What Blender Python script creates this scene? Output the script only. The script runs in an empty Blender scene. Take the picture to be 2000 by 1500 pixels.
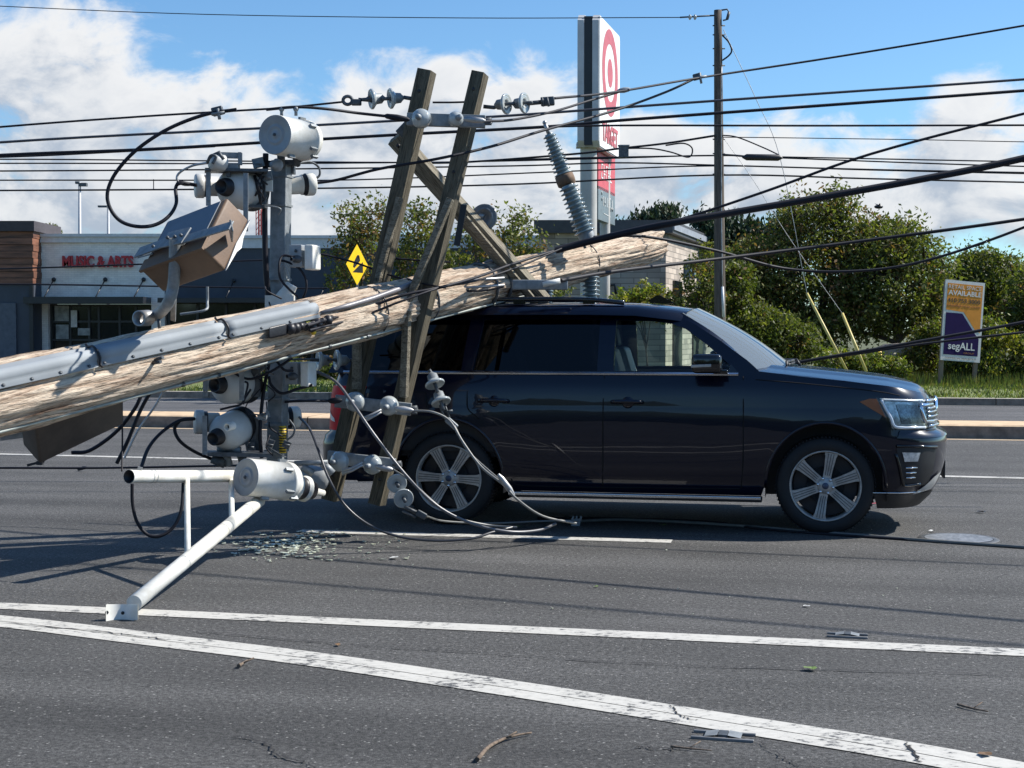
import bpy, bmesh, math, random
from mathutils import Vector, Matrix
from math import sin, cos, pi, radians, atan2, sqrt
SC = bpy.context.scene
COL = SC.collection
random.seed(7)
# ---------------------------------------------------------------- camera
FPX = 2889.0; HC = 1.645; PITCH = math.atan(105/FPX)
cd = bpy.data.cameras.new('camera'); cam = bpy.data.objects.new('camera', cd); COL.objects.link(cam)
cd.sensor_width = 36; cd.lens = 36*FPX/2000; cd.clip_start = .05; cd.clip_end = 3000
cam.location = (0, 0, HC); cam.rotation_euler = (pi/2-PITCH, 0, 0); SC.camera = cam
# ---------------------------------------------------------------- light
SUN_AZ, SUN_EL = radians(76), radians(44)          # azimuth measured from +Y towards +X
sd = bpy.data.lights.new('sun', 'SUN'); sun = bpy.data.objects.new('sun', sd); COL.objects.link(sun)
sd.energy = 5.0; sd.angle = radians(.53); sd.color = (1, .955, .88)
sv = Vector((sin(SUN_AZ)*cos(SUN_EL), cos(SUN_AZ)*cos(SUN_EL), sin(SUN_EL)))
sun.rotation_euler = sv.to_track_quat('Z', 'Y').to_euler()
SC.view_settings.view_transform = 'Standard'; SC.view_settings.look = 'None'; SC.view_settings.gamma = 1
SC.view_settings.exposure = 0.62; SC.view_settings.use_curve_mapping = False
wd = bpy.data.worlds.new('World'); SC.world = wd; wd.use_nodes = True
def build_world():
    nt = wd.node_tree; N = nt.nodes; L = nt.links; N.clear()
    def nd(t, **k):
        n = N.new(t)
        for a, b in k.items(): setattr(n, a, b)
        return n
    def mth(op, a, b=None, c=None, clamp=False):
        n = nd('ShaderNodeMath', operation=op, use_clamp=clamp)
        for i, v in enumerate((a, b, c)):
            if v is None: continue
            if isinstance(v, (int, float)): n.inputs[i].default_value = v
            else: L.new(v, n.inputs[i])
        return n.outputs[0]
    def smooth(v, a, b):
        n = nd('ShaderNodeMapRange', interpolation_type='SMOOTHSTEP')
        L.new(v, n.inputs[0]); n.inputs[1].default_value = a; n.inputs[2].default_value = b
        return n.outputs[0]
    def mixc(f, a, b):
        n = nd('ShaderNodeMix', data_type='RGBA')
        if isinstance(f, float): n.inputs[0].default_value = f
        else: L.new(f, n.inputs[0])
        for i, v in ((6, a), (7, b)):
            if isinstance(v, tuple): n.inputs[i].default_value = (*v, 1)
            else: L.new(v, n.inputs[i])
        return n.outputs[2]
    out = nd('ShaderNodeOutputWorld'); bg = nd('ShaderNodeBackground'); L.new(bg.outputs[0], out.inputs[0])
    sky = nd('ShaderNodeTexSky', sky_type='NISHITA'); sky.sun_disc = False
    sky.sun_elevation = SUN_EL; sky.sun_rotation = SUN_AZ; sky.altitude = 50; sky.ozone_density = 2.5; sky.dust_density = .3
    tc = nd('ShaderNodeTexCoord'); sp = nd('ShaderNodeSeparateXYZ'); L.new(tc.outputs['Generated'], sp.inputs[0])
    X, Y, Z = sp.outputs
    az = mth('ARCTAN2', X, Y); el = mth('ARCSINE', mth('MAXIMUM', mth('MINIMUM', Z, 1.0), -1.0))
    blobs = [(110, 165, 250, 135), (390, 235, 230, 105), (-60, 170, 190, 100), (830, 215, 190, 120), (1040, 215, 130, 100), (640, 310, 190, 95),
             (1470, 320, 170, 125), (1890, 275, 170, 100), (1760, 370, 330, 100), (250, 350, 480, 130), (1290, 300, 130, 70), (900, 370, 500, 110),
             (2250, 250, 300, 160), (-450, 120, 400, 150), (2900, 150, 500, 260), (-1300, 50, 600, 300)]
    def density(daz, dele):
        a = mth('ADD', az, daz); e = mth('ADD', el, dele); cur = None
        for cx, cy, rx, ry in blobs:
            dx = mth('MULTIPLY', mth('SUBTRACT', a, (cx-1000)/FPX), FPX/rx)
            dy = mth('MULTIPLY', mth('SUBTRACT', e, (645-cy)/FPX), FPX/ry)
            d = mth('SUBTRACT', 1.0, mth('ADD', mth('MULTIPLY', dx, dx), mth('MULTIPLY', dy, dy)))
            cur = d if cur is None else mth('MAXIMUM', cur, d)
        cur = mth('MAXIMUM', cur, -1.5)
        cb = nd('ShaderNodeCombineXYZ'); L.new(a, cb.inputs[0]); L.new(mth('MULTIPLY', e, 1.5), cb.inputs[1])
        n1 = nd('ShaderNodeTexNoise'); L.new(cb.outputs[0], n1.inputs['Vector']); n1.inputs['Scale'].default_value = 16
        n1.inputs['Detail'].default_value = 11; n1.inputs['Roughness'].default_value = .60; n1.inputs['Distortion'].default_value = .35
        haze = smooth(e, .145, .03)
        s = mth('ADD', mth('MULTIPLY', cur, .75), mth('MULTIPLY', mth('SUBTRACT', n1.outputs[0], .5), 3.4))
        return mth('ADD', s, mth('MULTIPLY', haze, .50)), n1.outputs[0]
    d0, n0 = density(0.0, 0.0); d1, n1 = density(.012, .022)
    mask = smooth(d0, -.20, .60)
    lit = smooth(mth('SUBTRACT', d0, d1), -.60, .55)
    thick = smooth(d0, .2, 1.7)
    ccol = mixc(lit, (.50, .58, .70), (1.06, 1.06, 1.06))
    ccol = mixc(mth('MULTIPLY', thick, .42), ccol, (.50, .57, .68))
    skyc = mixc(0.0, sky.outputs[0], (1, 1, 1))
    mul = nd('ShaderNodeMix', data_type='RGBA', blend_type='MULTIPLY'); mul.inputs[0].default_value = 1
    L.new(skyc, mul.inputs[6]); mul.inputs[7].default_value = (.72, .99, 1.18, 1)
    sc = nd('ShaderNodeVectorMath', operation='SCALE'); L.new(mul.outputs[2], sc.inputs[0]); sc.inputs[3].default_value = SKYMUL
    # the strip of sky near the horizon pales towards haze
    col = mixc(mth('MULTIPLY', mask, .96), sc.outputs[0], ccol)
    scl = nd('ShaderNodeVectorMath', operation='SCALE'); L.new(col, scl.inputs[0]); scl.inputs[3].default_value = 10.0*CLOUDMUL
    L.new(scl.outputs[0], bg.inputs[0]); bg.inputs[1].default_value = .1
SKYMUL, CLOUDMUL = .150, .575
build_world()

# ---------------------------------------------------------------- helpers
CP, SP_ = cos(PITCH), sin(PITCH)
def ray(px, py):
    x = (px-1000)/FPX; y = (750-py)/FPX
    return Vector((x, CP+y*SP_, -SP_+y*CP))
CAMP = Vector((0, 0, HC))
def W(px, py, Y):
    d = ray(px, py); return CAMP + d*(Y/d.y)
def G(px, py, z=0.0):
    d = ray(px, py); return CAMP + d*((z-HC)/d.z)
def rnd(a, b): return random.uniform(a, b)

MATS = {}
def mat(name, col, rough=.6, metal=0.0, var=.12, vs=6.0, bump=0.0, bs=60.0, coat=0.0, spec=.5, col2=None, stretch=None):
    if name in MATS: return MATS[name]
    m = bpy.data.materials.new(name); m.use_nodes = True; nt = m.node_tree; N = nt.nodes; L = nt.links
    b = N['Principled BSDF']; MATS[name] = m
    b.inputs['Roughness'].default_value = rough; b.inputs['Metallic'].default_value = metal
    b.inputs['Coat Weight'].default_value = coat; b.inputs['Coat Roughness'].default_value = .03
    b.inputs['Specular IOR Level'].default_value = spec
    tc = N.new('ShaderNodeTexCoord'); mp = N.new('ShaderNodeMapping'); L.new(tc.outputs['Object'], mp.inputs[0])
    if stretch: mp.inputs['Scale'].default_value = stretch
    n = N.new('ShaderNodeTexNoise'); n.inputs['Scale'].default_value = vs; n.inputs['Detail'].default_value = 5; n.inputs['Roughness'].default_value = .62
    L.new(mp.outputs[0], n.inputs['Vector'])
    r = N.new('ShaderNodeValToRGB'); L.new(n.outputs[0], r.inputs[0])
    c2 = col2 or tuple(max(0, c*(1-2*var)) for c in col); c1 = col if col2 else tuple(min(1, c*(1+var)) for c in col)
    r.color_ramp.elements[0].position = .32; r.color_ramp.elements[0].color = (*c2, 1)
    r.color_ramp.elements[1].position = .68; r.color_ramp.elements[1].color = (*c1, 1)
    L.new(r.outputs[0], b.inputs['Base Color'])
    if bump:
        n2 = N.new('ShaderNodeTexNoise'); n2.inputs['Scale'].default_value = bs; n2.inputs['Detail'].default_value = 4; L.new(mp.outputs[0], n2.inputs['Vector'])
        bp = N.new('ShaderNodeBump'); bp.inputs['Strength'].default_value = bump; bp.inputs['Distance'].default_value = .01
        L.new(n2.outputs[0], bp.inputs['Height']); L.new(bp.outputs[0], b.inputs['Normal'])
    return m

class MB:
    def __init__(s): s.v = []; s.f = []; s.m = []; s.sm = []
    def add(s, vs, fs, mi=0, smooth=False):
        o = len(s.v); s.v += [Vector(v) for v in vs]
        for f in fs: s.f.append([i+o for i in f]); s.m.append(mi); s.sm.append(smooth)
        return s
    def box(s, c, size, M=None, mi=0):
        x, y, z = (k/2 for k in size); c = Vector(c)
        p = [Vector((a*x, b*y, d*z)) for a in (-1, 1) for b in (-1, 1) for d in (-1, 1)]
        if M: p = [M @ q for q in p]
        return s.add([q+c for q in p], [(0, 1, 3, 2), (4, 6, 7, 5), (0, 4, 5, 1), (2, 3, 7, 6), (0, 2, 6, 4), (1, 5, 7, 3)], mi)
    def hexa(s, A, w, h, d, mi=0, bev=0):
        A, w, h, d = map(Vector, (A, w, h, d))
        if bev:
            # chamfered box: eight corners cut
            bm = bmesh.new(); vs = [bm.verts.new(A+w*a+h*b+d*c) for a in (0, 1) for b in (0, 1) for c in (0, 1)]
            for f in ((0, 1, 3, 2), (4, 6, 7, 5), (0, 4, 5, 1), (2, 3, 7, 6), (0, 2, 6, 4), (1, 5, 7, 3)): bm.faces.new([vs[i] for i in f])
            bmesh.ops.recalc_face_normals(bm, faces=bm.faces)
            bmesh.ops.bevel(bm, geom=bm.edges[:], offset=bev, segments=3, affect='EDGES', profile=.6)
            bm.verts.index_update(); s.add([v.co.copy() for v in bm.verts], [[v.index for v in f.verts] for f in bm.faces], mi, True); bm.free(); return s
        p = [A+w*a+h*b+d*c for a in (0, 1) for b in (0, 1) for c in (0, 1)]
        return s.add(p, [(0, 1, 3, 2), (4, 6, 7, 5), (0, 4, 5, 1), (2, 3, 7, 6), (0, 2, 6, 4), (1, 5, 7, 3)], mi)
    def beam(s, p0, p1, w, h, front=(0, -1, 0), mi=0, bev=0):
        """w across (seen from front), h deep"""
        p0, p1 = Vector(p0), Vector(p1); a = p1-p0; ax = a.normalized(); f = Vector(front); f = (f-ax*f.dot(ax)).normalized(); r = ax.cross(f).normalized()
        return s.hexa(p0-r*w/2-f*h/2, r*w, f*h, a, mi, bev)
    def tube(s, pts, r, n=8, mi=0, cap=True, closed=False):
        pts = [Vector(p) for p in pts]; k = len(pts); rr = r if isinstance(r, (list, tuple)) else [r]*k
        vs = []; up = None
        for i, p in enumerate(pts):
            t = (pts[min(i+1, k-1)]-pts[max(i-1, 0)])
            if closed: t = pts[(i+1) % k]-pts[i-1]
            if t.length < 1e-9: t = Vector((0, 0, 1))
            t.normalize()
            if up is None: up = Vector((0, 0, 1)) if abs(t.z) < .9 else Vector((1, 0, 0))
            u = up-t*up.dot(t)
            if u.length < 1e-6: u = t.orthogonal()
            u.normalize(); up = u; w_ = t.cross(u)
            vs += [p+(u*cos(2*pi*j/n)+w_*sin(2*pi*j/n))*rr[i] for j in range(n)]
        fs = [(i*n+j, i*n+(j+1) % n, (i+1)*n+(j+1) % n, (i+1)*n+j) for i in range(k-1) for j in range(n)]
        if closed: fs += [((k-1)*n+j, (k-1)*n+(j+1) % n, (j+1) % n, j) for j in range(n)]
        s.add(vs, fs, mi, True)
        if cap and not closed:
            s.add(vs[:n], [list(range(n))[::-1]], mi); s.add(vs[-n:], [list(range(n))], mi)
        return s
    def lathe(s, p0, axis, prof, n=24, mi=0, smooth=True, mis=None):
        """prof: [(dist along axis, radius)]"""
        p0 = Vector(p0); ax = Vector(axis).normalized(); u = ax.orthogonal().normalized(); w_ = ax.cross(u)
        vs = []
        for d, r in prof: vs += [p0+ax*d+(u*cos(2*pi*j/n)+w_*sin(2*pi*j/n))*max(r, 1e-4) for j in range(n)]
        for i in range(len(prof)-1):
            s.add(vs[i*n:(i+2)*n], [(j, (j+1) % n, n+(j+1) % n, n+j) for j in range(n)], mis[i] if mis else mi, smooth)
        return s
    def poly(s, pts, thick=None, mi=0):
        """flat polygon, optionally extruded along vector thick"""
        pts = [Vector(p) for p in pts]; k = len(pts)
        if thick is None: return s.add(pts, [list(range(k))], mi)
        t = Vector(thick); q = pts+[p+t for p in pts]
        return s.add(q, [list(range(k)), list(range(k, 2*k))[::-1]]+[(i, i+k, (i+1) % k+k, (i+1) % k) for i in range(k)], mi)
    def sphere(s, c, r, n=14, mi=0, sc=(1, 1, 1)):
        c = Vector(c); m = n//2; vs = [c+Vector((sin(pi*i/m)*cos(2*pi*j/n)*sc[0], sin(pi*i/m)*sin(2*pi*j/n)*sc[1], cos(pi*i/m)*sc[2]))*r for i in range(m+1) for j in range(n)]
        return s.add(vs, [(i*n+j, (i+1)*n+j, (i+1)*n+(j+1) % n, i*n+(j+1) % n) for i in range(m) for j in range(n)], mi, True)
    def build(s, name, mats, parent=None, frame=None, clean=True):
        me = bpy.data.meshes.new(name); o = bpy.data.objects.new(name, me); COL.objects.link(o)
        inv = Matrix.Identity(4)
        if parent is not None:
            o.parent = parent; root = parent
            while root.parent: root = root.parent
            inv = RM.get(root.name, Matrix.Identity(4)).inverted()
        F = inv
        if frame is not None:
            if parent is not None and parent.parent is not None: frame = None
            else: o.matrix_basis = inv @ frame; F = frame.inverted()
        me.from_pydata([F @ v for v in s.v], [], s.f)
        for m in (mats if isinstance(mats, (list, tuple)) else [mats]): me.materials.append(m)
        for p, mi, sm in zip(me.polygons, s.m, s.sm): p.material_index = mi; p.use_smooth = sm
        if clean:
            bm = bmesh.new(); bm.from_mesh(me); bmesh.ops.remove_doubles(bm, verts=bm.verts, dist=1e-5)
            bmesh.ops.recalc_face_normals(bm, faces=bm.faces); bm.to_mesh(me); bm.free()
        if parent is None and frame is not None: RM[o.name] = frame.copy()
        return o
RM = {}
def tag(o, label=None, cat=None, group=None, kind=None):
    if label: o['label'] = label
    if cat: o['category'] = cat
    if group: o['group'] = group
    if kind: o['kind'] = kind
    return o
def thing(name, label, cat, loc=(0, 0, 0), rz=0.0, group=None):
    o = bpy.data.objects.new(name, None); COL.objects.link(o); o.empty_display_size = .2
    M = Matrix.Translation(Vector(loc)) @ Matrix.Rotation(rz, 4, 'Z'); o.matrix_basis = M; RM[o.name] = M
    return tag(o, label, cat, group)
def struct(o): o['kind'] = 'structure'; return o
def spline(pts, n=8):
    P = [Vector(p) for p in pts]
    if len(P) < 3: return [P[0].lerp(P[-1], i/n) for i in range(n+1)]
    Q = [P[0]*2-P[1]]+P+[P[-1]*2-P[-2]]; out = []
    for i in range(1, len(Q)-2):
        a, b, c, d = Q[i-1:i+3]
        for k in range(n):
            t = k/n; out.append(.5*((2*b)+(c-a)*t+(2*a-5*b+4*c-d)*t*t+(3*b-a-3*c+d)*t**3))
    return out+[P[-1]]
def text(name, s, m, parent, org, right, up, width, height, depth=.01, bold=0.0):
    """lettering standing on org (lower left), width along right, height along up"""
    cu = bpy.data.curves.new(name, 'FONT'); cu.body = s; cu.extrude = .5; cu.offset = bold; cu.resolution_u = 3
    t = bpy.data.objects.new(name, cu); COL.objects.link(t); bpy.context.view_layer.update()
    me = bpy.data.meshes.new_from_object(t.evaluated_get(bpy.context.evaluated_depsgraph_get())); bpy.data.objects.remove(t)
    vs = [v.co.copy() for v in me.vertices]; fs = [list(p.vertices) for p in me.polygons]; bpy.data.meshes.remove(me)
    x0 = min(v.x for v in vs); x1 = max(v.x for v in vs); y0 = min(v.y for v in vs); y1 = max(v.y for v in vs)
    right = Vector(right).normalized(); up = Vector(up).normalized(); nrm = right.cross(up)
    b = MB(); b.add([Vector(org)+right*((v.x-x0)/(x1-x0)*width)+up*((v.y-y0)/(y1-y0)*height)+nrm*((v.z+.5)*depth) for v in vs], fs)
    return b.build(name, m, parent)

# ---------------------------------------------------------------- materials
M_blk = mat('black_rubber', (.012, .012, .016), .45, bump=.15)
M_cable = mat('cable_jacket', (.012, .012, .018), .6, spec=.3)
M_alu = mat('weathered_aluminium', (.42, .42, .42), .45, .6, var=.15)
M_galv = mat('galvanised_steel', (.28, .30, .31), .55, .3, vs=18, col2=(.17, .185, .195), bump=.15, bs=60)
M_steel_d = mat('dark_steel', (.10, .11, .12), .55, .4, var=.25, vs=20)
M_white = mat('white_enamel', (.76, .76, .72), .42, vs=9, col2=(.60, .58, .51), bump=.05, bs=30)
M_grey = mat('grey_and_shaded_enamel', (.30, .32, .335), .4, var=.06, vs=12)
M_porc = mat('grey_porcelain', (.40, .43, .43), .12, var=.06, coat=.6)
M_arr = mat('blue_grey_porcelain', (.19, .24, .25), .15, var=.12, coat=.7)
M_yel = mat('yellow_paint', (.75, .50, .03), .5, var=.08)
M_brown = mat('tan_fibreglass', (.175, .105, .062), .6, vs=6, col2=(.12, .074, .046), bump=.1)
M_brown_d = mat('dark_brown_metal', (.085, .068, .055), .6, vs=6, col2=(.05, .04, .035), bump=.1)
M_chrome = mat('chrome', (.75, .76, .78), .08, 1.0, var=.02)
def wood_mat(name, c1, c2, c3, sx, sc, bump=.5, crack=.5, ps=(.30, .44, .64)):
    m = bpy.data.materials.new(name); m.use_nodes = True; nt = m.node_tree; N = nt.nodes; L = nt.links; b = N['Principled BSDF']
    b.inputs['Roughness'].default_value = .85; b.inputs['Specular IOR Level'].default_value = .2
    tc = N.new('ShaderNodeTexCoord'); mp = N.new('ShaderNodeMapping'); mp.inputs['Scale'].default_value = (sx, 1, 1); L.new(tc.outputs['Object'], mp.inputs[0])
    def noise(s, d, rough=.6, dist=0.0, src=mp.outputs[0]):
        n = N.new('ShaderNodeTexNoise'); n.inputs['Scale'].default_value = s; n.inputs['Detail'].default_value = d; n.inputs['Roughness'].default_value = rough; n.inputs['Distortion'].default_value = dist
        L.new(src, n.inputs['Vector']); return n.outputs[0]
    n1 = noise(sc, 7, .68, .6); n2 = noise(sc*3.2, 5, .6, .3); n3 = noise(sc*.35, 3)
    r = N.new('ShaderNodeValToRGB'); L.new(n1, r.inputs[0]); e = r.color_ramp.elements
    e[0].position = ps[0]; e[0].color = (*c3, 1); e[1].position = ps[2]; e[1].color = (*c1, 1); k = e.new(ps[1]); k.color = (*c2, 1)
    r2 = N.new('ShaderNodeValToRGB'); L.new(n2, r2.inputs[0]); r2.color_ramp.elements[0].position = .36; r2.color_ramp.elements[0].color = (1-crack, 1-crack, 1-crack, 1)
    r2.color_ramp.elements[1].position = .5; r2.color_ramp.elements[1].color = (1, 1, 1, 1)
    mx = N.new('ShaderNodeMix'); mx.data_type = 'RGBA'; mx.blend_type = 'MULTIPLY'; mx.inputs[0].default_value = 1; L.new(r.outputs[0], mx.inputs[6]); L.new(r2.outputs[0], mx.inputs[7])
    mr = N.new('ShaderNodeMapRange'); L.new(n3, mr.inputs[0]); mr.inputs[1].default_value = .3; mr.inputs[2].default_value = .7; mr.inputs[3].default_value = .78; mr.inputs[4].default_value = 1.1
    sc_ = N.new('ShaderNodeVectorMath'); sc_.operation = 'SCALE'; L.new(mx.outputs[2], sc_.inputs[0]); L.new(mr.outputs[0], sc_.inputs[3]); L.new(sc_.outputs[0], b.inputs['Base Color'])
    ad = N.new('ShaderNodeMath'); ad.operation = 'ADD'; L.new(n1, ad.inputs[0]); L.new(n2, ad.inputs[1])
    bp = N.new('ShaderNodeBump'); bp.inputs['Strength'].default_value = bump; bp.inputs['Distance'].default_value = .02; L.new(ad.outputs[0], bp.inputs['Height']); L.new(bp.outputs[0], b.inputs['Normal'])
    return m
M_pole = wood_mat('splintered_pole_wood', (.70, .58, .45), (.50, .37, .27), (.15, .09, .06), .11, 24, .9, .6, (.31, .42, .56))
M_beam = wood_mat('weathered_crossarm_wood', (.165, .145, .105), (.105, .092, .066), (.04, .034, .024), .08, 30, .6, .5)
M_beam2 = wood_mat('pale_crossarm_wood', (.30, .27, .21), (.20, .175, .13), (.06, .05, .037), .08, 30, .6, .5)
M_post = wood_mat('old_grey_pole_wood', (.17, .145, .12), (.115, .095, .08), (.045, .035, .03), .05, 16, .5, .5)
def Xframe(p0, p1):
    ax = (Vector(p1)-Vector(p0)).normalized(); up = Vector((0, 0, 1)) if abs(ax.z) < .95 else Vector((0, 1, 0)); y = up.cross(ax).normalized(); z = ax.cross(y)
    return Matrix.Translation(Vector(p0)) @ Matrix((ax, y, z)).transposed().to_4x4()
# ================================================================ SETTING
PSI = radians(11.3); RU = Vector((cos(PSI), -sin(PSI), 0)); RV = Vector((sin(PSI), cos(PSI), 0))
def R(u, v, z=0.0): return RU*u+RV*v+Vector((0, 0, z))
def asphalt(name, base, con=1.0, stripes=1.0):
    m = bpy.data.materials.new(name); m.use_nodes = True; nt = m.node_tree; N = nt.nodes; L = nt.links; b = N['Principled BSDF']
    b.inputs['Roughness'].default_value = .78; b.inputs['Specular IOR Level'].default_value = .35
    g = N.new('ShaderNodeNewGeometry'); mp = N.new('ShaderNodeMapping'); mp.inputs['Rotation'].default_value = (0, 0, PSI); L.new(g.outputs['Position'], mp.inputs[0])
    def noise(s, d, rough=.6, sc=None, dist=0.0):
        n = N.new('ShaderNodeTexNoise'); n.inputs['Scale'].default_value = s; n.inputs['Detail'].default_value = d; n.inputs['Roughness'].default_value = rough; n.inputs['Distortion'].default_value = dist
        v = mp.outputs[0]
        if sc: q = N.new('ShaderNodeMapping'); q.inputs['Scale'].default_value = sc; L.new(v, q.inputs[0]); v = q.outputs[0]
        L.new(v, n.inputs['Vector']); return n.outputs[0]
    def mr(v, a, b_, c, d):
        n = N.new('ShaderNodeMapRange'); L.new(v, n.inputs[0])
        for i, k in enumerate((a, b_, c, d)): n.inputs[i+1].default_value = k
        return n.outputs[0]
    def mul(*a):
        c = a[0]
        for k in a[1:]:
            n = N.new('ShaderNodeMath'); n.operation = 'MULTIPLY'; L.new(c, n.inputs[0]); L.new(k, n.inputs[1]); c = n.outputs[0]
        return c
    grain = mr(noise(40, 6, .9), .42, .58, 1-.62*con, 1+.72*con)
    grain2 = mr(noise(150, 2, .7), .38, .62, .72, 1.28)
    v = N.new('ShaderNodeTexVoronoi'); v.inputs['Scale'].default_value = 50; L.new(mp.outputs[0], v.inputs['Vector'])
    vw = N.new('ShaderNodeTexWhiteNoise'); L.new(v.outputs['Color'], vw.inputs[0])
    pick = mr(vw.outputs[0], .82, .95, 0, .9); near = mr(v.outputs['Distance'], .18, .34, 1, 0); chips = mul(pick, near)
    streak = mr(noise(1.0, 5, .6, (.12, 1.5, 1)), .3, .7, 1-.36*stripes, 1+.26*stripes)
    big = mr(noise(.8, 5, .6, None, .5), .3, .7, .86, 1.12)
    # cracks: thin zero lines of a warped noise, kept only in patches
    cn = noise(.9, 6, .62, None, .6); ca = N.new('ShaderNodeMath'); ca.operation = 'SUBTRACT'; L.new(cn, ca.inputs[0]); ca.inputs[1].default_value = .5
    cb = N.new('ShaderNodeMath'); cb.operation = 'ABSOLUTE'; L.new(ca.outputs[0], cb.inputs[0]); line = mr(cb.outputs[0], .0006, .0022, 1, 0)
    patch = mr(noise(.55, 2, .5), .56, .62, 0, .8); crack = mul(line, patch); cinv = mr(crack, 0, 1, 1, .18)
    val = mul(grain, grain2, streak, big, cinv)
    s = N.new('ShaderNodeVectorMath'); s.operation = 'SCALE'; s.inputs[0].default_value = base; L.new(val, s.inputs[3])
    mx = N.new('ShaderNodeMix'); mx.data_type = 'RGBA'; L.new(chips, mx.inputs[0]); L.new(s.outputs[0], mx.inputs[6]); mx.inputs[7].default_value = (.34, .33, .31, 1); L.new(mx.outputs[2], b.inputs['Base Color'])
    bp = N.new('ShaderNodeBump'); bp.inputs['Strength'].default_value = .55; bp.inputs['Distance'].default_value = .006; L.new(mul(grain, grain2, cinv), bp.inputs['Height']); L.new(bp.outputs[0], b.inputs['Normal'])
    return m
M_asph = asphalt('road_asphalt', (.078, .0765, .0745), 1.0)
M_asph2 = asphalt('far_asphalt', (.082, .081, .083), .4)
def paint_mat(name, col, wear):
    m = bpy.data.materials.new(name); m.use_nodes = True; nt = m.node_tree; N = nt.nodes; L = nt.links; b = N['Principled BSDF']; b.inputs['Roughness'].default_value = .7
    g = N.new('ShaderNodeNewGeometry'); mp = N.new('ShaderNodeMapping'); mp.inputs['Rotation'].default_value = (0, 0, PSI); mp.inputs['Scale'].default_value = (.8, 1.25, 1); L.new(g.outputs['Position'], mp.inputs[0])
    n = N.new('ShaderNodeTexNoise'); n.inputs['Scale'].default_value = 22; n.inputs['Detail'].default_value = 8; n.inputs['Roughness'].default_value = .72; L.new(mp.outputs[0], n.inputs['Vector'])
    n2 = N.new('ShaderNodeTexNoise'); n2.inputs['Scale'].default_value = 2.6; n2.inputs['Detail'].default_value = 3; L.new(g.outputs['Position'], n2.inputs['Vector'])
    ma = N.new('ShaderNodeMath'); ma.operation = 'MULTIPLY_ADD'; L.new(n2.outputs[0], ma.inputs[0]); ma.inputs[1].default_value = .42; ma.inputs[2].default_value = -.185; mb = N.new('ShaderNodeMath'); mb.operation = 'ADD'; L.new(n.outputs[0], mb.inputs[0]); L.new(ma.outputs[0], mb.inputs[1])
    r = N.new('ShaderNodeValToRGB'); L.new(mb.outputs[0], r.inputs[0]); r.color_ramp.elements[0].position = wear-.03; r.color_ramp.elements[0].color = (.09, .09, .09, 1)
    r.color_ramp.elements[1].position = wear+.03; r.color_ramp.elements[1].color = (*[c*.86 for c in col], 1); e = r.color_ramp.elements.new(.62); e.color = (*col, 1)
    L.new(r.outputs[0], b.inputs['Base Color'])
    bp = N.new('ShaderNodeBump'); bp.inputs['Strength'].default_value = .4; bp.inputs['Distance'].default_value = .004; L.new(n.outputs[0], bp.inputs['Height']); L.new(bp.outputs[0], b.inputs['Normal'])
    return m
M_lane = paint_mat('white_road_paint', (.50, .485, .445), .435)
M_lane_y = paint_mat('yellow_road_paint', (.62, .46, .30), .34)
M_grass = mat('grass_blades', (.115, .15, .035), .9, var=.35, vs=3, col2=(.06, .085, .02))
def sheet(name, u0, u1, v0, v1, z, m, nu=1):
    b = MB(); us = [u0+(u1-u0)*i/nu for i in range(nu+1)]
    b.add([R(u, v, z) for u in us for v in (v0, v1)], [(2*i, 2*i+2, 2*i+3, 2*i+1) for i in range(nu)]); return struct(b.build(name, m))
gm = mat('verge_soil', (.09, .10, .04), .95, var=.3, vs=.5, bump=.3, bs=20)
b = MB(); b.add([(-900, -60, -.03), (900, -60, -.03), (900, 1500, -.03), (-900, 1500, -.03)], [(0, 1, 2, 3)]); struct(b.build('ground', gm))
V_MED, V_FAR = 23.4, 33.75
sheet('road', -90, 90, -25, V_MED+.02, 0.0, M_asph)
sheet('far_carriageway', -90, 90, V_MED+1.0, V_FAR+.02, 0.0, M_asph2)
sheet('parking_lot', -90, -2.2, 46, 110, -.006, M_asph2)
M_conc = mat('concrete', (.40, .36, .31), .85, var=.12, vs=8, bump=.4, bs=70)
M_concf = mat('shaded_kerb_concrete', (.27, .20, .15), .9, var=.22, vs=5, bump=.4, bs=50)  # kerb faces darker than their tops: shade put into the colour
# raised median: a stepped kerb in cast lengths
b = MB()
L0 = -60
while L0 < 60:
    b.add([R(L0+.006, V_MED, 0), R(L0+3.04, V_MED, 0), R(L0+3.04, V_MED+.03, .185), R(L0+.006, V_MED+.03, .185), R(L0+.006, V_MED+.07, .205), R(L0+3.04, V_MED+.07, .205)],
          [(0, 1, 2, 3)], 0)
    b.add([R(L0+.006, V_MED+.03, .185), R(L0+3.04, V_MED+.03, .185), R(L0+3.04, V_MED+.07, .205), R(L0+.006, V_MED+.07, .205), R(L0+3.04, V_MED+1.13, .205), R(L0+.006, V_MED+1.13, .205), R(L0+3.04, V_MED+1.2, 0), R(L0+.006, V_MED+1.2, 0)],
          [(0, 1, 2, 3), (3, 2, 4, 5), (5, 4, 6, 7)], 1)
    L0 += 3.05
struct(b.build('median_kerb', [M_concf, mat('sunlit_median_top', (.60, .43, .27), .85, var=.12, vs=6, bump=.3)]))  # tan top brightened as sunlit, face colour darkened as shaded
b = MB(); L0 = -60
while L0 < 60:
    b.add([R(L0+.006, V_FAR, 0), R(L0+3.04, V_FAR, 0), R(L0+3.04, V_FAR+.03, .15), R(L0+.006, V_FAR+.03, .15), R(L0+3.04, V_FAR+.22, .155), R(L0+.006, V_FAR+.22, .155)], [(0, 1, 2, 3)], 0)
    b.add([R(L0+.006, V_FAR+.03, .15), R(L0+3.04, V_FAR+.03, .15), R(L0+3.04, V_FAR+.22, .155), R(L0+.006, V_FAR+.22, .155)], [(0, 1, 2, 3)], 1)
    L0 += 3.05
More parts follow.
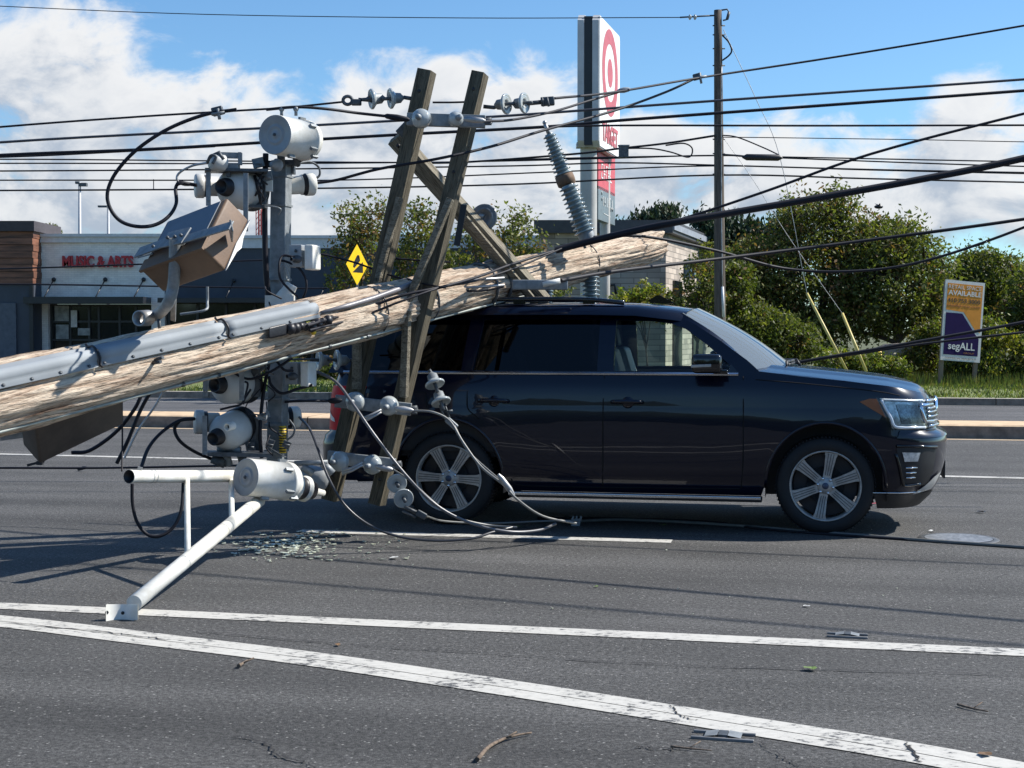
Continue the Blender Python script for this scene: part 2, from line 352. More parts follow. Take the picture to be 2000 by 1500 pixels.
struct(b.build('far_kerb', [M_concf, M_conc]))
# verge behind the far kerb with a gentle rise
b = MB(); nu, nv = 60, 8
vv = [V_FAR+.22, 34.6, 36, 38, 40, 42, 44, 45.5, 46.2]
b.add([R(-40+80*i/nu, v, .14+(.10*math.sin(i*.5)+.12*(1 if i > 24 else 0))*min(1, (v-34)/4)) for i in range(nu+1) for v in vv], [(i*9+j, (i+1)*9+j, (i+1)*9+j+1, i*9+j+1) for i in range(nu) for j in range(8)], 0, True)
struct(b.build('grass_verge', mat('mown_grass', (.155, .18, .05), .95, var=.3, vs=1.3, bump=.8, bs=40, col2=(.085, .115, .03))))
# painted lines
def line_px(name, p0, p1, w, z=.004, m=None, dash=None, n=1):
    a, c = G(*p0), G(*p1); d = (c-a).normalized(); nn = Vector((-d.y, d.x, 0)); b = MB()
    b.add([Vector((p.x, p.y, z)) for p in (a-nn*w/2, c-nn*w/2, c+nn*w/2, a+nn*w/2)], [(0, 1, 2, 3)]); return struct(b.build(name, m or M_lane))
line_px('lane_line', (-700, 1152), (2600, 1303), .18)
line_px('lane_dash', (585, 1037.5), (1312, 1058), .17)
line_px('lane_line_beyond', (-1500, 852), (2800, 953), .17)
line_px('lane_dash_far', (250, 783.5), (420, 785), .10, m=M_lane)
def road_line(name, v, w, m):
    b = MB(); b.add([R(-60, v-w/2, .004), R(60, v-w/2, .004), R(60, v+w/2, .004), R(-60, v+w/2, .004)], [(0, 1, 2, 3)]); return struct(b.build(name, m))
road_line('yellow_edge_line', V_MED-.28, .13, M_lane_y); road_line('far_yellow_edge_line', V_MED+1.45, .12, M_lane_y)
# the near double line, curving away
cp = spline([G(-300, 1190), G(0, 1214), G(300, 1250), G(600, 1287), G(1000, 1346), G(1400, 1409), G(1800, 1474), G(2300, 1570)], 10)
b = MB(); k = len(cp)
for off, w in ((-.068, .124), (.068, .132)):
    vs = []
    for i, p in enumerate(cp):
        t = (cp[min(i+1, k-1)]-cp[max(i-1, 0)]).normalized(); nn = Vector((-t.y, t.x, 0))
        vs += [Vector((p.x, p.y, .004))+nn*(off-w/2), Vector((p.x, p.y, .004))+nn*(off+w/2)]
    b.add(vs, [(2*i, 2*i+2, 2*i+3, 2*i+1) for i in range(k-1)])
struct(b.build('turn_line', M_lane))
# cracks in the road as thin sunk ribbons
M_crack = mat('crack_filler', (.016, .016, .018), .9)
def crack(p, seed, w=.007):
    random.seed(seed); pts = []
    P = spline([G(*q) for q in p], 14); b = MB(); vs = []
    for i, q in enumerate(P):
        t = (P[min(i+1, len(P)-1)]-P[max(i-1, 0)]).normalized(); nn = Vector((-t.y, t.x, 0)); c = q+nn*rnd(-.012, .012)+t*rnd(-.01, .01); ww = w*rnd(.3, 1.2)*(1 if 0 < i < len(P)-1 else .1)
        vs += [c-nn*ww/2, c+nn*ww/2]
    b.add([Vector((v.x, v.y, .0075)) for v in vs], [(2*i, 2*i+2, 2*i+3, 2*i+1) for i in range(len(P)-1)]); struct(b.build('road_crack', M_crack))
crack([(460, 1440), (520, 1455), (545, 1480), (600, 1493), (640, 1520)], 1, .012)
crack([(1480, 1450), (1520, 1478), (1560, 1498), (1600, 1520)], 2); crack([(1770, 1452), (1785, 1475), (1792, 1492)], 3, .016)
crack([(380, 1235), (640, 1258), (900, 1275), (1300, 1300), (2000, 1322)], 4, .012); crack([(1240, 1460), (1270, 1463), (1320, 1466)], 5, .012)
crack([(0, 1218), (200, 1236), (330, 1252)], 8, .012); crack([(1310, 1380), (1325, 1398), (1360, 1410)], 6, .008)
random.seed(11)

# ================================================================ BUILDINGS
M_brickw = mat('painted_white_brick', (.50, .485, .46), .85, var=.05, vs=10, bump=.2)
def brick_mat(name, c1, c2, cm, sc, bw, bh, mortar=.02):
    m = bpy.data.materials.new(name); m.use_nodes = True; nt = m.node_tree; N = nt.nodes; L = nt.links; b = N['Principled BSDF']; b.inputs['Roughness'].default_value = .9
    tc = N.new('ShaderNodeTexCoord'); sx = N.new('ShaderNodeSeparateXYZ'); L.new(tc.outputs['Object'], sx.inputs[0]); cb = N.new('ShaderNodeCombineXYZ')
    a = N.new('ShaderNodeMath'); a.operation = 'ADD'; L.new(sx.outputs[0], a.inputs[0]); L.new(sx.outputs[1], a.inputs[1]); L.new(a.outputs[0], cb.inputs[0]); L.new(sx.outputs[2], cb.inputs[1])
    t = N.new('ShaderNodeTexBrick'); L.new(cb.outputs[0], t.inputs['Vector']); t.inputs['Scale'].default_value = sc; t.inputs['Brick Width'].default_value = bw; t.inputs['Row Height'].default_value = bh
    t.inputs['Mortar Size'].default_value = mortar; t.inputs['Color1'].default_value = (*c1, 1); t.inputs['Color2'].default_value = (*c2, 1); t.inputs['Mortar'].default_value = (*cm, 1); t.inputs['Bias'].default_value = 0
    n = N.new('ShaderNodeTexNoise'); n.inputs['Scale'].default_value = 2.2; n.inputs['Detail'].default_value = 6; L.new(tc.outputs['Object'], n.inputs['Vector'])
    mr = N.new('ShaderNodeMapRange'); L.new(n.outputs[0], mr.inputs[0]); mr.inputs[3].default_value = .72; mr.inputs[4].default_value = 1.25
    s = N.new('ShaderNodeVectorMath'); s.operation = 'SCALE'; L.new(t.outputs[0], s.inputs[0]); L.new(mr.outputs[0], s.inputs[3]); L.new(s.outputs[0], b.inputs['Base Color'])
    bp = N.new('ShaderNodeBump'); bp.inputs['Strength'].default_value = .5; L.new(t.outputs['Fac'], bp.inputs['Height']); bp.invert = True; L.new(bp.outputs[0], b.inputs['Normal'])
    return m
M_wb = brick_mat('white_brick_courses', (.84, .80, .74), (.74, .70, .65), (.60, .58, .54), 4, .9, .3)
M_stone = brick_mat('stacked_ledgestone', (.56, .48, .41), (.30, .26, .225), (.19, .17, .15), 1, .8, .17, .012)
M_slat = mat('brown_cladding_boards', (.20, .085, .05), .6, var=.35, vs=1.2, stretch=(.6, .6, 5))
M_char = mat('charcoal_cladding', (.045, .055, .075), .6, var=.12, vs=1.0)
M_char2 = mat('black_storefront_metal', (.016, .018, .022), .4)
M_par = mat('grey_metal_coping', (.62, .62, .62), .55, .0, var=.06)
M_glass = mat('dark_shop_glass', (.012, .016, .02), .06, spec=.8)
def wx(px, Y): return (px-1000)/FPX*Y/CP*1.0
def wz(py, Y): return W(1000, py, Y).z
YB = 58.0
def bbx(b, x0, x1, y0, y1, z0, z1, mi=0): return b.box(((x0+x1)/2, (y0+y1)/2, (z0+z1)/2), (x1-x0, y1-y0, z1-z0), None, mi)
def P2(px, Y): return W(px, 645, Y).x
# -- wood clad shop at the far left
t = thing('clad_shop', 'brown board clad shop with charcoal base at far left edge', 'building', (P2(-60, 57), 57, 0))
x0, x1 = P2(-420, 57), P2(66, 57)
b = MB()
nb = 8; zt, zb_ = wz(452, 57), wz(556, 57)
for i in range(nb):
    za = zb_+(zt-zb_)*i/nb; bbx(b, x0, x1+(.02 if i % 2 else 0), 57-(.0 if i % 2 else .05), 60, za+.012, za+(zt-zb_)/nb)
b.build('board_cladding', M_slat, t)
b = MB(); bbx(b, x0-.1, x1+.12, 56.8, 60.2, zt+.003, wz(432, 57)); b.build('parapet_coping', mat('black_brown_coping', (.05, .04, .045), .6), t)
b = MB(); bbx(b, x0, x1, 57.05, 60, 0, zb_+.0); b.build('base_wall', M_char, t)
b = MB(); bbx(b, P2(-300, 57), P2(32, 57), 56.95, 57.048, 0, wz(592, 57)); b.build('shutter_panel', mat('grey_blue_panel', (.085, .10, .125), .6), t)
b = MB(); bbx(b, P2(58.5, 57), P2(65.6, 57), 56.96, 57.04, 0, zb_-.02); b.build('downpipe', M_char2, t)
# -- white brick music shop
t = thing('brick_shop', 'white brick shop with red lettering and black framed storefront', 'building', (P2(180, YB), YB, 0))
zr, zc, zs = wz(457, YB), wz(474, YB), wz(590, YB)
b = MB(); xa, xb = P2(66.3, YB), P2(322, YB)
bbx(b, xa, xb, YB, YB+8, wz(581, YB), zc)
bbx(b, xa, P2(94, YB), YB, YB+.5, 0, wz(581, YB)-.003); bbx(b, P2(296, YB), xb, YB, YB+.5, 0, wz(581, YB)-.003)
b.build('wall', M_wb, t)
b = MB(); bbx(b, xa-.02, xb, YB-.12, YB+8, zc+.003, zr-.12); bbx(b, xa-.02, xb, YB-.2, YB+8, zr-.117, zr); b.build('parapet', M_par, t)
b = MB(); bbx(b, P2(67, YB), P2(296, YB), YB-1.3, YB-.01, wz(594, YB), wz(581, YB)); cn = b.build('canopy', M_char2, t)
for px in (105, 205.5, 280.5):
    b = MB(); b.tube([W(px, 546, YB-.02), W(px-18.5, 580, YB-1.25)], .025, 6); cr = b.build('tie_rod', M_char2, t)
    b = MB(); b.sphere(W(px, 546, YB-.05), .09, 10); b.build('anchor_plate', M_char2, cr)
b = MB(); bbx(b, P2(94, YB)+.003, P2(296, YB)-.003, YB+.35, YB+.45, 0, wz(594, YB)); b.build('storefront_glass', M_glass, t)
b = MB()
for px in (96, 133, 170, 189, 230, 262, 294): bbx(b, P2(px, YB)-.04, P2(px, YB)+.04, YB+.27, YB+.347, 0, wz(594, YB))
for py in (596, 628, 664): bbx(b, P2(94, YB)+.05, P2(295, YB), YB+.25, YB+.268, wz(py, YB)-.04, wz(py, YB)+.04)
b.build('window_frames', M_char2, t)
b = MB(); bbx(b, P2(71, YB), P2(79, YB), YB-.1, YB-.003, wz(635, YB), wz(611, YB)); b.build('wall_lantern', M_char2, t)
for (a_, c_, d_, e_) in ((104, 132, 627, 597), (106, 131, 662, 634), (149, 173, 655, 641)):
    b = MB(); bbx(b, P2(a_, YB), P2(c_, YB), YB+.20, YB+.215, wz(d_, YB), wz(e_, YB)); b.build('window_poster', mat('grey_poster', (.30, .32, .31), .6, var=.25, vs=4), t)
b = MB(); bbx(b, P2(136, YB), P2(148, YB), YB+.18, YB+.195, wz(639, YB), wz(606, YB)); b.build('door_notice', mat('white_notice_paper', (.62, .62, .60), .6), t)
M_red = mat('red_sign_acrylic', (.42, .012, .022), .4)
text('shop_lettering', 'MUSIC & ARTS', M_red, t, W(123, 522.5, YB-.12), (1, 0, 0), (0, 0, 1), P2(261, YB)-P2(123, YB), wz(499.5, YB)-wz(522.5, YB), .11, .035)
# -- charcoal wing with the grey parapet
t = thing('charcoal_shop', 'charcoal clad shop wing with grey parapet behind the steel post', 'building', (P2(600, YB), YB, 0))
b = MB(); xa, xb = P2(322.4, YB), P2(1062, YB); bbx(b, xa, xb, YB, YB+8, wz(592, YB), wz(485, YB))
b.build('upper_wall', M_char, t)
b = MB(); bbx(b, xa, xb, YB-.1, YB+8, wz(485, YB)+.003, wz(461, YB)-.1); bbx(b, xa, xb, YB-.18, YB+8, wz(461, YB)-.097, wz(460, YB)); b.build('parapet', M_par, t)
b = MB(); bbx(b, xa, xb, YB+.3, YB+.5, 0, wz(592, YB)-.003); b.build('storefront_glass', M_glass, t)
b = MB()
for i in range(14): xx = xa+.1+(xb-xa-.2)*i/13; bbx(b, xx-.05, xx+.05, YB+.2, YB+.297, 0, wz(594, YB))
bbx(b, xa, xb, YB-1.2, YB-.01, wz(592, YB), wz(583, YB)); b.build('canopy_frame', M_char2, t)
for px in (457, 560, 640):
    b = MB(); b.tube([W(px, 548, YB-.02), W(px-16, 581, YB-1.15)], .025, 6); cr = b.build('tie_rod', M_char2, t)
    b = MB(); b.sphere(W(px, 548, YB-.05), .08, 8); b.build('anchor_plate', M_char2, cr)
# -- stone shop right of centre; its right wall catches the sun
t = thing('stone_shop', 'grey stacked stone building with dark flat roof behind the vehicle', 'building', (4.7, 46, 0))
c0 = Vector((P2(1300, 45), 45, 0)); c1 = Vector((P2(1372, 52), 52, 0)); cl = Vector((P2(1052, 45), 45, 0)); cl2 = cl+(c1-c0); c2 = c0+(c1-c0)*1.6; c3 = cl+(c1-c0)*1.6
ztop, zband = wz(431, 45), wz(447, 45); zside = wz(456, 45)
b = MB(); b.poly([cl, c0, c2, c3], (0, 0, zside)); b.build('wall', M_stone, t)
b = MB(); o = Vector((-.15, -.25, 0)); o2 = Vector((.18, -.25, 0)); b.poly([cl+o+Vector((0, 0, zside+.003)), c0+o2+Vector((0, 0, zside+.003)), c2+Vector((.18, 0, zside+.003)), c3+Vector((0, 0, zside+.003))], (0, 0, ztop-zside)); b.build('roof', mat('dark_roof_fascia', (.07, .075, .085), .5, var=.1), t)
b = MB(); b.poly([c0+Vector((.19, -.2, zside+.10)), c2+Vector((.19, 0, zside+.10)), c2+Vector((.19, 0, ztop-.1)), c0+Vector((.19, -.2, ztop-.1))], (.05, -.01, 0)); b.build('side_coping', mat('pale_blue_coping', (.30, .33, .38), .5), t)
e1 = (c1-c0).normalized()
b = MB(); b.hexa(c0+e1*1.2+Vector((.005, 0, 0)), e1*1.5, (0, 0, 3.2), (.05, -.014, 0)); b.build('window', M_glass, t)
b = MB(); b.hexa(c0+e1*5.0+Vector((.005, 0, 0)), e1*2.0, (0, 0, 2.9), (.05, -.014, 0)); b.build('window', M_glass, t)
b = MB(); b.hexa(c0+e1*3.3+Vector((.01, 0, 3.35)), e1*.25, (0, 0, .6), (.2, -.05, 0)); b.hexa(c0+e1*4.1+Vector((.01, 0, 3.35)), e1*.25, (0, 0, .6), (.2, -.05, 0)); b.build('wall_sign', mat('blue_grey_sign', (.12, .2, .26), .5), t)
b = MB(); b.tube([W(1178, 560, 44.9), W(1200, 556, 44.9), W(1203, 575, 44.9)], .04, 6); b.build('wall_conduit', M_char2, t)
# ================================================================ SIGNS, POLES, LAMPS
# tall pylon sign
t = thing('pylon_sign', 'tall white pylon sign with red ring and dot behind the vehicle roof', 'sign', (P2(1150, 41), 41.5, 0))
Yn = 40.0; M_sgw = mat('white_sign_face', (.80, .79, .77), .35, var=.03); M_sgr = mat('faded_red_vinyl', (.50, .10, .12), .45, var=.1); M_sge = mat('sign_cabinet_edge', (.50, .51, .52), .5, var=.08, vs=2)
A = W(1127, 645, Yn); B_ = W(1168, 645, Yn); D_ = (W(1208, 645, 43.0)-W(1168, 645, Yn)); D_.z = 0; D_ = Vector((D_.x, D_.y, 0)); dl = D_.length; dn = D_.normalized(); wv = Vector((B_.x-A.x, 0, 0))
zt, zb_ = wz(27, Yn), wz(286, Yn); zv = Vector((0, 0, 1)); ch = .16
a0 = Vector((A.x, Yn, 0))
def cab(b, y0, y1, mi=0):
    """cabinet slice: profile in the (depth, height) plane with chamfered corners, extruded in width"""
    pr = [(ch, zb_), (dl-ch, zb_), (dl, zb_+ch), (dl, zt-ch), (dl-ch, zt), (ch, zt), (0, zt-ch), (0, zb_+ch)]
    b.poly([a0+wv*y0+dn*p+zv*q for p, q in pr], wv*(y1-y0), mi)
b = MB(); cab(b, 0, .30); cab(b, .70, 1.0); b.build('sign_cabinet', M_sge, t)
b = MB(); pr = [(.05, zb_+.05), (dl-.05, zb_+.05), (dl-.05, zt-.05), (.05, zt-.05)]; b.poly([a0+wv*.302+dn*p+zv*q for p, q in pr], wv*.396); b.build('dark_reveal', M_char2, t)
fo = a0+wv*1.0+wv.normalized()*.004
b = MB(); pr = [(ch*.6, zb_+.03), (dl-ch*.6, zb_+.03), (dl-.03, zb_+ch), (dl-.03, zt-ch), (dl-ch*.6, zt-.03), (ch*.6, zt-.03), (.03, zt-ch), (.03, zb_+ch)]
b.poly([fo+dn*p+zv*q for p, q in pr], wv.normalized()*.02); b.build('sign_face', M_sgw, t)
fo2 = fo+wv.normalized()*.026; zc_ = wz(143, 41.5)
def ring(b, r0, r1, n=48):
    vs = []
    for i in range(n):
        a_ = 2*pi*i/n; vs += [fo2+dn*(dl*.5+r1*cos(a_)*RXS)+zv*(zc_+r1*sin(a_)), fo2+dn*(dl*.5+r0*cos(a_)*RXS)+zv*(zc_+r0*sin(a_))]
    b.add(vs, [(2*i, (2*i+2) % (2*n), (2*i+3) % (2*n), 2*i+1) for i in range(n)])
RXS = .98; RO = 1.20
b = MB(); ring(b, RO*.66, RO); b.build('red_ring', M_sgr, t)
b = MB(); ring(b, .001, RO*.33); b.build('red_dot', M_sgr, t)
text('sign_lettering', 'TARGET', M_sgr, t, fo2+dn*(dl*.13)+zv*(zb_+.22), dn, zv, dl*.74, .55, .012, .03)
# columns and lower panels
b = MB(); b.lathe(W(1149, 645, 40.6)*1.0-Vector((0, 0, HC)), zv, [(-.02, .23), (zb_+.05, .23)], 20); b.build('front_column', mat('painted_steel_column', (.47, .46, .44), .55, var=.06, vs=2), t)
b = MB(); b.lathe(W(1181, 645, 42.6)-Vector((0, 0, HC)), zv, [(-.02, .15), (zb_+.05, .15)], 18); b.build('rear_column', MATS['painted_steel_column'], t)
b = MB(); b.box(W(1148, 284, 40.4), (.62, .5, .12)); b.build('column_collar', M_sge, t)
def side_panel(nm, z0, z1, m, yy=.55):
    p = Vector((W(1168, 645, 41.0).x, 41.0, 0)); q = dn*(dl*.82); b = MB(); b.hexa(p+zv*z0, wv.normalized()*(-.22), q, zv*(z1-z0)); return b.build(nm, m, t), p, q
_, p_, q_ = side_panel('red_tenant_panel', wz(368, 41), wz(290, 41), mat('red_tenant_vinyl', (.56, .075, .095), .45, var=.1))
side_panel('grey_tenant_panel', wz(428, 41), wz(362.5, 41), mat('slate_grey_tenant_vinyl', (.15, .19, .21), .4, var=.08))
# worn tenant lettering reads only as strokes
fw = Vector((.006, 0, 0)); M_mk = mat('white_tenant_vinyl', (.78, .78, .76), .5)
random.seed(5); b = MB()
for row, (za, h_) in enumerate(((wz(330, 41), .20), (wz(345, 41), .17))):
    for i in range(5):
        x_ = .16+.13*i; c_ = p_+q_*x_+zv*za+fw
        b.poly([c_, c_+q_*.022, c_+q_*.022+zv*h_, c_+zv*h_], fw); 
        if (i+row) % 2: b.poly([c_+q_*.026, c_+q_*.09, c_+q_*.09+zv*.04, c_+q_*.026+zv*.04], fw)
        else: b.poly([c_+q_*.026+zv*(h_-.04), c_+q_*.09+zv*(h_-.04), c_+q_*.09+zv*h_, c_+q_*.026+zv*h_], fw)
for x_, py, r_ in ((.2, 374, .05), (.2, 386, .045), (.38, 392, .05), (.68, 380, .05), (.75, 399, .06), (.85, 398, .05)):
    b.lathe(p_+q_*x_+zv*wz(py, 41)+fw, (1, 0, 0), [(0, r_), (.008, r_), (.008, 0)], 12)
for x_ in (.28, .36, .48, .58, .66, .80): b.poly([p_+q_*x_+zv*wz(398, 41)+fw, p_+q_*(x_+.02)+zv*wz(398, 41)+fw, p_+q_*(x_+.02)+zv*wz(379, 41)+fw, p_+q_*x_+zv*wz(379, 41)+fw], fw)
b.poly([p_+q_*.3+zv*wz(413, 41)+fw, p_+q_*.7+zv*wz(415, 41)+fw, p_+q_*.7+zv*wz(414, 41)+fw, p_+q_*.3+zv*wz(412, 41)+fw], fw)
b.build('tenant_lettering', M_mk, t)
# small floodlight box fixed on a wire to the right of the pylon
t = thing('terminal_box', 'small grey terminal box hanging on wires right of the pylon', 'junction box', W(1218, 305, 34))
b = MB(); b.box(W(1218, 296, 34), (.22, .12, .27)); b.build('housing', M_steel_d, t)
b = MB(); b.box(W(1218, 284.5, 34), (.26, .16, .025)); b.build('lid', M_galv, t)

# standing utility pole
YP = 36.0
pb, pt = W(1408, 645, YP)*1.0, W(1402, 20, YP); pb.z = 0
t = thing('utility_pole', 'tall standing wooden utility pole behind the windshield', 'utility pole', pb)
b = MB(); b.tube([pb.lerp(pt, i/10) for i in range(11)], [.155-.062*i/10 for i in range(11)], 18); b.build('pole_shaft', M_post, t, Xframe(pb, pt))
b = MB(); b.tube([W(1413, 620, YP-.16), W(1411, 560, YP-.15)], .035, 8); b.build('cable_guard', mat('white_pvc', (.6, .62, .62), .5), t)
b = MB(); b.tube(spline([W(1411, 560, YP-.14), W(1409, 400, YP-.13), W(1409, 300, YP-.13), W(1409.5, 130, YP-.12)], 6), .012, 6); b.build('ground_wire', M_alu, t)
b = MB(); b.tube([W(1409, 20, YP), W(1420, 18, YP), W(1424, 24, YP), W(1420, 38, YP), W(1412, 40, YP)], .02, 6); b.tube([W(1420, 38, YP), W(1424, 24, YP)], .035, 6); b.build('cutout_fuse', M_steel_d, t)
for py in (50, 68, 95, 128, 272, 300, 304, 340):
    b = MB(); b.tube([W(1392, py, YP), W(1416, py, YP)], .016, 6); b.build('bolt', M_steel_d, t)
b = MB(); b.tube(spline([W(1410, 68, YP), W(1423, 82, YP), W(1429, 98, YP), W(1424, 108, YP), W(1411, 118, YP)], 6), .02, 6); b.build('jumper_loop', M_cable, t)

# for-lease sign on two leaning posts
YS = 38.0
t = thing('lease_sign', 'orange and purple retail space board on two grey posts on the verge', 'sign', (W(1875, 645, YS).x, YS, 0))
tl, tr, br, bl = W(1847.5, 545.5, YS), W(1924, 553, YS+.45), W(1914, 711.5, YS+.45), W(1837, 703, YS)
ux = (tr-tl); uy = (bl-tl); nn = ux.cross(uy).normalized()
if nn.y > 0: nn = -nn
def sp(a_, c_, off=0.0): return tl+ux*a_+uy*c_+nn*off
M_bw = mat('white_sign_board', (.62, .61, .60), .5, var=.04); M_or = mat('orange_sign_vinyl', (.66, .27, .055), .8, var=.05, spec=.1); M_pu = mat('purple_sign_vinyl', (.028, .018, .075), .8, var=.05, spec=.05)
b = MB(); b.poly([sp(0, 0), sp(1, 0), sp(1, 1), sp(0, 1)], -nn*.03); b.build('board', M_bw, t)
b = MB(); b.poly([sp(.055, .04, .003), sp(.95, .04, .003), sp(.95, .63, .003), sp(.82, .60, .003), sp(.50, .385, .003), sp(.055, .37, .003)], nn*.003); b.build('orange_field', M_or, t)
b = MB(); b.poly([sp(.055, .405, .003), sp(.47, .405, .003), sp(.80, .63, .003), sp(.93, .71, .003), sp(.93, .925, .003), sp(.055, .925, .003)], nn*.003); b.build('purple_field', M_pu, t)
rt, up_ = ux.normalized(), -uy.normalized(); wl, hl = ux.length, uy.length
M_ow = mat('white_sign_letters', (.66, .64, .62), .5); M_ob = mat('brown_sign_letters', (.08, .05, .03), .5); M_oo = mat('dull_orange_letters', (.33, .13, .04), .5)
text('lettering', 'RETAIL SPACE', M_ow, t, sp(.08, .105, .008), rt, up_, wl*.83, hl*.047, .004)
text('lettering', 'AVAILABLE', M_ow, t, sp(.08, .185, .008), rt, up_, wl*.84, hl*.062, .004, .02)
text('phone_number', '410.753.3000', M_ob, t, sp(.075, .275, .008), rt, up_, wl*.83, hl*.055, .004, .01)
text('web_address', 'segallgroup.com', M_oo, t, sp(.075, .335, .008), rt, up_, wl*.83, hl*.04, .004)
text('company_name', 'segALL', M_ow, t, sp(.16, .885, .008), rt, up_, wl*.68, hl*.12, .004, .015)
text('small_lettering', 'GROUP', M_oo, t, sp(.56, .905, .008), rt, up_, wl*.27, hl*.022, .004)
text('tag_line', 'COMMERCIAL REAL ESTATE', mat('grey_sign_letters', (.2, .2, .2), .5), t, sp(.1, .972, .005), rt, up_, wl*.8, hl*.018, .004)
for a_, tx, bx in ((.04, 1843, 1838.5), (.93, 1916, 1905)):
    b = MB(); p = W(bx, 645, YS+.1+.5*a_); p.z = -.02; q = sp(a_, .02)-nn*(-.0)+Vector((0, .10, 0)); b.beam(p+Vector((0, .12, 0)), q, .1, .1); b.build('post', mat('grey_sign_post', (.24, .19, .15), .85, var=.15, stretch=(1, 1, .1)), t)

# truck warning sign, turned away
t = thing('warning_sign', 'yellow diamond hill warning sign turned sideways behind the pole', 'road sign', (W(697, 645, 34).x, 34, 0))
cS = W(697.5, 517, 34); hu = Vector((cos(radians(62)), sin(radians(62)), 0)); R_ = .47
def sg(a_, c_, off=0.0): return cS+hu*a_*R_+zv*c_*R_+Vector((sin(radians(62)), -cos(radians(62)), 0))*off
b = MB(); b.poly([sg(.94, 0), sg(0, 1), sg(-.94, 0), sg(0, -1)], Vector((sin(radians(62)), -cos(radians(62)), 0))*-.006); b.build('panel', mat('yellow_sign_sheeting', (.86, .53, .01), .4, var=.04), t)
b = MB(); b.poly([sg(.5, -.38, .004), sg(.5, .16, .004), sg(-.42, -.38, .004)], None); b.poly([sg(-.36, -.12, .004), sg(-.28, .12, .004), sg(-.02, .44, .004), sg(.2, .42, .004), sg(.26, .2, .004), sg(-.22, -.16, .004)])
b.poly([sg(.0, .3, .004), sg(.02, .48, .004), sg(.2, .46, .004), sg(.18, .3, .004)])
b.build('truck_on_slope_symbol', M_char2, t, clean=False)
b = MB(); p = W(697, 645, 34.08); p.z = 0; b.beam(p, cS+Vector((0, .08, .4)), .06, .04); b.build('post', M_galv, t)

# far car-park lamps, radio mast
for px, Y, top, lab, kind in ((155.5, 75, 356, 'tall grey car park lamp above the brick shop, left one', 0), (211.5, 82, 404, 'shorter grey car park lamp above the shop lettering, right one', 1)):
    p = W(px, 645, Y); p.z = 0; q = W(px, top, Y)
    t = thing('car_park_lamp', lab, 'street lamp', p, 0, 'car park lamps behind the shops')
    b = MB(); b.tube([p, q], [.11, .07], 10); b.build('pole', mat('pale_lamp_pole', (.42, .43, .45), .5, var=.05), t)
    if kind == 0:
        b = MB(); b.box(q+Vector((.18, 0, -.12)), (.38, .3, .16)); b.build('lamp_head', M_steel_d, t)
        b = MB(); b.box(q+Vector((-.1, 0, -.02)), (.2, .22, .12)); b.build('lamp_head', M_steel_d, t)
    else:
        b = MB(); b.box(q+Vector((-.3, 0, .02)), (.5, .25, .1)); b.build('lamp_head', M_steel_d, t)
t = thing('radio_mast', 'red and white lattice radio mast far away behind the steel post', 'tower', (W(512, 645, 150).x, 150, 0))
for k, (dx, top) in enumerate(((-2.5, 409), (0, 404), (2.6, 410))):
    b = MB(); Yt = 150; n_ = 26; x0 = W(509+dx*1.8, 645, Yt).x; zt = wz(top, Yt); r_ = .16
    for s_ in (-1, 1): b.tube([(x0+s_*r_, Yt, 0), (x0+s_*r_, Yt, zt)], .05, 5, 0)
    for i in range(n_): z0, z1 = zt*i/n_, zt*(i+1)/n_; b.tube([(x0-r_, Yt, z0), (x0+r_, Yt, z1)], .03, 4, i % 2)
    b.build('lattice_leg', [mat('mast_red', (.45, .07, .06), .6), mat('mast_white', (.6, .6, .6), .6)], t)

# yellow guy-wire guards beyond the bonnet
for (x1, y1, x2, y2, lab) in ((1576, 573, 1652, 718, 'long yellow guy wire guard leaning in front of the trees, left one'), (1645, 612, 1689, 718, 'short yellow guy wire guard leaning in front of the trees, right one')):
    p = W(x2+3, y2+8, 35.5); q = W(x1, y1, 36.2); t = thing('guy_guard', lab, 'guy wire guard', p, 0, 'yellow guards on the guy wires')
    gnd = p+(p-q).normalized()*((p.z)/((q-p).normalized().z))
    b = MB(); b.tube([p, q], .036, 8); b.build('guard_tube', mat('pale_yellow_plastic', (.60, .49, .16), .5, var=.1), t)
    b = MB(); b.tube([gnd, p], .012, 6); b.build('anchor_rod', M_steel_d, t)
# beige wall and bollard among the shrubs
b = MB(); b.poly([W(1672, 645, 41)-Vector((0, 0, HC)), W(1815, 645, 41)-Vector((0, 0, HC)), W(1815, 668, 41), W(1735, 672, 41), W(1690, 690, 41), W(1672, 700, 41)], (0, .4, 0)); tag(b.build('garden_wall', mat('beige_render', (.36, .31, .27), .9, var=.15, vs=1)), 'low beige rendered wall among shrubs left of the retail sign', 'wall')
b = MB(); p = W(1716, 700, 40); p.z = 0; b.tube([p, W(1716, 686, 40)], .09, 10); b.sphere(W(1716, 686, 40), .09, 10); tag(b.build('bollard', M_yel), 'yellow bollard in front of the beige wall', 'bollard')
# bird
b = MB(); p = W(1716, 404, 45); b.sphere(p, .09, 8, 0, (1.6, .7, .7)); b.poly([p+Vector((-.03, 0, .03)), p+Vector((.06, .0, .05)), p+Vector((-.07, .25, .13))]); b.poly([p+Vector((-.03, 0, .03)), p+Vector((.06, .0, .05)), p+Vector((-.02, -.25, .10))]); tag(b.build('bird', M_char2), 'small dark bird flying above the trees', 'bird')

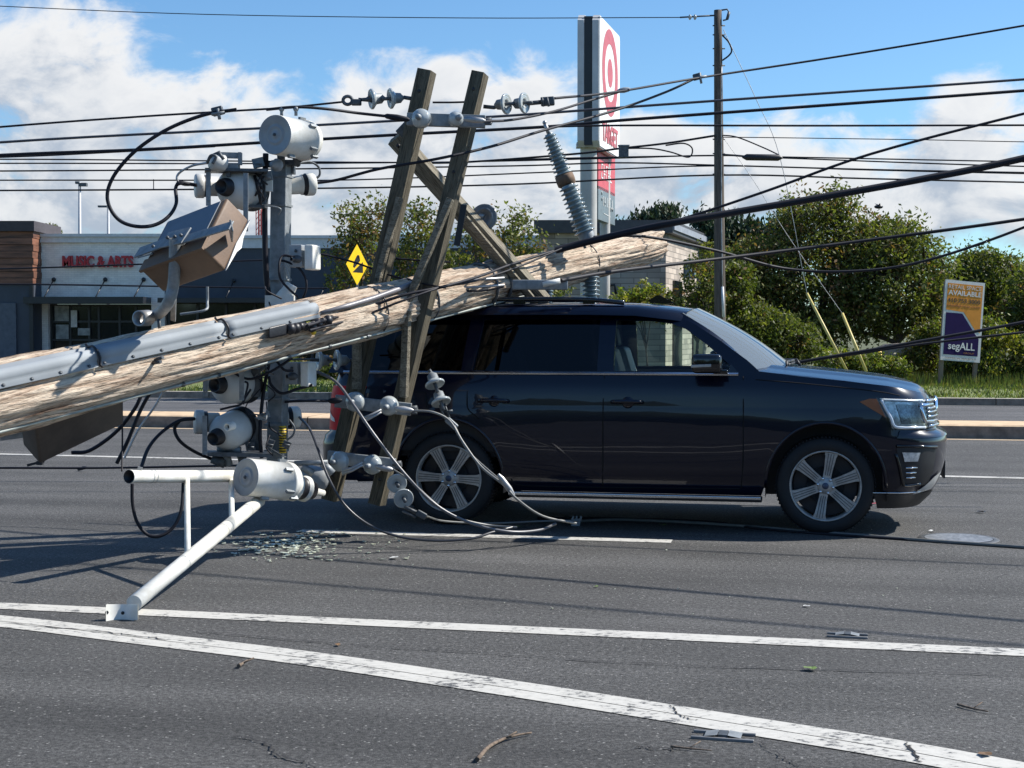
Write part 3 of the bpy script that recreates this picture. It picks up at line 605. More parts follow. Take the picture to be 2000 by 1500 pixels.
# ================================================================ VEGETATION
def leaf_mat(name, c, tr=.35):
    m = bpy.data.materials.new(name); m.use_nodes = True; nt = m.node_tree; N = nt.nodes; L = nt.links; b = N['Principled BSDF']; b.inputs['Roughness'].default_value = .55; b.inputs['Specular IOR Level'].default_value = .3
    g = N.new('ShaderNodeNewGeometry'); n = N.new('ShaderNodeTexWhiteNoise'); s = N.new('ShaderNodeVectorMath'); s.operation = 'SCALE'
    q = N.new('ShaderNodeVectorMath'); q.operation = 'SNAP'; L.new(g.outputs['Position'], q.inputs[0]); q.inputs[1].default_value = (.12, .12, .12); L.new(q.outputs[0], n.inputs[0])
    mr = N.new('ShaderNodeMapRange'); L.new(n.outputs[0], mr.inputs[0]); mr.inputs[3].default_value = .6; mr.inputs[4].default_value = 1.5
    s.inputs[0].default_value = c; L.new(mr.outputs[0], s.inputs[3]); L.new(s.outputs[0], b.inputs['Base Color'])
    t = N.new('ShaderNodeBsdfTranslucent'); s2 = N.new('ShaderNodeVectorMath'); s2.operation = 'MULTIPLY'; L.new(s.outputs[0], s2.inputs[0]); s2.inputs[1].default_value = (1.5, 1.7, .6); L.new(s2.outputs[0], t.inputs[0])
    mx = N.new('ShaderNodeMixShader'); mx.inputs[0].default_value = tr; L.new(b.outputs[0], mx.inputs[1]); L.new(t.outputs[0], mx.inputs[2]); L.new(mx.outputs[0], N['Material Output'].inputs[0]); return m
LG = [leaf_mat('leaf_mid_green', (.098, .112, .034)), leaf_mat('leaf_dark_green', (.075, .095, .024)), leaf_mat('leaf_yellow_green', (.145, .148, .042)), leaf_mat('leaf_rust', (.19, .11, .05))]
LC = [leaf_mat('conifer_green', (.035, .060, .030), .1), leaf_mat('conifer_dark', (.022, .040, .022), .1), leaf_mat('conifer_light', (.06, .085, .04), .1), leaf_mat('conifer_brown', (.05, .045, .03), .1)]
LB = [leaf_mat('bush_yellow', (.20, .185, .03)), leaf_mat('bush_green', (.09, .115, .03)), leaf_mat('bush_lime', (.14, .17, .03)), leaf_mat('bush_olive', (.10, .085, .03))]
LS = [leaf_mat('tall_grass', (.12, .15, .045)), leaf_mat('tall_grass_dark', (.07, .095, .03)), leaf_mat('tall_grass_light', (.19, .21, .06)), leaf_mat('tall_grass_dry', (.19, .15, .07))]
M_bark = mat('tree_bark', (.09, .07, .055), .9, var=.25, vs=12, bump=.5)
def tree(name, label, cat, base, lobes, nclump, nleaf, ls, mats, weights, spread=.34, group=None, trunk_r=.09, forks=6, trunkname='trunk', up=0.0):
    """lobes: (centre, (rx, ry, rz)) in world; twigs end in leaf clumps"""
    base = Vector(base); t = thing(name, label, cat, base, 0, group)
    tips = []
    vol = [l[1][0]*l[1][1]*l[1][2] for l in lobes]
    for _ in range(nclump):
        l = random.choices(lobes, [v**.75 for v in vol])[0]; c = Vector(l[0])
        d = Vector((random.gauss(0, 1), random.gauss(0, 1), random.gauss(0, 1))).normalized(); r = rnd(.25, 1)**.45
        tips.append(c+Vector((d.x*l[1][0], d.y*l[1][1], d.z*l[1][2]))*r)
    b = MB(); top = Vector(lobes[0][0]); crotch = base.lerp(Vector((top.x, top.y, top.z)), .42)
    b.tube(spline([base-Vector((0, 0, .05)), base.lerp(crotch, .5)+Vector((rnd(-.1, .1), 0, 0)), crotch], 4), [trunk_r*(1-.5*i/8) for i in range(9)], 8)
    limbs = []
    for i in range(forks):
        l = lobes[i % len(lobes)]; e = Vector(l[0])+Vector((rnd(-.5, .5)*l[1][0], rnd(-.5, .5)*l[1][1], rnd(-.1, .6)*l[1][2])); mid = crotch.lerp(e, .5)+Vector((rnd(-.2, .2), rnd(-.2, .2), rnd(0, .3)))
        sp_ = spline([crotch, mid, e], 5); limbs += sp_[3:]; b.tube(sp_, [trunk_r*.5*(1-.8*j/(len(sp_)-1)) for j in range(len(sp_))], 6)
    for tp in tips[::2]:
        n_ = min(limbs, key=lambda q: (q-tp).length); b.tube(spline([n_, n_.lerp(tp, .5)+Vector((rnd(-.1, .1), rnd(-.1, .1), rnd(0, .15))), tp], 3), [trunk_r*.16, trunk_r*.14, trunk_r*.12, trunk_r*.1, trunk_r*.08, trunk_r*.06, trunk_r*.05], 4)
    b.build(trunkname, M_bark, t, clean=False)
    b = MB(); V = b.v; F = b.f
    for tp in tips:
        sc = spread*rnd(.6, 1.35); w = random.choices(range(4), weights)[0]; ax = Vector((random.gauss(0, 1), random.gauss(0, 1), random.gauss(.25, .7))).normalized()
        for _ in range(int(nleaf*rnd(.6, 1.4))):
            g = Vector((random.gauss(0, .4), random.gauss(0, .4), random.gauss(0, .34)))+ax*rnd(-.7, .9); p = tp+g*sc
            a_ = Vector((rnd(-1, 1), rnd(-1, 1), rnd(-1, 1)+up)).normalized(); c_ = a_.cross(Vector((rnd(-1, 1), rnd(-1, 1), rnd(-.3, 1)))).normalized(); s_ = ls*rnd(.6, 1.3); q = a_*s_; r = c_*s_*.45
            o = len(V); V += [p-q, p+r, p+q, p-r]; F.append([o, o+1, o+2, o+3]); b.m.append(w if random.random() < .75 else random.choices(range(4), weights)[0]); b.sm.append(False)
    b.build('crown', mats, t, clean=False)
    return t
def lb(px, py, Y, rx, ry, rz): s = FPX/Y; return (W(px, py, Y), (rx/s, ry, rz/s))
def bs(px, Y): p = W(px, 645, Y); p.z = .1; return p
random.seed(21)
small = 'small trees behind the fallen pole'
tree('ornamental_tree', 'thin leafy ornamental tree just left of the two crossarms', 'tree', bs(705, 36), [lb(700, 500, 36, 55, .7, 70), lb(690, 440, 36, 34, .5, 42), lb(740, 430, 36, 26, .5, 40), lb(670, 560, 36, 38, .5, 45)], 110, 34, .06, LG, (4, 2, 3, 3), .3, small, .07)
tree('ornamental_tree', 'thin leafy ornamental tree seen between the two crossarms', 'tree', bs(835, 37), [lb(820, 500, 37, 62, .8, 60), lb(815, 425, 37, 40, .6, 30), lb(870, 520, 37, 45, .7, 45), lb(775, 545, 37, 45, .7, 40)], 130, 36, .06, LG, (4, 2, 3, 1.4), .3, small, .07)
tree('ornamental_tree', 'thin leafy ornamental tree right of the crossarms over the vehicle roof', 'tree', bs(975, 36), [lb(965, 500, 36, 70, .8, 60), lb(1010, 440, 36, 22, .5, 32), lb(935, 435, 36, 40, .5, 34), lb(1035, 500, 36, 38, .6, 42), lb(1065, 570, 36, 50, .6, 28)], 130, 36, .06, LG, (4, 2, 4, 1), .3, small, .07)
tree('shrub', 'yellow green shrub in front of the dark stone wall', 'shrub', bs(1262, 42), [lb(1262, 590, 42, 55, .8, 32), lb(1250, 568, 42, 22, .5, 22), lb(1215, 600, 42, 30, .6, 22)], 90, 50, .06, LB, (4, 2, 3, 1), .2, None, .04, 5, 'stems')
tree('ornamental_tree', 'loose small tree in front of the sunlit stone wall', 'tree', bs(1365, 40), [lb(1360, 545, 40, 38, .6, 40), lb(1330, 600, 40, 40, .6, 28), lb(1385, 500, 40, 26, .5, 34), lb(1300, 610, 40, 26, .5, 20), lb(1390, 590, 40, 40, .6, 40)], 120, 34, .06, LG, (3, 3, 2, 1), .2, None, .07)
cn_ = 'evergreens behind the stone building'
tree('evergreen_tree', 'dark evergreen tip sticking above the roof behind the broken pole end', 'evergreen', bs(1288, 66), [lb(1285, 440, 66, 18, .6, 40), lb(1305, 425, 66, 14, .5, 22), lb(1240, 440, 66, 7, .4, 26), lb(1262, 440, 66, 8, .4, 28), lb(1207, 445, 66, 8, .4, 14)], 170, 34, .11, LC, (4, 3, 2, 1), .34, cn_, .12, 6, up=1.5)
tree('evergreen_tree', 'dark evergreen just right of the standing utility pole', 'evergreen', bs(1432, 52), [lb(1435, 560, 52, 55, 1.2, 90), lb(1430, 470, 52, 32, .9, 50), lb(1395, 450, 52, 28, .7, 30), lb(1475, 470, 52, 28, .7, 40), lb(1365, 430, 52, 14, .5, 10), lb(1520, 460, 52, 20, .7, 30)], 420, 40, .10, LC, (4, 4, 2, .6), .36, cn_, .16, 8, up=1.2)
big = 'tall leafy trees beyond the verge'
tree('leafy_tree', 'large leafy tree with loose rusty top behind the thick black cable', 'tree', bs(1600, 44), [lb(1590, 550, 44, 150, 1.8, 100), lb(1660, 440, 44, 30, .8, 30), lb(1720, 470, 44, 60, 1.2, 40), lb(1445, 560, 44, 70, 1.2, 80), lb(1590, 450, 44, 75, 1.3, 55), lb(1560, 415, 44, 40, 1, 34), lb(1625, 405, 44, 42, 1, 34), lb(1500, 520, 44, 80, 1.4, 60), lb(1690, 500, 44, 80, 1.4, 50), lb(1500, 620, 44, 90, 1.2, 70)], 900, 36, .074, LG, (4, 2.6, 2.6, 1.5), .44, big, .16, 10)
tree('leafy_tree', 'broad leafy tree filling the gap left of the retail sign', 'tree', bs(1755, 43), [lb(1750, 560, 43, 115, 1.6, 95), lb(1830, 600, 43, 50, 1.2, 60), lb(1735, 490, 43, 60, 1.2, 44), lb(1800, 520, 43, 50, 1.2, 60), lb(1680, 600, 43, 80, 1.4, 60), lb(1770, 460, 43, 36, 1, 26), lb(1570, 650, 43, 90, 1.2, 46)], 640, 36, .074, LG, (4, 3.0, 3.0, .8), .44, big, .15, 10)
tree('leafy_tree', 'dense dark rounded tree behind the retail sign', 'tree', bs(1930, 46), [lb(1935, 580, 46, 95, 1.8, 85), lb(1920, 525, 46, 62, 1.3, 42), lb(1985, 600, 46, 80, 1.4, 80), lb(1860, 600, 46, 60, 1.4, 70)], 640, 40, .076, LG, (3, 4, 2, .4), .36, big, .16, 10)
tree('leafy_tree', 'leafy tree running off the right edge of the picture', 'tree', bs(2080, 42), [lb(2070, 590, 42, 110, 1.8, 90), lb(2040, 640, 42, 90, 1.2, 80)], 420, 40, .07, LG, (3, 4, 2.5, .3), .27, big, .15, 8)
tree('leafy_tree', 'dark low tree growing directly behind the windshield', 'tree', bs(1450, 41), [lb(1470, 640, 41, 75, 1.2, 50), lb(1430, 560, 41, 38, 1, 45), lb(1540, 670, 41, 70, 1, 40)], 480, 42, .068, LG, (3, 5, 1, .2), .26, big, .12, 8)
shb = 'shrubs along the verge'
tree('shrub', 'low green shrub at the far end of the bonnet', 'shrub', bs(1690, 38.6), [lb(1700, 712, 38.6, 60, .5, 22), lb(1640, 705, 38.6, 50, .5, 22), lb(1745, 722, 38.6, 34, .5, 18)], 130, 48, .055, LB, (1, 4, 2, 2), .2, shb, .03, 5, 'stems')
tree('shrub', 'feathery green shrub between the two sign posts', 'shrub', bs(1868, 39.6), [lb(1868, 725, 39.6, 38, .4, 30), lb(1890, 705, 39.6, 26, .4, 28)], 110, 50, .05, LB, (1, 4, 2, 1), .2, shb, .03, 6, 'stems', 1.5)
tree('shrub', 'feathery olive shrub touching the right sign post', 'shrub', bs(1930, 39.2), [lb(1930, 722, 39.2, 34, .4, 34)], 90, 50, .05, LB, (2, 4, 2, 2), .2, shb, .03, 6, 'stems', 1.5)
tree('shrub', 'lime green climbing shrub right of the retail sign', 'shrub', bs(1965, 39.5), [lb(1965, 700, 39.5, 55, .6, 50), lb(1940, 655, 39.5, 26, .5, 40), lb(2030, 700, 39.5, 50, .6, 55)], 210, 48, .06, LB, (3, 3, 4, .5), .22, shb, .03, 5, 'stems')
tree('shrub', 'brown green shrub directly left of the sign posts', 'shrub', bs(1800, 40.5), [lb(1800, 705, 40.5, 40, .5, 45), lb(1820, 660, 40.5, 34, .5, 34)], 130, 48, .055, LB, (1, 4, 1, 3), .22, shb, .03, 5, 'stems')
tree('leafy_tree', 'small treetop showing over the brown clad shop', 'tree', bs(95, 74), [lb(96, 455, 74, 20, .8, 14)], 40, 40, .08, LG, (3, 3, 2, .5), .25, None, .1)
for k, (px, lab) in enumerate(((660, 'dark low shrub below the pole near the tail light'), (560, 'dark low shrub behind the steel post foot'), (400, 'dark low shrub seen under the splintered pole'))):
    tree('shrub', lab, 'shrub', bs(px, 45.5), [lb(px, 722, 45.5, 55, .5, 22)], 70, 44, .06, LG, (2, 4, 1, .4), .2, 'dark shrubs in front of the shops', .03, 4, 'stems')
# tall grass and weeds at the back of the verge
b = MB(); random.seed(3)
for _ in range(9000):
    px = rnd(1560, 2080); v = rnd(36.9, 40.5); p = R(0, v); Y = rnd(36.6, 40.2); q = W(px, 645, Y); z0 = .16
    h_ = rnd(.08, .55)**1.3*(1 if Y > 37.9 else .25); d = Vector((rnd(-.22, .22), rnd(-.1, .1), 1))*h_; w_ = Vector((rnd(.006, .02), 0, 0))
    o = len(b.v); b.v += [Vector((q.x, Y, z0))-w_, Vector((q.x, Y, z0))+w_, Vector((q.x, Y, z0))+d]; b.f.append([o, o+1, o+2]); b.m.append(random.choices(range(4), (4, 3, 3, 2))[0]); b.sm.append(False)
o_ = b.build('weeds', LS, clean=False); o_['kind'] = 'stuff'; o_['label'] = 'tall weeds and grass growing at the back of the verge'
b = MB()
for _ in range(16000):
    u = rnd(-16, 13); v = V_FAR+.25+rnd(0, 1)**1.3*9; p = R(u, v, .13+(.1 if u > -8 else 0)*min(1, (v-34)/4)); h_ = rnd(.04, .11); d = Vector((rnd(-.04, .04), rnd(-.04, .04), h_)); w_ = Vector((rnd(.008, .02), 0, 0))
    o = len(b.v); b.v += [p-w_, p+w_, p+d]; b.f.append([o, o+1, o+2]); b.m.append(random.choices(range(4), (4, 2, 4, 2))[0]); b.sm.append(False)
o_ = b.build('grass', LS, clean=False); o_['kind'] = 'stuff'; o_['label'] = 'short grass blades on the verge behind the far kerb'

# added unseen behind the viewer: dark tree belt for paint reflections and lower ambient
b = MB(); random.seed(2); nx0 = 90; prof = [(0, -26), (2.5, -25.2), (4.5, -25.8), (5.6, -27), (5.4, -29), (3, -30), (0, -30)]; vs = []
for i in range(nx0+1):
    x_ = -75+150*i/nx0; k = 1+.22*sin(i*.9)+.15*sin(i*2.3+1)
    for z_, y_ in prof: vs.append((x_, y_+rnd(-.5, .5), z_*k*rnd(.92, 1.08)))
b.add(vs, [(i*7+j, (i+1)*7+j, (i+1)*7+j+1, i*7+j+1) for i in range(nx0) for j in range(6)], 0, True)
o_ = b.build('added_tree_belt', mat('added_belt_foliage', (.05, .07, .025), .9, vs=1.2, col2=(.02, .03, .012), bump=1, bs=6), clean=False); o_['kind'] = 'stuff'
# ================================================================ THE LARGE DARK VEHICLE
CO = Vector((1.181, 13.115, 0)); CTH = -PSI
CM = Matrix.Translation(CO) @ Matrix.Rotation(CTH, 4, 'Z')
car = thing('parked_suv', 'large black four door suv pinned under the fallen pole', 'suv', CO, CTH)
def C(x, y, z): return CM @ Vector((x, y, z))
M_paint = bpy.data.materials.new('black_blue_car_paint'); M_paint.use_nodes = True; _b = M_paint.node_tree.nodes['Principled BSDF']
_b.inputs['Base Color'].default_value = (.0008, .0026, .0125, 1); _b.inputs['Roughness'].default_value = .28; _b.inputs['Coat Weight'].default_value = .75; _b.inputs['Coat Roughness'].default_value = .02; _b.inputs['Specular IOR Level'].default_value = .2
_nt = M_paint.node_tree; _n = _nt.nodes.new('ShaderNodeTexNoise'); _n.inputs['Scale'].default_value = 1.6; _tc = _nt.nodes.new('ShaderNodeTexCoord'); _nt.links.new(_tc.outputs['Object'], _n.inputs['Vector'])
_bp = _nt.nodes.new('ShaderNodeBump'); _bp.inputs['Strength'].default_value = .12; _bp.inputs['Distance'].default_value = .02; _nt.links.new(_n.outputs[0], _bp.inputs['Height']); _nt.links.new(_bp.outputs[0], _b.inputs['Coat Normal']); _nt.links.new(_bp.outputs[0], _b.inputs['Normal'])
M_trimb = mat('black_plastic_trim', (.018, .018, .020), .5, bump=.1, bs=200)
M_gloss = mat('gloss_black_trim', (.006, .006, .008), .12, coat=.6)
def glassmat(name, tint, ior=1.5, rough=.0):
    m = bpy.data.materials.new(name); m.use_nodes = True; nt = m.node_tree; N = nt.nodes; L = nt.links; N.remove(N['Principled BSDF'])
    tr = N.new('ShaderNodeBsdfTransparent'); tr.inputs[0].default_value = (*tint, 1); g = N.new('ShaderNodeBsdfGlossy'); g.inputs['Roughness'].default_value = rough
    fr = N.new('ShaderNodeFresnel'); fr.inputs[0].default_value = ior; mx = N.new('ShaderNodeMixShader'); L.new(fr.outputs[0], mx.inputs[0]); L.new(tr.outputs[0], mx.inputs[1]); L.new(g.outputs[0], mx.inputs[2]); L.new(mx.outputs[0], N['Material Output'].inputs[0]); return m
M_clear = glassmat('green_tint_glass', (.80, .90, .86)); M_priv = glassmat('privacy_glass', (.03, .035, .05)); M_wind = glassmat('windshield_glass', (.45, .55, .55), 2.6)
_nt = M_wind.node_tree; _df = _nt.nodes.new('ShaderNodeBsdfDiffuse'); _df.inputs[0].default_value = (.62, .70, .72, 1); _mo = _nt.nodes['Material Output']; _pr = _mo.inputs[0].links[0].from_socket  # pale diffuse share stands in for sun glare on the windshield
_mx = _nt.nodes.new('ShaderNodeMixShader'); _mx.inputs[0].default_value = .17; _nt.links.new(_pr, _mx.inputs[1]); _nt.links.new(_df.outputs[0], _mx.inputs[2]); _nt.links.new(_mx.outputs[0], _mo.inputs[0])
M_lens = glassmat('clear_lamp_lens', (.9, .93, .95))
XF0 = 1.85
def wz_(z):      # half width by height
    P = [(.20, .90), (.33, .955), (.45, .985), (.62, .998), (.80, 1.0), (.96, .998), (1.02, .990), (1.12, .985), (1.20, .970), (1.26, .945), (1.34, .92)]
    for (a, b_), (c, d) in zip(P, P[1:]):
        if z <= c: return b_+(d-b_)*max(0, (z-a)/(c-a))
    return P[-1][1]
def xf_(z):
    P = [(.20, 2.34), (.30, 2.44), (.40, 2.50), (.55, 2.545), (.74, 2.56), (.80, 2.55), (.84, 2.47), (.95, 2.46), (1.08, 2.43), (1.14, 2.38), (1.20, 2.28), (1.34, 2.2)]
    for (a, b_), (c, d) in zip(P, P[1:]):
        if z <= c: return b_+(d-b_)*max(0, (z-a)/(c-a))
    return P[-1][1]
def xr_(z):
    P = [(.20, -2.66), (.38, -2.70), (.45, -2.78), (.72, -2.78), (.78, -2.70), (1.10, -2.68), (1.30, -2.62)]
    for (a, b_), (c, d) in zip(P, P[1:]):
        if z <= c: return b_+(d-b_)*max(0, (z-a)/(c-a))
    return P[-1][1]
def flare(x, z): return .022*(math.exp(-((x-1.56)/.5)**2)+math.exp(-((x+1.56)/.5)**2))*math.exp(-((z-.8)/.32)**2)
NE = 3.0
def outline(t, z):
    """t 0..1 front curve from the centre line to the side, then metres back along the side, last 1 unit the rear curve"""
    w = wz_(z)
    if t <= 1:
        a = t*pi/2; x = XF0+(xf_(z)-XF0)*abs(cos(a))**(2/NE); y = w*abs(sin(a))**(2/NE)
    elif t <= 1+4.15: x = XF0-(t-1); y = w
    else:
        a = (t-5.15)*pi/2; xs = XF0-4.15; x = xs+(xr_(z)-xs)*abs(sin(a))**(2/4.2); y = w*abs(cos(a))**(2/4.2)
    return x, y+(flare(x, z) if .6 < t < 5.8 else 0)
def surf(t, z, off=0.0, side=-1):
    e = .002; x, y = outline(t, z); x1, y1 = outline(min(t+e, 6.15), z); x0, y0 = outline(max(t-e, 0), z); tx, ty = x1-x0, y1-y0; l = math.hypot(tx, ty) or 1; nx, ny = ty/l, -tx/l
    if nx*(x-0) + ny*y < 0: nx, ny = -nx, -ny
    return C(x+nx*off, side*(y+ny*off), z)
def ztop(x):
    P = [(-2.9, 1.29), (1.0, 1.315), (1.34, 1.275), (1.75, 1.235), (2.05, 1.20), (2.26, 1.155), (2.40, 1.11), (2.6, 1.08)]
    for (a, b_), (c, d) in zip(P, P[1:]):
        if x <= c: return b_+(d-b_)*max(0, (x-a)/(c-a))
    return P[-1][1]
def zarch(x):
    r = 0.0
    for xw in (1.56, -1.56):
        q = 1-((x-xw)/.475)**2
        if q > 0: r = max(r, .39+.515*sqrt(q))
        elif q > -.02: r = max(r, .39)
    return r
def zbot(x): return .215 if x > 2.02 else (.36 if x < -2.02 else .30)
ts = [i/16 for i in range(16)]
xs = set([round(XF0-i*.08, 3) for i in range(52)])
for xw in (1.56, -1.56):
    for i in range(25): xs.add(round(xw+.475*cos(pi*i/24), 4))
    xs.add(xw+.479); xs.add(xw-.479)
ts += sorted(1+XF0-x for x in xs if -2.30 <= x <= XF0)
ts += [5.15+i/14 for i in range(1, 15)]
rows = [.20, .26, .33, .39, .46, .56, .66, .74, .78, .81, .835, .90, .97, 1.005, 1.03, 1.10, 1.16, 1.21, 1.25, 9]
def body_half(b, side):
    vs = []
    for t in ts:
        x, _ = outline(t, .8); za = max(zarch(x), zbot(x)); zt = ztop(x)
        for _k in range(6): zt = ztop(outline(t, zt)[0])
        for r in rows: z = min(max(r, za), zt); vs.append(surf(t, z, 0, side))
    n = len(rows); b.add(vs, [(i*n+j, (i+1)*n+j, (i+1)*n+j+1, i*n+j+1) for i in range(len(ts)-1) for j in range(n-1)], 0, True)
b = MB(); body_half(b, -1); body_half(b, 1)
# bonnet and cowl
nx_, ny_ = 26, 14; vs = []
for i in range(nx_+1):
    x = .98+(2.42-.98)*i/nx_
    for j in range(-ny_, ny_+1):
        k = j/ny_
        # edge follows the body outline at ztop
        tt = 1+XF0-x if x < XF0 else None
        if tt is None:
            lo, hi = 0.0, 1.0
            for _ in range(22):
                m_ = (lo+hi)/2
                if outline(m_, ztop(x))[0] > x: lo = m_
                else: hi = m_
            tt = hi
        w = outline(tt, ztop(x))[1]; q = 1-abs(k)**2.6; fade = min(1, max(0, (2.42-x)/.12))**.5
        crown = .062*q*fade+.016*math.exp(-((abs(k)-.62)/.08)**2)*fade
        vs.append(C(x, k*w, ztop(x)+crown))
m_ = 2*ny_+1
b.add(vs, [(i*m_+j, (i+1)*m_+j, (i+1)*m_+j+1, i*m_+j+1) for i in range(nx_) for j in range(m_-1)], 0, True)
# roof
RX = [.47, .36, .2, 0, -.4, -.9, -1.4, -1.9, -2.2, -2.38, -2.44]
def roofz(x): return 1.86-.02*max(0, (x+.3)/.77)**2*3.0-.035*max(0, (-1.5-x)/.9)**2
vs = []; prof = [(-.80, -.085), (-.77, -.03), (-.72, -.004), (-.62, .012), (-.4, .026), (0, .032)]
prof = prof+[(-a, c) for a, c in prof[-2::-1]]
for x in RX:
    sq = 1-.10*max(0, (x-.05)/.42)**2
    for y, dz in prof: vs.append(C(x-.06*(abs(y)/.8)**2*(1 if x > 0 else 0), y*sq, roofz(x)+dz))
m_ = len(prof); b.add(vs, [(i*m_+j, (i+1)*m_+j, (i+1)*m_+j+1, i*m_+j+1) for i in range(len(RX)-1) for j in range(m_-1)], 0, True)
# tailgate above the belt
b.add([C(-2.63, y, z) if z < 1.4 else C(-2.44, y*.88, z) for y in (-.9, .9) for z in (1.28, 1.80)], [(0, 2, 3, 1)])
bd = b.build('body', M_paint, car)
# side frames with window openings
def sy(z): return .93-.205*((z-1.28)/.50)-.03*((z-1.28)/.50)**2+.012*sin(pi*min(1, (z-1.28)/.5))
outer = [(1.04, 1.30), (.93, 1.40), (.70, 1.565), (.50, 1.69), (.36, 1.755), (.20, 1.80), (0, 1.815), (-.6, 1.82), (-1.4, 1.82), (-2.0, 1.805), (-2.42, 1.77), (-2.52, 1.55), (-2.63, 1.28)]
wins = {'front_window': [(.80, 1.305), (.78, 1.37), (.60, 1.525), (.42, 1.655), (.30, 1.70), (.10, 1.725), (-.163, 1.73), (-.163, 1.305)],
        'rear_door_window': [(-.30, 1.305), (-.30, 1.735), (-.7, 1.74), (-1.30, 1.735), (-1.36, 1.305)],
        'quarter_window': [(-1.46, 1.305), (-1.42, 1.735), (-1.9, 1.735), (-2.26, 1.71), (-2.36, 1.305)]}
def side_frame(side):
    bm = bmesh.new()
    def loop(P, dense=True):
        Q = []
        for i, p in enumerate(P):
            q = P[(i+1) % len(P)]; n_ = max(1, int(math.hypot(q[0]-p[0], q[1]-p[1])/.09)) if dense else 1
            for k_ in range(n_): Q.append((p[0]+(q[0]-p[0])*k_/n_, p[1]+(q[1]-p[1])*k_/n_))
        vs_ = [bm.verts.new((x, z, 0)) for x, z in Q]
        return [bm.edges.new((vs_[i], vs_[(i+1) % len(vs_)])) for i in range(len(vs_))]
    ed = loop(outer)
    for w_ in wins.values(): ed += loop(w_)
    bmesh.ops.triangle_fill(bm, use_beauty=True, use_dissolve=False, edges=ed)
    bm.verts.index_update(); vs_ = [C(v.co.x, side*sy(v.co.y), v.co.y) for v in bm.verts]; vi = [C(v.co.x, side*(sy(v.co.y)-.045), v.co.y) for v in bm.verts]
    fs = [[v.index for v in f.verts] for f in bm.faces]; n_ = len(vs_); be = [[e.verts[0].index, e.verts[1].index] for e in bm.edges if len(e.link_faces) == 1]; bm.free()
    b = MB(); b.add(vs_, fs, 0, False); b.add(vi, fs); b.add(vs_+vi, [(a, c, c+n_, a+n_) for a, c in be]); return b.build('window_surround', M_gloss if False else M_paint, car)
for s_ in (-1, 1):
    side_frame(s_)
    for nm, P in wins.items():
        b = MB(); cx = sum(p[0] for p in P)/len(P); cz = sum(p[1] for p in P)/len(P); Q = [C(cx+(x-cx)*1.02, s_*(sy(z)-.016), cz+(z-cz)*1.03) for x, z in P]; b.add(Q, [list(range(len(Q)))]); b.build(nm, M_clear if nm == 'front_window' else M_priv, car, clean=False)
# windshield with black frit frame, rear glass
def ws(u, v, off=0.0):   # u -1..1 across, v 0 bottom..1 top
    xb_, zb2 = 1.30-.30*abs(u)**2.2, 1.325-.02*u*u; xt_, zt2 = .475-.09*abs(u)**2.2, 1.838-.05*u*u
    y = u*(.875+(.695-.875)*v); bow = .035*sin(pi*v); return C(xb_+(xt_-xb_)*v+bow+off, y, zb2+(zt2-zb2)*v+bow*.6+off)
b = MB(); n_ = 14; b.add([ws(-1+2*i/n_, j/8) for i in range(n_+1) for j in range(9)], [(i*9+j, (i+1)*9+j, (i+1)*9+j+1, i*9+j+1) for i in range(n_) for j in range(8)], 0, True); b.build('windshield', M_wind, car)
b = MB()
for s_ in (-1, 1):
    pa = [ws(s_, j/8) for j in range(9)]; inv = CM.inverted(); op = [(1.04, 1.30), (.965, 1.37), (.88, 1.435), (.79, 1.50), (.70, 1.565), (.60, 1.627), (.50, 1.69), (.36, 1.755), (.33, 1.78)]; pb_ = [C(x, s_*sy(z), z) for x, z in op]
    b.add(pa+pb_, [(j, j+1, j+10, j+9) for j in range(8)], 0, True)
    b.build('windshield_pillar', M_paint, car); b = MB()
b = MB(); n_ = 10; vs = []
for i in range(n_+1):
    u = -1+2*i/n_; vs += [ws(u, 0, .002), C(1.40-.35*abs(u)**2.2, u*.90, 1.322-.02*u*u)]
b.add(vs, [(2*i, 2*i+2, 2*i+3, 2*i+1) for i in range(n_)]); b.build('cowl', M_trimb, car)
b = MB(); b.add([C(-2.635, -.8, 1.32), C(-2.635, .8, 1.32), C(-2.455, .68, 1.78), C(-2.455, -.68, 1.78)], [(0, 1, 2, 3)]); b.build('rear_window', M_priv, car)
for (u0, u1, v1) in ((-.62, -.05, .05), (.1, .75, .05)):
    b = MB(); b.tube([ws(u0, -.03, .03), ws(u0+.05, .03, .045), ws(u1, v1, .03)], .011, 6); b.tube([ws(u0+.1, .01, .03), ws(u1+.06, .03, .02)], .009, 6); b.build('wiper', M_trimb, car)
# wheel arch liners, underbody
b = MB()
for xw in (1.56, -1.56):
    for s_ in (-1, 1):
        A_ = [(xw+.478*cos(a), .39+.518*sin(a)) for a in [pi*i/18 for i in range(19)]]; A_ = [(xw+.478, .28)]+A_+[(xw-.478, .28)]
        b.add([C(x, s_*y, z) for x, z in A_ for y in (.985, .62)], [(2*i, 2*i+1, 2*i+3, 2*i+2) for i in range(len(A_)-1)], 0, True); b.add([C(x, s_*.62, z) for x, z in A_], [list(range(len(A_)))])
b.add([C(x, y, .33) for x in (-2.5, 2.3) for y in (-.62, .62)], [(0, 1, 3, 2)]); b.add([C(x, y, .33) for x in (-1.05, 1.05) for y in (-.93, .93)], [(0, 1, 3, 2)])
b.box(C(-2.3, 0, .42), (.35, 1.4, .14), CM.to_3x3()); b.box(C(0, 0, .36), (3.2, .5, .1), CM.to_3x3()); b.tube([C(-1.56, -.7, .36), C(-1.56, .7, .36)], .05, 8); b.tube([C(-2.5, -.5, .34), C(-1.8, -.5, .36)], .04, 8)
b.build('underbody', M_blk, car)
b = MB()
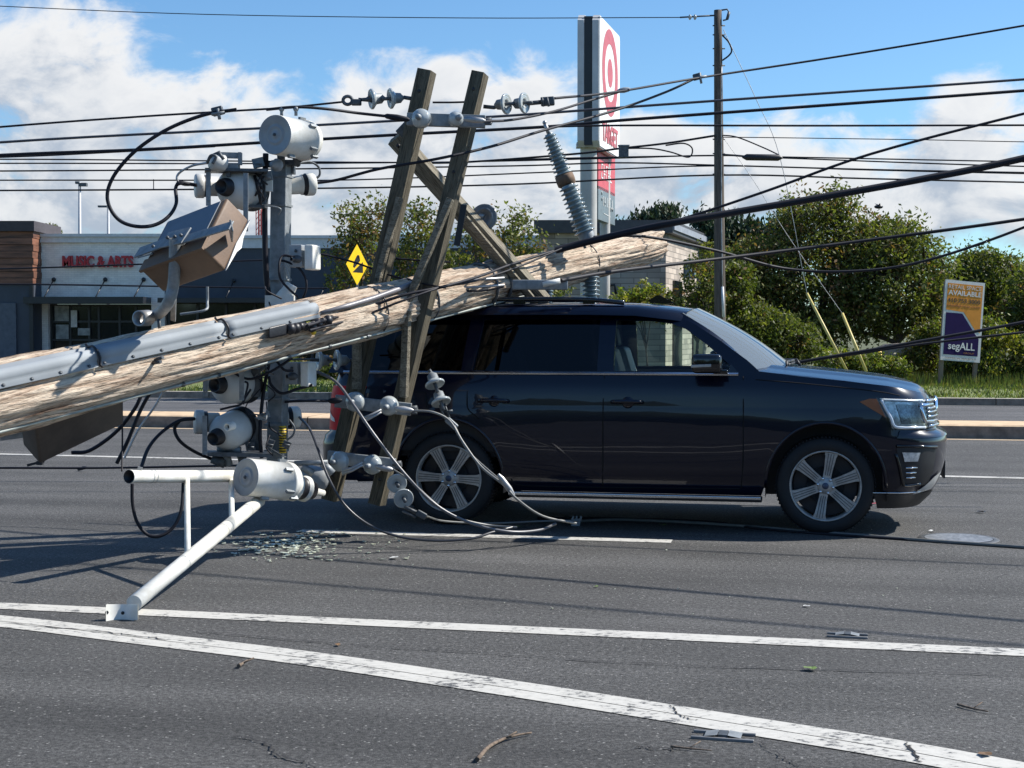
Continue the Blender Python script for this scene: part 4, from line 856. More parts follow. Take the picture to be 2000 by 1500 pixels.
for xw in (1.56, -1.56):
    for s_ in (-1, 1):
        A_ = [(xw+.475*cos(a), .39+.515*sin(a)) for a in [pi*i/30 for i in range(31)]]
        b = MB(); b.tube([C(x, s_*(wz_(z)+flare(x, z)-.006), z) for x, z in A_], .014, 6, 0); b.build('arch_lip', M_paint, car)
# door gaps, belt chrome, handles, running boards, rails
M_gap = mat('door_gap_black', (.001, .001, .002), .9)
def gap(pts, r=.006):
    b = MB(); P = spline([surf(1+XF0-x, z, .0005) for x, z in pts], 6); b.tube(P, r, 5); return b.build('door_gap', M_gap, car)
gap([(.90, 1.27), (.905, 1.0), (.905, .6), (.89, .36)]); gap([(-.235, 1.28), (-.24, 1.0), (-.24, .6), (-.245, .36)]); gap([(-1.385, 1.28), (-1.39, 1.08), (-1.375, .98), (-1.28, .905)]); gap([(.88, .355), (0, .345), (-.9, .345), (-1.02, .40)])
gap([(-1.75, 1.12), (-1.75, .96), (-1.98, .96), (-1.98, 1.12), (-1.75, 1.12)], .004)
gap([(1.0, 1.245), (1.4, 1.215), (1.9, 1.16), (2.1, 1.125)], .004)
for s_ in (-1, 1):
    b = MB(); xs_ = [.86-3.35*i/40 for i in range(41)]; pt_ = [C(x, s_*(.942+.006), 1.288-.002*x) for x in xs_]
    vs = []
    for p in xs_: vs += [C(p, s_*.950, 1.276), C(p, s_*.956, 1.289), C(p, s_*.940, 1.300)]
    b.add(vs, [(3*i+j, 3*i+3+j, 3*i+4+j, 3*i+1+j) for i in range(40) for j in (0, 1)]); b.build('belt_chrome', mat('satin_chrome', (.62, .64, .68), .22, 1.0, var=.03), car)
    b = MB(); b.poly([C(.77, s_*.957, 1.30), C(.86, s_*.95, 1.30), C(.80, s_*.935, 1.37)], (0, .004*s_, 0)); b.build('mirror_sail', M_gloss, car)
for s_ in (-1, 1):
    for hx in (-.035, -1.16):
        b = MB(); P = spline([C(hx-.13, s_*1.005, 1.055), C(hx-.10, s_*1.035, 1.06), C(hx, s_*1.042, 1.062), C(hx+.09, s_*1.035, 1.06), C(hx+.12, s_*1.005, 1.055)], 5); b.tube(P, .016, 8); h = b.build('door_handle', M_paint, car)
        b = MB(); b.lathe(C(hx, s_*.99, 1.05), CM.to_3x3() @ Vector((0, s_, 0)), [(0, .05), (.013, .045), (.014, 0)], 16); b.build('handle_cup', M_paint, h)
    b = MB(); b.beam(C(-1.02, s_*1.00, .278), C(1.06, s_*1.00, .278), .15, .038, (0, 0, 1), 0, .012); rb = b.build('running_board', M_trimb, car)
    b = MB(); b.beam(C(-1.02, s_*1.078, .292), C(1.05, s_*1.078, .292), .026, .018, (0, s_, 0), 0, .005); b.build('chrome_strip', MATS['satin_chrome'], rb)
    b = MB(); P = [C(-2.0, s_*.70, roofz(-2)+.01), C(-1.9, s_*.70, 1.905), C(-1.0, s_*.70, 1.91), C(-.45, s_*.70, 1.905), C(-.10, s_*.70, 1.875)]; b.tube(spline(P, 6), .02, 8)
    for x in (-1.85, -1.0, -.4): b.box(C(x, s_*.70, 1.89), (.10, .035, .05), CM.to_3x3())
    b.build('roof_rail', M_gloss, car)
b = MB(); b.poly([C(.28, .0, 1.875), C(.05, .0, 1.885), C(.02, 0, 1.905), C(.10, 0, 1.955), C(.13, 0, 1.955)], CM.to_3x3() @ Vector((0, .03, 0))); b.build('antenna_fin', M_gloss, car)
# mirrors
for s_ in (-1, 1):
    R3 = CM.to_3x3(); b = MB(); b.hexa(C(.50, s_*1.02, 1.30), R3 @ Vector((.24, 0, 0)), R3 @ Vector((0, s_*.22, 0)), R3 @ Vector((.0, 0, .155)), 0, .045); mm = b.build('side_mirror', M_gloss, car)
    b = MB(); b.beam(C(.50, s_*1.246, 1.357), C(.66, s_*1.246, 1.365), .022, .012, R3 @ Vector((0, s_, 0)), 0, .004); b.build('indicator', mat('grey_indicator', (.45, .42, .38), .3), mm)
    b = MB(); b.hexa(C(.66, s_*.93, 1.285), R3 @ Vector((.12, 0, 0)), R3 @ Vector((0, s_*.14, .01)), R3 @ Vector((0, 0, .035)), 0, .012); b.build('mirror_arm', M_gloss, mm)
# front lamps, grille, bumper fittings
def patch(q, n=(8, 6), off=.006, side=-1):
    """q: corners (t,z) going round; bilinear patch lying on the body"""
    vs = []
    for i in range(n[0]+1):
        for j in range(n[1]+1):
            u, v = i/n[0], j/n[1]; t = (q[0][0]*(1-u)+q[1][0]*u)*(1-v)+(q[3][0]*(1-u)+q[2][0]*u)*v; z = (q[0][1]*(1-u)+q[1][1]*u)*(1-v)+(q[3][1]*(1-u)+q[2][1]*u)*v
            vs.append(surf(t, z, off, side))
    m_ = n[1]+1; return vs, [(i*m_+j, (i+1)*m_+j, (i+1)*m_+j+1, i*m_+j+1) for i in range(n[0]) for j in range(n[1])]
M_amb = mat('amber_lens', (.34, .12, .05), .25, var=.1); M_refl = mat('lamp_reflector', (.78, .82, .84), .25, .6, var=.25, vs=30); M_lbar = mat('lamp_light_bar', (.80, .84, .86), .2, .2, var=.03)
for s_ in (-1, 1):
    b = MB(); v, f = patch([(.86, .865), (.50, .86), (.48, 1.075), (.93, 1.105)], (14, 6), .004, s_); b.add(v, f, 0, True); hl = b.build('headlight', M_refl, car)
    b = MB(); v, f = patch([(.86, .865), (.885, .93), (.99, 1.075), (.93, 1.105)], (4, 4), .006, s_); b.add(v, f, 0, True)
    b = MB(); v = [surf(t_, z_, .008, s_) for t_, z_ in ((.895, .945), (.95, 1.10), (.985, 1.10), (1.03, 1.075))]; b.add(v, [(0, 1, 2, 3)], 0, False); b.build('amber_marker', M_amb, hl)
    b = MB(); P = [(.925, 1.090), (.90, 1.02), (.87, .95), (.845, .885), (.78, .872), (.66, .870), (.52, .868)]; b.tube(spline([surf(t_, z_, .012, s_) for t_, z_ in P], 5), .015, 8); P = [(.925, 1.092), (.8, 1.088), (.65, 1.083), (.5, 1.08)]; b.tube(spline([surf(t_, z_, .012, s_) for t_, z_ in P], 5), .011, 8); b.build('light_bar', M_lbar, hl)
    for (ta, tb, za, zb2) in ((.80, .70, .90, 1.055), (.69, .60, .90, 1.05)):
        b = MB(); v, f = patch([(ta-.02, za), (tb-.02, za), (tb, zb2), (ta+.02, zb2)], (6, 5), .012, s_); b.add(v, f, 0, True); b.build('projector', mat('lamp_inner_grey', (.34, .37, .39), .2, .5, var=.3, vs=60), hl)
    b = MB(); v, f = patch([(.885, .862), (.50, .858), (.48, 1.08), (.955, 1.108)], (16, 6), .022, s_); b.add(v, f, 0, True); b.build('lens', M_lens, hl)
    # C shaped chrome end of the grille
    b = MB(); P = [(.34, 1.045), (.46, 1.045), (.565, 1.045), (.575, 1.03), (.545, .935), (.53, .915), (.42, .91), (.30, .91)]; b.tube([surf(t_, z_, .026, s_) for t_, z_ in P], .016, 8); b.build('grille_chrome', M_chrome, car)
b = MB()
for s_ in (-1, 1): v, f = patch([(.50, .85), (0, .85), (0, 1.09), (.50, 1.09)], (10, 4), .003, s_); b.add(v, f, 0, True)
gr = b.build('grille', M_blk, car)
for z_ in (.875, .95, .985, 1.015, 1.075):
    b = MB(); P = [surf(t_, z_, .022, -1) for t_ in (.48, .4, .3, .2, .1, 0)]+[surf(t_, z_, .022, 1) for t_ in (.1, .2, .3, .4, .48)]; b.tube(P, .010 if z_ not in (.875, 1.075) else .014, 6); b.build('grille_bar', M_chrome, gr)
b = MB(); 
for a in range(24): pass
b.lathe(C(2.478, 0, .98), CM.to_3x3() @ Vector((1, 0, 0)), [(0, .11), (.02, .10), (.022, 0)], 20); b.build('badge', M_chrome, gr)
for s_ in (-1, 1):
    b = MB(); v, f = patch([(.80, .40), (.50, .40), (.46, .70), (.86, .72)], (8, 6), .004, s_); b.add(v, f, 0, True); fb = b.build('fog_lamp_bezel', M_trimb, car)
    b = MB(); P = [(.86, .725), (.66, .72), (.47, .705)]; b.tube([surf(t_, z_, .012, s_) for t_, z_ in P], .012, 6); b.build('bezel_trim', M_gloss, fb)
    b = MB(); v, f = patch([(.80, .60), (.69, .60), (.67, .67), (.82, .675)], (6, 4), .016, s_); b.add(v, f, 0, True); b.build('fog_lamp', M_refl, fb)
    for z_ in (.55, .51, .47): b = MB(); b.tube([surf(.795-(.58-z_)*.2, z_, .012, s_), surf(.69, z_, .012, s_)], .007, 5); b.build('bezel_bar', M_chrome, fb)
    b = MB(); P = [(.86, .66), (.83, .55), (.79, .43), (.76, .405), (.62, .415)]; b.tube(spline([surf(t_, z_, .012, s_) for t_, z_ in P], 4), .012, 6); b.build('bezel_rim', M_gloss, fb)
    b = MB(); v, f = patch([(.66, .33), (.40, .36), (.30, .50), (.44, .46)], (6, 4), .012, s_); b.add(v, f, 0, True); b.build('skid_plate', mat('silver_skid_plate', (.50, .50, .49), .4, .3), car)
    b = MB(); v, f = patch([(.93, .215), (.30, .215), (.25, .335), (.97, .335)], (12, 3), .006, s_); b.add(v, f, 0, True); b.build('air_dam', M_trimb, car)
    b = MB(); P = [(.97, .345), (.8, .345), (.6, .345), (.5, .36)]; b.tube([surf(t_, z_, .008, s_) for t_, z_ in P], .006, 5); b.build('bumper_strip', M_chrome, car)
    b = MB(); v, f = patch([(.86, .785), (.0, .785), (.0, .835), (.80, .85)], (12, 3), .010, s_); b.add(v, f, 0, True); b.build('bumper_shelf', M_paint, car)
b = MB(); b.box(C(2.552, 0, .47), (.014, .31, .15), CM.to_3x3()); b.build('number_plate', M_trimb, car)
# tail lamps
M_tail = mat('red_tail_lens', (.70, .006, .012), .45, var=.1, vs=14, spec=.2); M_tailw = mat('white_tail_lens', (.66, .64, .63), .2, coat=.5)
for s_ in (-1, 1):
    b = MB(); v, f = patch([(5.24, .79), (5.85, .79), (5.82, 1.17), (5.12, 1.17)], (8, 8), .010, s_); b.add(v, f, 0, True); tl_ = b.build('tail_light', M_tail, car)
    b = MB(); v, f = patch([(5.40, .86), (5.55, .875), (5.68, .97), (5.42, .89)], (6, 3), .014, s_); b.add(v, f, 0, True); b.build('reverse_lens', M_tailw, tl_)
# wheels
M_tyre = mat('tyre_rubber', (.014, .014, .015), .75, bump=.3, bs=90); M_rim = mat('machined_alloy', (.50, .49, .47), .38, .35, vs=22, col2=(.36, .34, .31)); M_rimd = mat('dark_alloy', (.035, .035, .04), .5, .3); M_rimg = mat('groove_grey', (.12, .12, .12), .5)
def wheel(xw, s_, phase):
    R3 = CM.to_3x3(); ax = R3 @ Vector((0, s_, 0)); c = C(xw, s_*.84, .392); X = R3 @ Vector((1, 0, 0)); Z = Vector((0, 0, 1))
    b = MB(); pr = [(-.13, .285), (-.135, .33), (-.125, .375), (-.10, .392), (.10, .392), (.125, .375), (.138, .34), (.135, .30), (.118, .282)]; b.lathe(c, ax, pr, 64); 
    for k_ in range(-2, 3): pass
    w = b.build('wheel', M_tyre, car)
    b = MB()
    for k_ in range(80):
        a = 2*pi*k_/80
        for q in (-.075, .075): p = c+ax*q+(X*cos(a)+Z*sin(a))*.394; b.box(p, (.012, .10, .008), Matrix((X*-sin(a)+Z*cos(a), ax, X*cos(a)+Z*sin(a))).transposed())
    b.build('tread', M_tyre, w, clean=False)
    b = MB(); b.lathe(c, ax, [(.05, .265), (.10, .268), (.122, .274), (.130, .282), (.120, .288), (.10, .288)], 64); b.lathe(c, ax, [(-.12, .27), (.05, .258)], 48, 1); b.lathe(c, ax, [(0, 0), (0, .255)], 48, 1)
    b.lathe(c, ax, [(.02, 0), (.02, .15), (.03, .15)], 32, 2); rim = b.build('rim', [M_rim, M_rimd, M_steel_d], w)
    for i in range(6):
        a = radians(phase+60*i); d = X*cos(a)*1.0+Z*sin(a); e = ax.cross(d)
        b = MB(); r0, r1, w0, w1 = .055, .268, .033, .043; q0, q1 = .100, .112
        P = [c+d*r0+e*w0+ax*q0, c+d*.12+e*w0+ax*q0, c+d*.235+e*w1+ax*q1, c+d*r1+e*w1*1.25+ax*q1, c+d*r1-e*w1*1.25+ax*q1, c+d*.235-e*w1+ax*q1, c+d*.12-e*w0+ax*q0, c+d*r0-e*w0+ax*q0]
        b.poly(P, ax*-.035); sp_ = b.build('spoke', M_rim, rim if False else w)
        for g_ in (-.42, 0, .42):
            b = MB(); b.beam(c+d*.085+e*w0*g_*1.2+ax*(q0+.0015), c+d*.262+e*w1*g_*1.2+ax*(q1+.002), .0065, .006, ax); b.build('spoke_groove', M_rimg, w)
    b = MB(); b.lathe(c, ax, [(.08, .068), (.104, .066), (.108, .05)], 24); b.lathe(c, ax, [(.108, .05), (.118, .036), (.121, 0)], 24)
    b.build('hub', M_rim, w)
    b = MB(); b.lathe(c+ax*.121, ax, [(0, .027), (.002, .027), (.003, 0)], 20); b.build('hub_cap', mat('blue_grey_badge', (.06, .08, .13), .3), w)
    for i in range(6):
        a = radians(phase+30+60*i); p = c+(X*cos(a)+Z*sin(a))*.062+ax*.10; b = MB(); b.lathe(p, ax, [(0, .013), (.022, .012), (.024, 0)], 6); b.build('lug_nut', MATS['chrome'], w)
wheel(1.56, -1, 20); wheel(-1.56, -1, -3); wheel(1.56, 1, 5); wheel(-1.56, 1, 12)
# interior
M_seat = mat('grey_leather', (.32, .33, .33), .5, var=.1); M_int = mat('dark_interior', (.03, .032, .036), .7)
b = MB(); b.box(C(-.6, 0, .62), (3.2, 1.7, .1), CM.to_3x3()); b.box(C(.85, 0, 1.10), (.35, 1.66, .34), CM.to_3x3()); b.box(C(-2.2, 0, .95), (.5, 1.6, .6), CM.to_3x3())
for s_ in (-1, 1): b.box(C(-.7, s_*.88, .95), (3.4, .05, .66), CM.to_3x3())
b.build('interior', M_int, car)
for s_ in (-1, 1):
    for sx in (-.13, -1.15):
        R3 = CM.to_3x3(); b = MB(); b.hexa(C(sx-.02, s_*.40-.25, .86), R3 @ Vector((.55, 0, .04)), R3 @ Vector((0, .5, 0)), R3 @ Vector((0, 0, .14)), 0, .05)
        b.hexa(C(sx-.06, s_*.40-.23, .92), R3 @ Vector((.15, 0, .02)), R3 @ Vector((0, .46, 0)), R3 @ Vector((-.17, 0, .56)), 0, .05); st = b.build('seat', M_seat, car)
        b = MB(); b.hexa(C(sx-.24, s_*.40-.13, 1.50), R3 @ Vector((.10, 0, 0)), R3 @ Vector((0, .26, 0)), R3 @ Vector((-.03, 0, .17)), 0, .035); b.build('head_rest', M_int, st)
b = MB(); P = [C(.52+.07*cos(a)*.6, .40+.19*cos(a), 1.16+.18*sin(a)) for a in [2*pi*i/24 for i in range(24)]]; b.tube(P, .015, 6, closed=True); b.build('steering_wheel', M_int, car)
# ================================================================ THE FALLEN POLE
def onpole(px): return 1/(.1111-.0000344*px)
PA, PB = W(-900, 985, onpole(-900)), W(1286, 478, 15.0)
def pole_at(px):
    """point on the pole axis seen at px"""
    d = ray(px, 645); n = Vector((d.x, d.y, 0)).cross(Vector((0, 0, 1))); t_ = (CAMP-PA).dot(n)/(PB-PA).dot(n); return PA.lerp(PB, t_), t_
PAX = (PB-PA).normalized()
def prad(t_): return .232-.067*t_
fp = thing('fallen_utility_pole', 'splintered wooden utility pole lying across the roof of the black suv', 'utility pole', Vector((PA.x, PA.y, 0)))
b = MB(); random.seed(9); n_ = 90; k_ = 260; PF = Xframe(PA, PB); Y_, Z_ = Vector(PF.col[1][:3]), Vector(PF.col[2][:3])
from mathutils import noise as mn
vs = []
for i in range(k_+1):
    t_ = i/k_; c = PA.lerp(PB, t_); r = prad(t_)
    endf = max(0, (t_-.965)/.035)
    for j in range(n_):
        a = 2*pi*j/n_; x_ = (PB-PA).length*t_
        w_ = mn.noise(Vector((x_*.9, cos(a)*2.2, sin(a)*2.2)))*.022+mn.noise(Vector((x_*1.3, cos(a)*9, sin(a)*9)))*.022+mn.noise(Vector((x_*3.0, cos(a)*20, sin(a)*20)))*.012
        if endf > 0: w_ -= endf**1.5*(.05+.06*mn.noise(Vector((a*2.2, 3, 1))))
        vs.append(c+(Y_*cos(a)+Z_*sin(a))*(r+w_)+PAX*(endf*.12*mn.noise(Vector((cos(a)*3, sin(a)*3, 7)))))
b.add(vs, [(i*n_+j, i*n_+(j+1) % n_, (i+1)*n_+(j+1) % n_, (i+1)*n_+j) for i in range(k_) for j in range(n_)], 0, True)
b.add(vs[:n_], [list(range(n_))[::-1]]); b.add(vs[-n_:], [list(range(n_))])
b.build('pole_shaft', M_pole, fp, PF)
# direction from the pole axis towards the camera, and round from it
def pdir(px, ang):
    c, t_ = pole_at(px); f = (CAMP-c); f = (f-PAX*f.dot(PAX)).normalized(); s = PAX.cross(f).normalized()
    if s.z < 0: s = -s
    return c, t_, f*cos(ang)+s*sin(ang), prad(t_)
def onsurf(px, ang, off=0.0):
    c, t_, d, r = pdir(px, ang); return c+d*(r+off)
# grey cable guard: channel sections with flanges and bolts
for s0, s1 in ((-600, 158), (158, 410), (410, 592)):
    b = MB(); N_ = 10; m_ = None; vs = []
    for i in range(N_+1):
        px = s0+2+(s1-s0-4)*i/N_; c, t_, d, r = pdir(px, radians(33)); f = pdir(px, 0)[2]; tg = PAX.cross(d).normalized()
        if tg.z < 0: tg = -tg
        hw = .048; o = c+d*(r*.94)
        prof_ = [(-hw-.035, .012), (-hw-.035, .020), (-hw, .022), (-hw*.85, .046), (-hw*.4, .066), (0, .070), (hw*.4, .066), (hw*.85, .046), (hw, .022), (hw+.035, .020), (hw+.035, .012)]
        vs += [o+tg*a_+d*e_ for a_, e_ in prof_]; m_ = len(prof_)
    b.add(vs, [(i*m_+j, (i+1)*m_+j, (i+1)*m_+j+1, i*m_+j+1) for i in range(N_) for j in range(m_-1)], 0, True); b.add(vs[:m_], [list(range(m_))[::-1]]); b.add(vs[-m_:], [list(range(m_))])
    g = b.build('cable_guard', mat('grey_pvc_guard', (.30, .325, .345), .7, var=.05, vs=3, spec=.25), fp)
    q = s0+10
    while q < s1-5:
        if q > -60:
            c, t_, d, r = pdir(q, radians(33)); tg = PAX.cross(d).normalized(); tg = tg if tg.z > 0 else -tg; p = c+d*(r*.94+.02)-tg*.068
            b = MB(); b.lathe(p, d, [(0, .011), (.008, .011), (.009, 0)], 8); b.build('bolt', M_steel_d, g)
        q += 56
for px in (158, 410):
    b = MB(); P = []
    for k in range(9):
        c, t_, d, r = pdir(px, radians(33)); tg = PAX.cross(d).normalized(); tg = tg if tg.z > 0 else -tg; u = -.10+.20*k/8; P.append(c+d*(r*.94+.026+.052*max(0, 1-(u/.075)**2)**.5)+tg*u)
    b.tube(P, .008, 6); b.build('guard_strap', M_blk, fp)
# bands, thin ground wire along the underside, thin conduit on the top side
for px, w_ in ((722, .012), (795, .022), (822, .02), (938, .03), (965, .03), (1140, .012)):
    b = MB(); P = [onsurf(px, radians(a), .007) for a in range(-110, 130, 12)]; b.tube(P, w_*.5, 6); b.build('steel_band', M_steel_d, fp)
b = MB(); b.tube([onsurf(px, radians(-62), .012) for px in range(-200, 1120, 40)], .010, 6); b.build('ground_conduit', mat('pale_conduit', (.33, .36, .33), .5, var=.2), fp)
for px in (325, 395, 535, 615, 690, 790): b = MB(); b.lathe(onsurf(px, radians(-62), .012)-PAX*.01, PAX, [(0, .018), (.02, .018)], 8); b.build('conduit_clip', M_steel_d, fp)
b = MB(); b.tube([onsurf(px, radians(a), .02) for px, a in ((595, 20), (650, 22), (700, 26), (760, 36), (810, 50))], [.012, .02, .022, .022, .02], 8); b.build('grey_riser_tube', mat('grey_riser', (.20, .19, .20), .4), fp)
# yellow tag, and torn bolts
b = MB(); v = [onsurf(px, radians(a), .006) for px in (564, 577) for a in (24, 15, 6, -3)]; b.add(v, [(j, j+4, j+5, j+1) for j in range(3)]); yt = b.build('yellow_number_tag', mat('yellow_tag', (.80, .66, .06), .4), fp)
b = MB(); 
for a0_ in (21, 12, 3): b.tube([onsurf(565, radians(a0_), .009), onsurf(576, radians(a0_-3), .009)], .003, 4)
b.build('tag_mark', M_blk, yt)
for px, a in ((262, -2), (268, 3), (318, 78)): b = MB(); c, t_, d, r = pdir(px, radians(a)); b.tube([c+d*r*.9, c+d*(r+.07)], .012, 6); b.build('bolt', M_steel_d, fp)

# -- square steel post carrying the switches
YPst = 11.45
sp_t = thing('steel_equipment_post', 'square grey steel post standing behind the fallen pole with a number strip', 'steel post', W(540, 975, YPst))
SFR = Vector((-.24, -.97, 0)).normalized()
b = MB(); b.beam(W(541, 905, YPst+.02), W(550, 322, YPst), .125, .125, SFR, 0, .008); b.build('post_tube', M_galv, sp_t)
SR = SFR.cross(Vector((0, 0, 1))); SR = SR if SR.x > 0 else -SR
for py in (345, 402, 546, 779, 829, 880):
    b = MB(); c = W(545+ (545-py)*.015, py, YPst); b.box(c, (.15, .15, .016), Matrix((SR, -SFR, Vector((0, 0, 1)))).transposed()); b.build('post_band', M_galv, sp_t)
b = MB(); cst = W(556.5, 440, YPst-.045)+SR*.0; b.beam(W(559.5, 478, YPst-.01), W(560.5, 411, YPst-.01), .034, .004, SR, 0); 
nl = b.build('number_strip', M_blk, sp_t)
text('strip_numerals', '364838', mat('white_decal', (.8, .8, .8), .5), nl, W(557, 474, YPst-.01)+SR*.004+Vector((0, 0, 0)), (0, 0, 1), Vector((SFR.x, SFR.y, 0)), .235, .022, .002)
b = MB(); b.hexa(W(530, 338, YPst), (.17, .02, 0), (0, .1, 0), (0, 0, .10)); b.hexa(W(556, 322, YPst-.06), (.10, 0, 0), (0, .1, 0), (0, 0, .04)); b.build('top_bracket', M_steel_d, sp_t)
b = MB(); b.tube(spline([W(519, 300, 11.2), W(517, 400, 11.3), W(519, 520, 11.3), W(527, 600, 11.35)], 6), .022, 8); b.build('post_cable', M_cable, sp_t)
b = MB(); b.tube(spline([W(527, 700, 11.3), W(514, 770, 11.25), W(508, 840, 11.2), W(511, 895, 11.2)], 6), .014, 8); b.build('post_cable', M_cable, sp_t)
# wasp-striped cable at the foot
b = MB(); P = [W(552, 832+i*2.5, YPst-.08) for i in range(22)]; 
for i in range(21): b.tube([P[i], P[i+1]], .028, 6, i % 2, cap=True)
b.build('striped_sleeve', [M_yel, M_blk], sp_t)

random.seed(44)
for k in range(16):
    y0 = (335, 355, 380, 400, 560, 590, 690, 715, 740, 760, 785, 800, 825, 850, 870, 885)[k]; x0 = rnd(505, 530); x1 = x0+rnd(-45, 40); y1 = y0+rnd(15, 60); Yc = rnd(11.0, 11.25)
    if y1 < 900: b = MB(); b.tube(spline([W(x0, y0, Yc), W((x0+x1)/2+rnd(-22, 22), (y0+y1)/2+rnd(-4, 22), Yc-.05), W(x1, y1, Yc)], 6), rnd(.004, .009), 6); b.build('lead', (M_cable, M_cable, M_steel_d, M_galv)[k % 4], sp_t)
for (x, y) in ((505, 318), (523, 345), (500, 700), (528, 705), (515, 812), (490, 872), (560, 868), (528, 868)):
    b = MB(); b.box(W(x, y, 11.2), (rnd(.04, .09), .05, rnd(.03, .08)), Matrix.Rotation(rnd(-.5, .5), 3, 'Y')); b.tube([W(x-6, y, 11.15), W(x+6, y+2, 11.15)], .008, 6); b.build('small_bracket', (M_steel_d, M_galv)[x % 2], sp_t)

# -- white drums
def drum(lab, px, py, Y, back, L_, r, bush=False):
    back = Vector(back).normalized(); f = W(px, py, Y); t = thing('drum_insulator_tank', lab, 'tank', f+back*L_*.5-Vector((0, 0, r)), 0, 'white metal drums on the steel post')
    b = MB(); b.lathe(f, back, [(0, r*.985), (.004, r), (L_*.8, r), (L_*.8, r*1.05), (L_*.86, r*1.06), (L_*.88, r*1.02), (L_*.93, r*1.03), (L_, r*.9), (L_, 0)], 48); b.build('shell', M_white, t)
    b = MB(); b.lathe(f, back, [(.0, 0), (.0, r*.06), (-.004, r*.10), (.004, r*.14), (.004, r*.36), (-.003, r*.41), (-.003, r*.45), (.005, r*.49), (.005, r*.60), (-.001, r*.64), (.002, r*.90), (-.004, r*.95), (-.004, r*.985), (.01, r)], 48); fc = b.build('end_face', M_grey, t)  # grey stands in for shade; the face has the shell's white paint
    b = MB(); b.lathe(f, -back, [(-.01, .014), (.014, .012), (.016, 0)], 6); b.build('centre_nut', M_steel_d, fc)
    side = back.cross(Vector((0, 0, 1))).normalized(); side = side if side.x > 0 else -side
    for k, (d_, a) in enumerate(((.70, 0.55), (.70, -.6), (.86, -1.0), (.80, 1.5), (.3, -1.3))):
        dd = side*cos(a)+Vector((0, 0, 1))*sin(a); b = MB(); c = f+back*L_*d_+dd*(r+.008); b.hexa(c-back*.035-dd*.02, back*.07, dd*.035, dd.cross(back)*.022); b.build('lifting_lug', M_galv, t)
    if bush:
        b = MB(); e = f+back*L_+Vector((0, 0, -.03)); d = Vector((back.x, back.y, back.z-.1)).normalized(); b.lathe(e, d, [(-.03, .105), (.0, .11), (.03, .112), (.035, .095), (.11, .085), (.12, .098), (.14, .098), (.145, .08), (.21, .068), (.215, .03), (.33, .024), (.335, 0)], 28, 0, True, [0, 0, 0, 1, 0, 0, 0, 1, 0, 0, 0, 0]); b.build('bushing', [M_white, M_blk], t)
    return t
td = drum('white drum at the very top of the steel post', 537, 263, 11.0, (.46, .89, 0), .43, .147)
b = MB(); b.tube([W(549, 303, 11.2), W(549, 325, 11.4)], .03, 8); b.tube([W(575, 305, 11.3), W(582, 322, 11.4)], .022, 8); b.tube([W(569, 324, 11.4), W(605, 305, 11.4), W(621, 294, 11.4)], .010, 6); b.build('mounting_leg', M_steel_d, td)
for px in (550, 578): b = MB(); b.tube([W(px, 226, 11.2), W(px, 214, 11.2)], .012, 6); b.sphere(W(px, 213, 11.2), .022, 8); b.build('top_clamp', M_galv, td)
drum('white drum at the foot of the steel post with a bushing pointing right', 480, 932, 10.6, (.62, .74, -.15), .44, .137, True)

# -- three vacuum switches
M_bell = mat('light_grey_housing', (.50, .50, .48), .4, var=.05, vs=8)
def bushing(b, p, d, L_, r):
    b.lathe(p, d, [(0, r*.8), (L_*.05, r*.86), (L_*.48, r*.86), (L_*.50, r*.95), (L_*.64, r*.95), (L_*.66, r*1.05), (L_*.95, r*1.05), (L_, r*.95), (L_, 0)], 28, 0, True, [0, 0, 0, 1, 1, 0, 0, 0])
def switch(lab, px, py, s, left=None, right=None, frame=True, tilt=0.0):
    Y = 11.15; c = W(px, py, Y); t = thing('vacuum_switch', lab, 'switch', c-Vector((0, 0, .17)), 0, 'three vacuum switches on the steel post')
    f = Vector((-.42, -.90, tilt)).normalized(); R_ = .15*s
    b = MB(); b.lathe(c+f*.14, -f, [(0, 0), (0, R_*.5), (.01, R_*.62), (.05, R_*.88), (.09, R_), (.32, R_), (.33, R_*.9), (.33, 0)], 36, 0); b.build('housing', M_bell, t)
    b = MB(); o = c+f*.14; b.lathe(o, f, [(-.02, R_*.47), (.03, R_*.45), (.03, R_*.40), (.07, R_*.38), (.07, R_*.30), (.02, R_*.26), (.02, 0)], 28); b.build('lens_port', M_blk, t)
    b = MB(); b.lathe(c-f*.10, -f, [(0, R_*1.04), (.09, R_*1.04)], 36); b.build('dark_collar', M_trimb, t)
    if left: b = MB(); e = W(left[0], left[1], Y+.02); st = W(left[0]+48, left[1]+1, Y+.08); bushing(b, st, e-st, (e-st).length, .087); b.build('bushing', [M_bell, M_blk], t)
    if right: b = MB(); e = W(right[0], right[1], Y+.55); st = W(right[0]-50, right[1]+2, Y+.45); bushing(b, st, e-st, (e-st).length, .084); b.build('bushing', [M_white, M_blk], t)
    if frame:
        for (x_, y0_, y1_, Yf) in frame:
            b = MB(); b.beam(W(x_, y0_, Yf), W(x_, y1_, Yf), .034, .012, (0, -1, 0)); b.sphere(W(x_, y1_-10, Yf-.008), .008, 6, 0); b.build('flat_bracket', M_galv, t)
    return t
s1 = switch('topmost vacuum switch with round black port right of the tan floodlight', 465, 369, 1.0, (381, 363), (613, 360), [(407, 334, 402, 10.95), (480, 338, 452, 10.8)])
b = MB(); b.beam(W(400, 333, 11.0), W(522, 335, 11.1), .2, .02, (0, 0, 1)); b.beam(W(470, 404, 11.2), W(520, 404, 11.2), .15, .02, (0, 0, 1)); b.beam(W(446, 322, 11.0), W(446, 345, 11.0), .03, .03); b.build('mounting_plate', M_steel_d, s1)
b = MB(); b.beam(W(505, 340, 11.25), W(505, 402, 11.25), .13, .12, (0, -1, 0), 0, .01); b.build('mechanism_box', M_steel_d, s1)
b = MB(); b.beam(W(526, 350, 11.2), W(526, 374, 11.2), .05, .04); b.build('back_plate', M_white, s1)
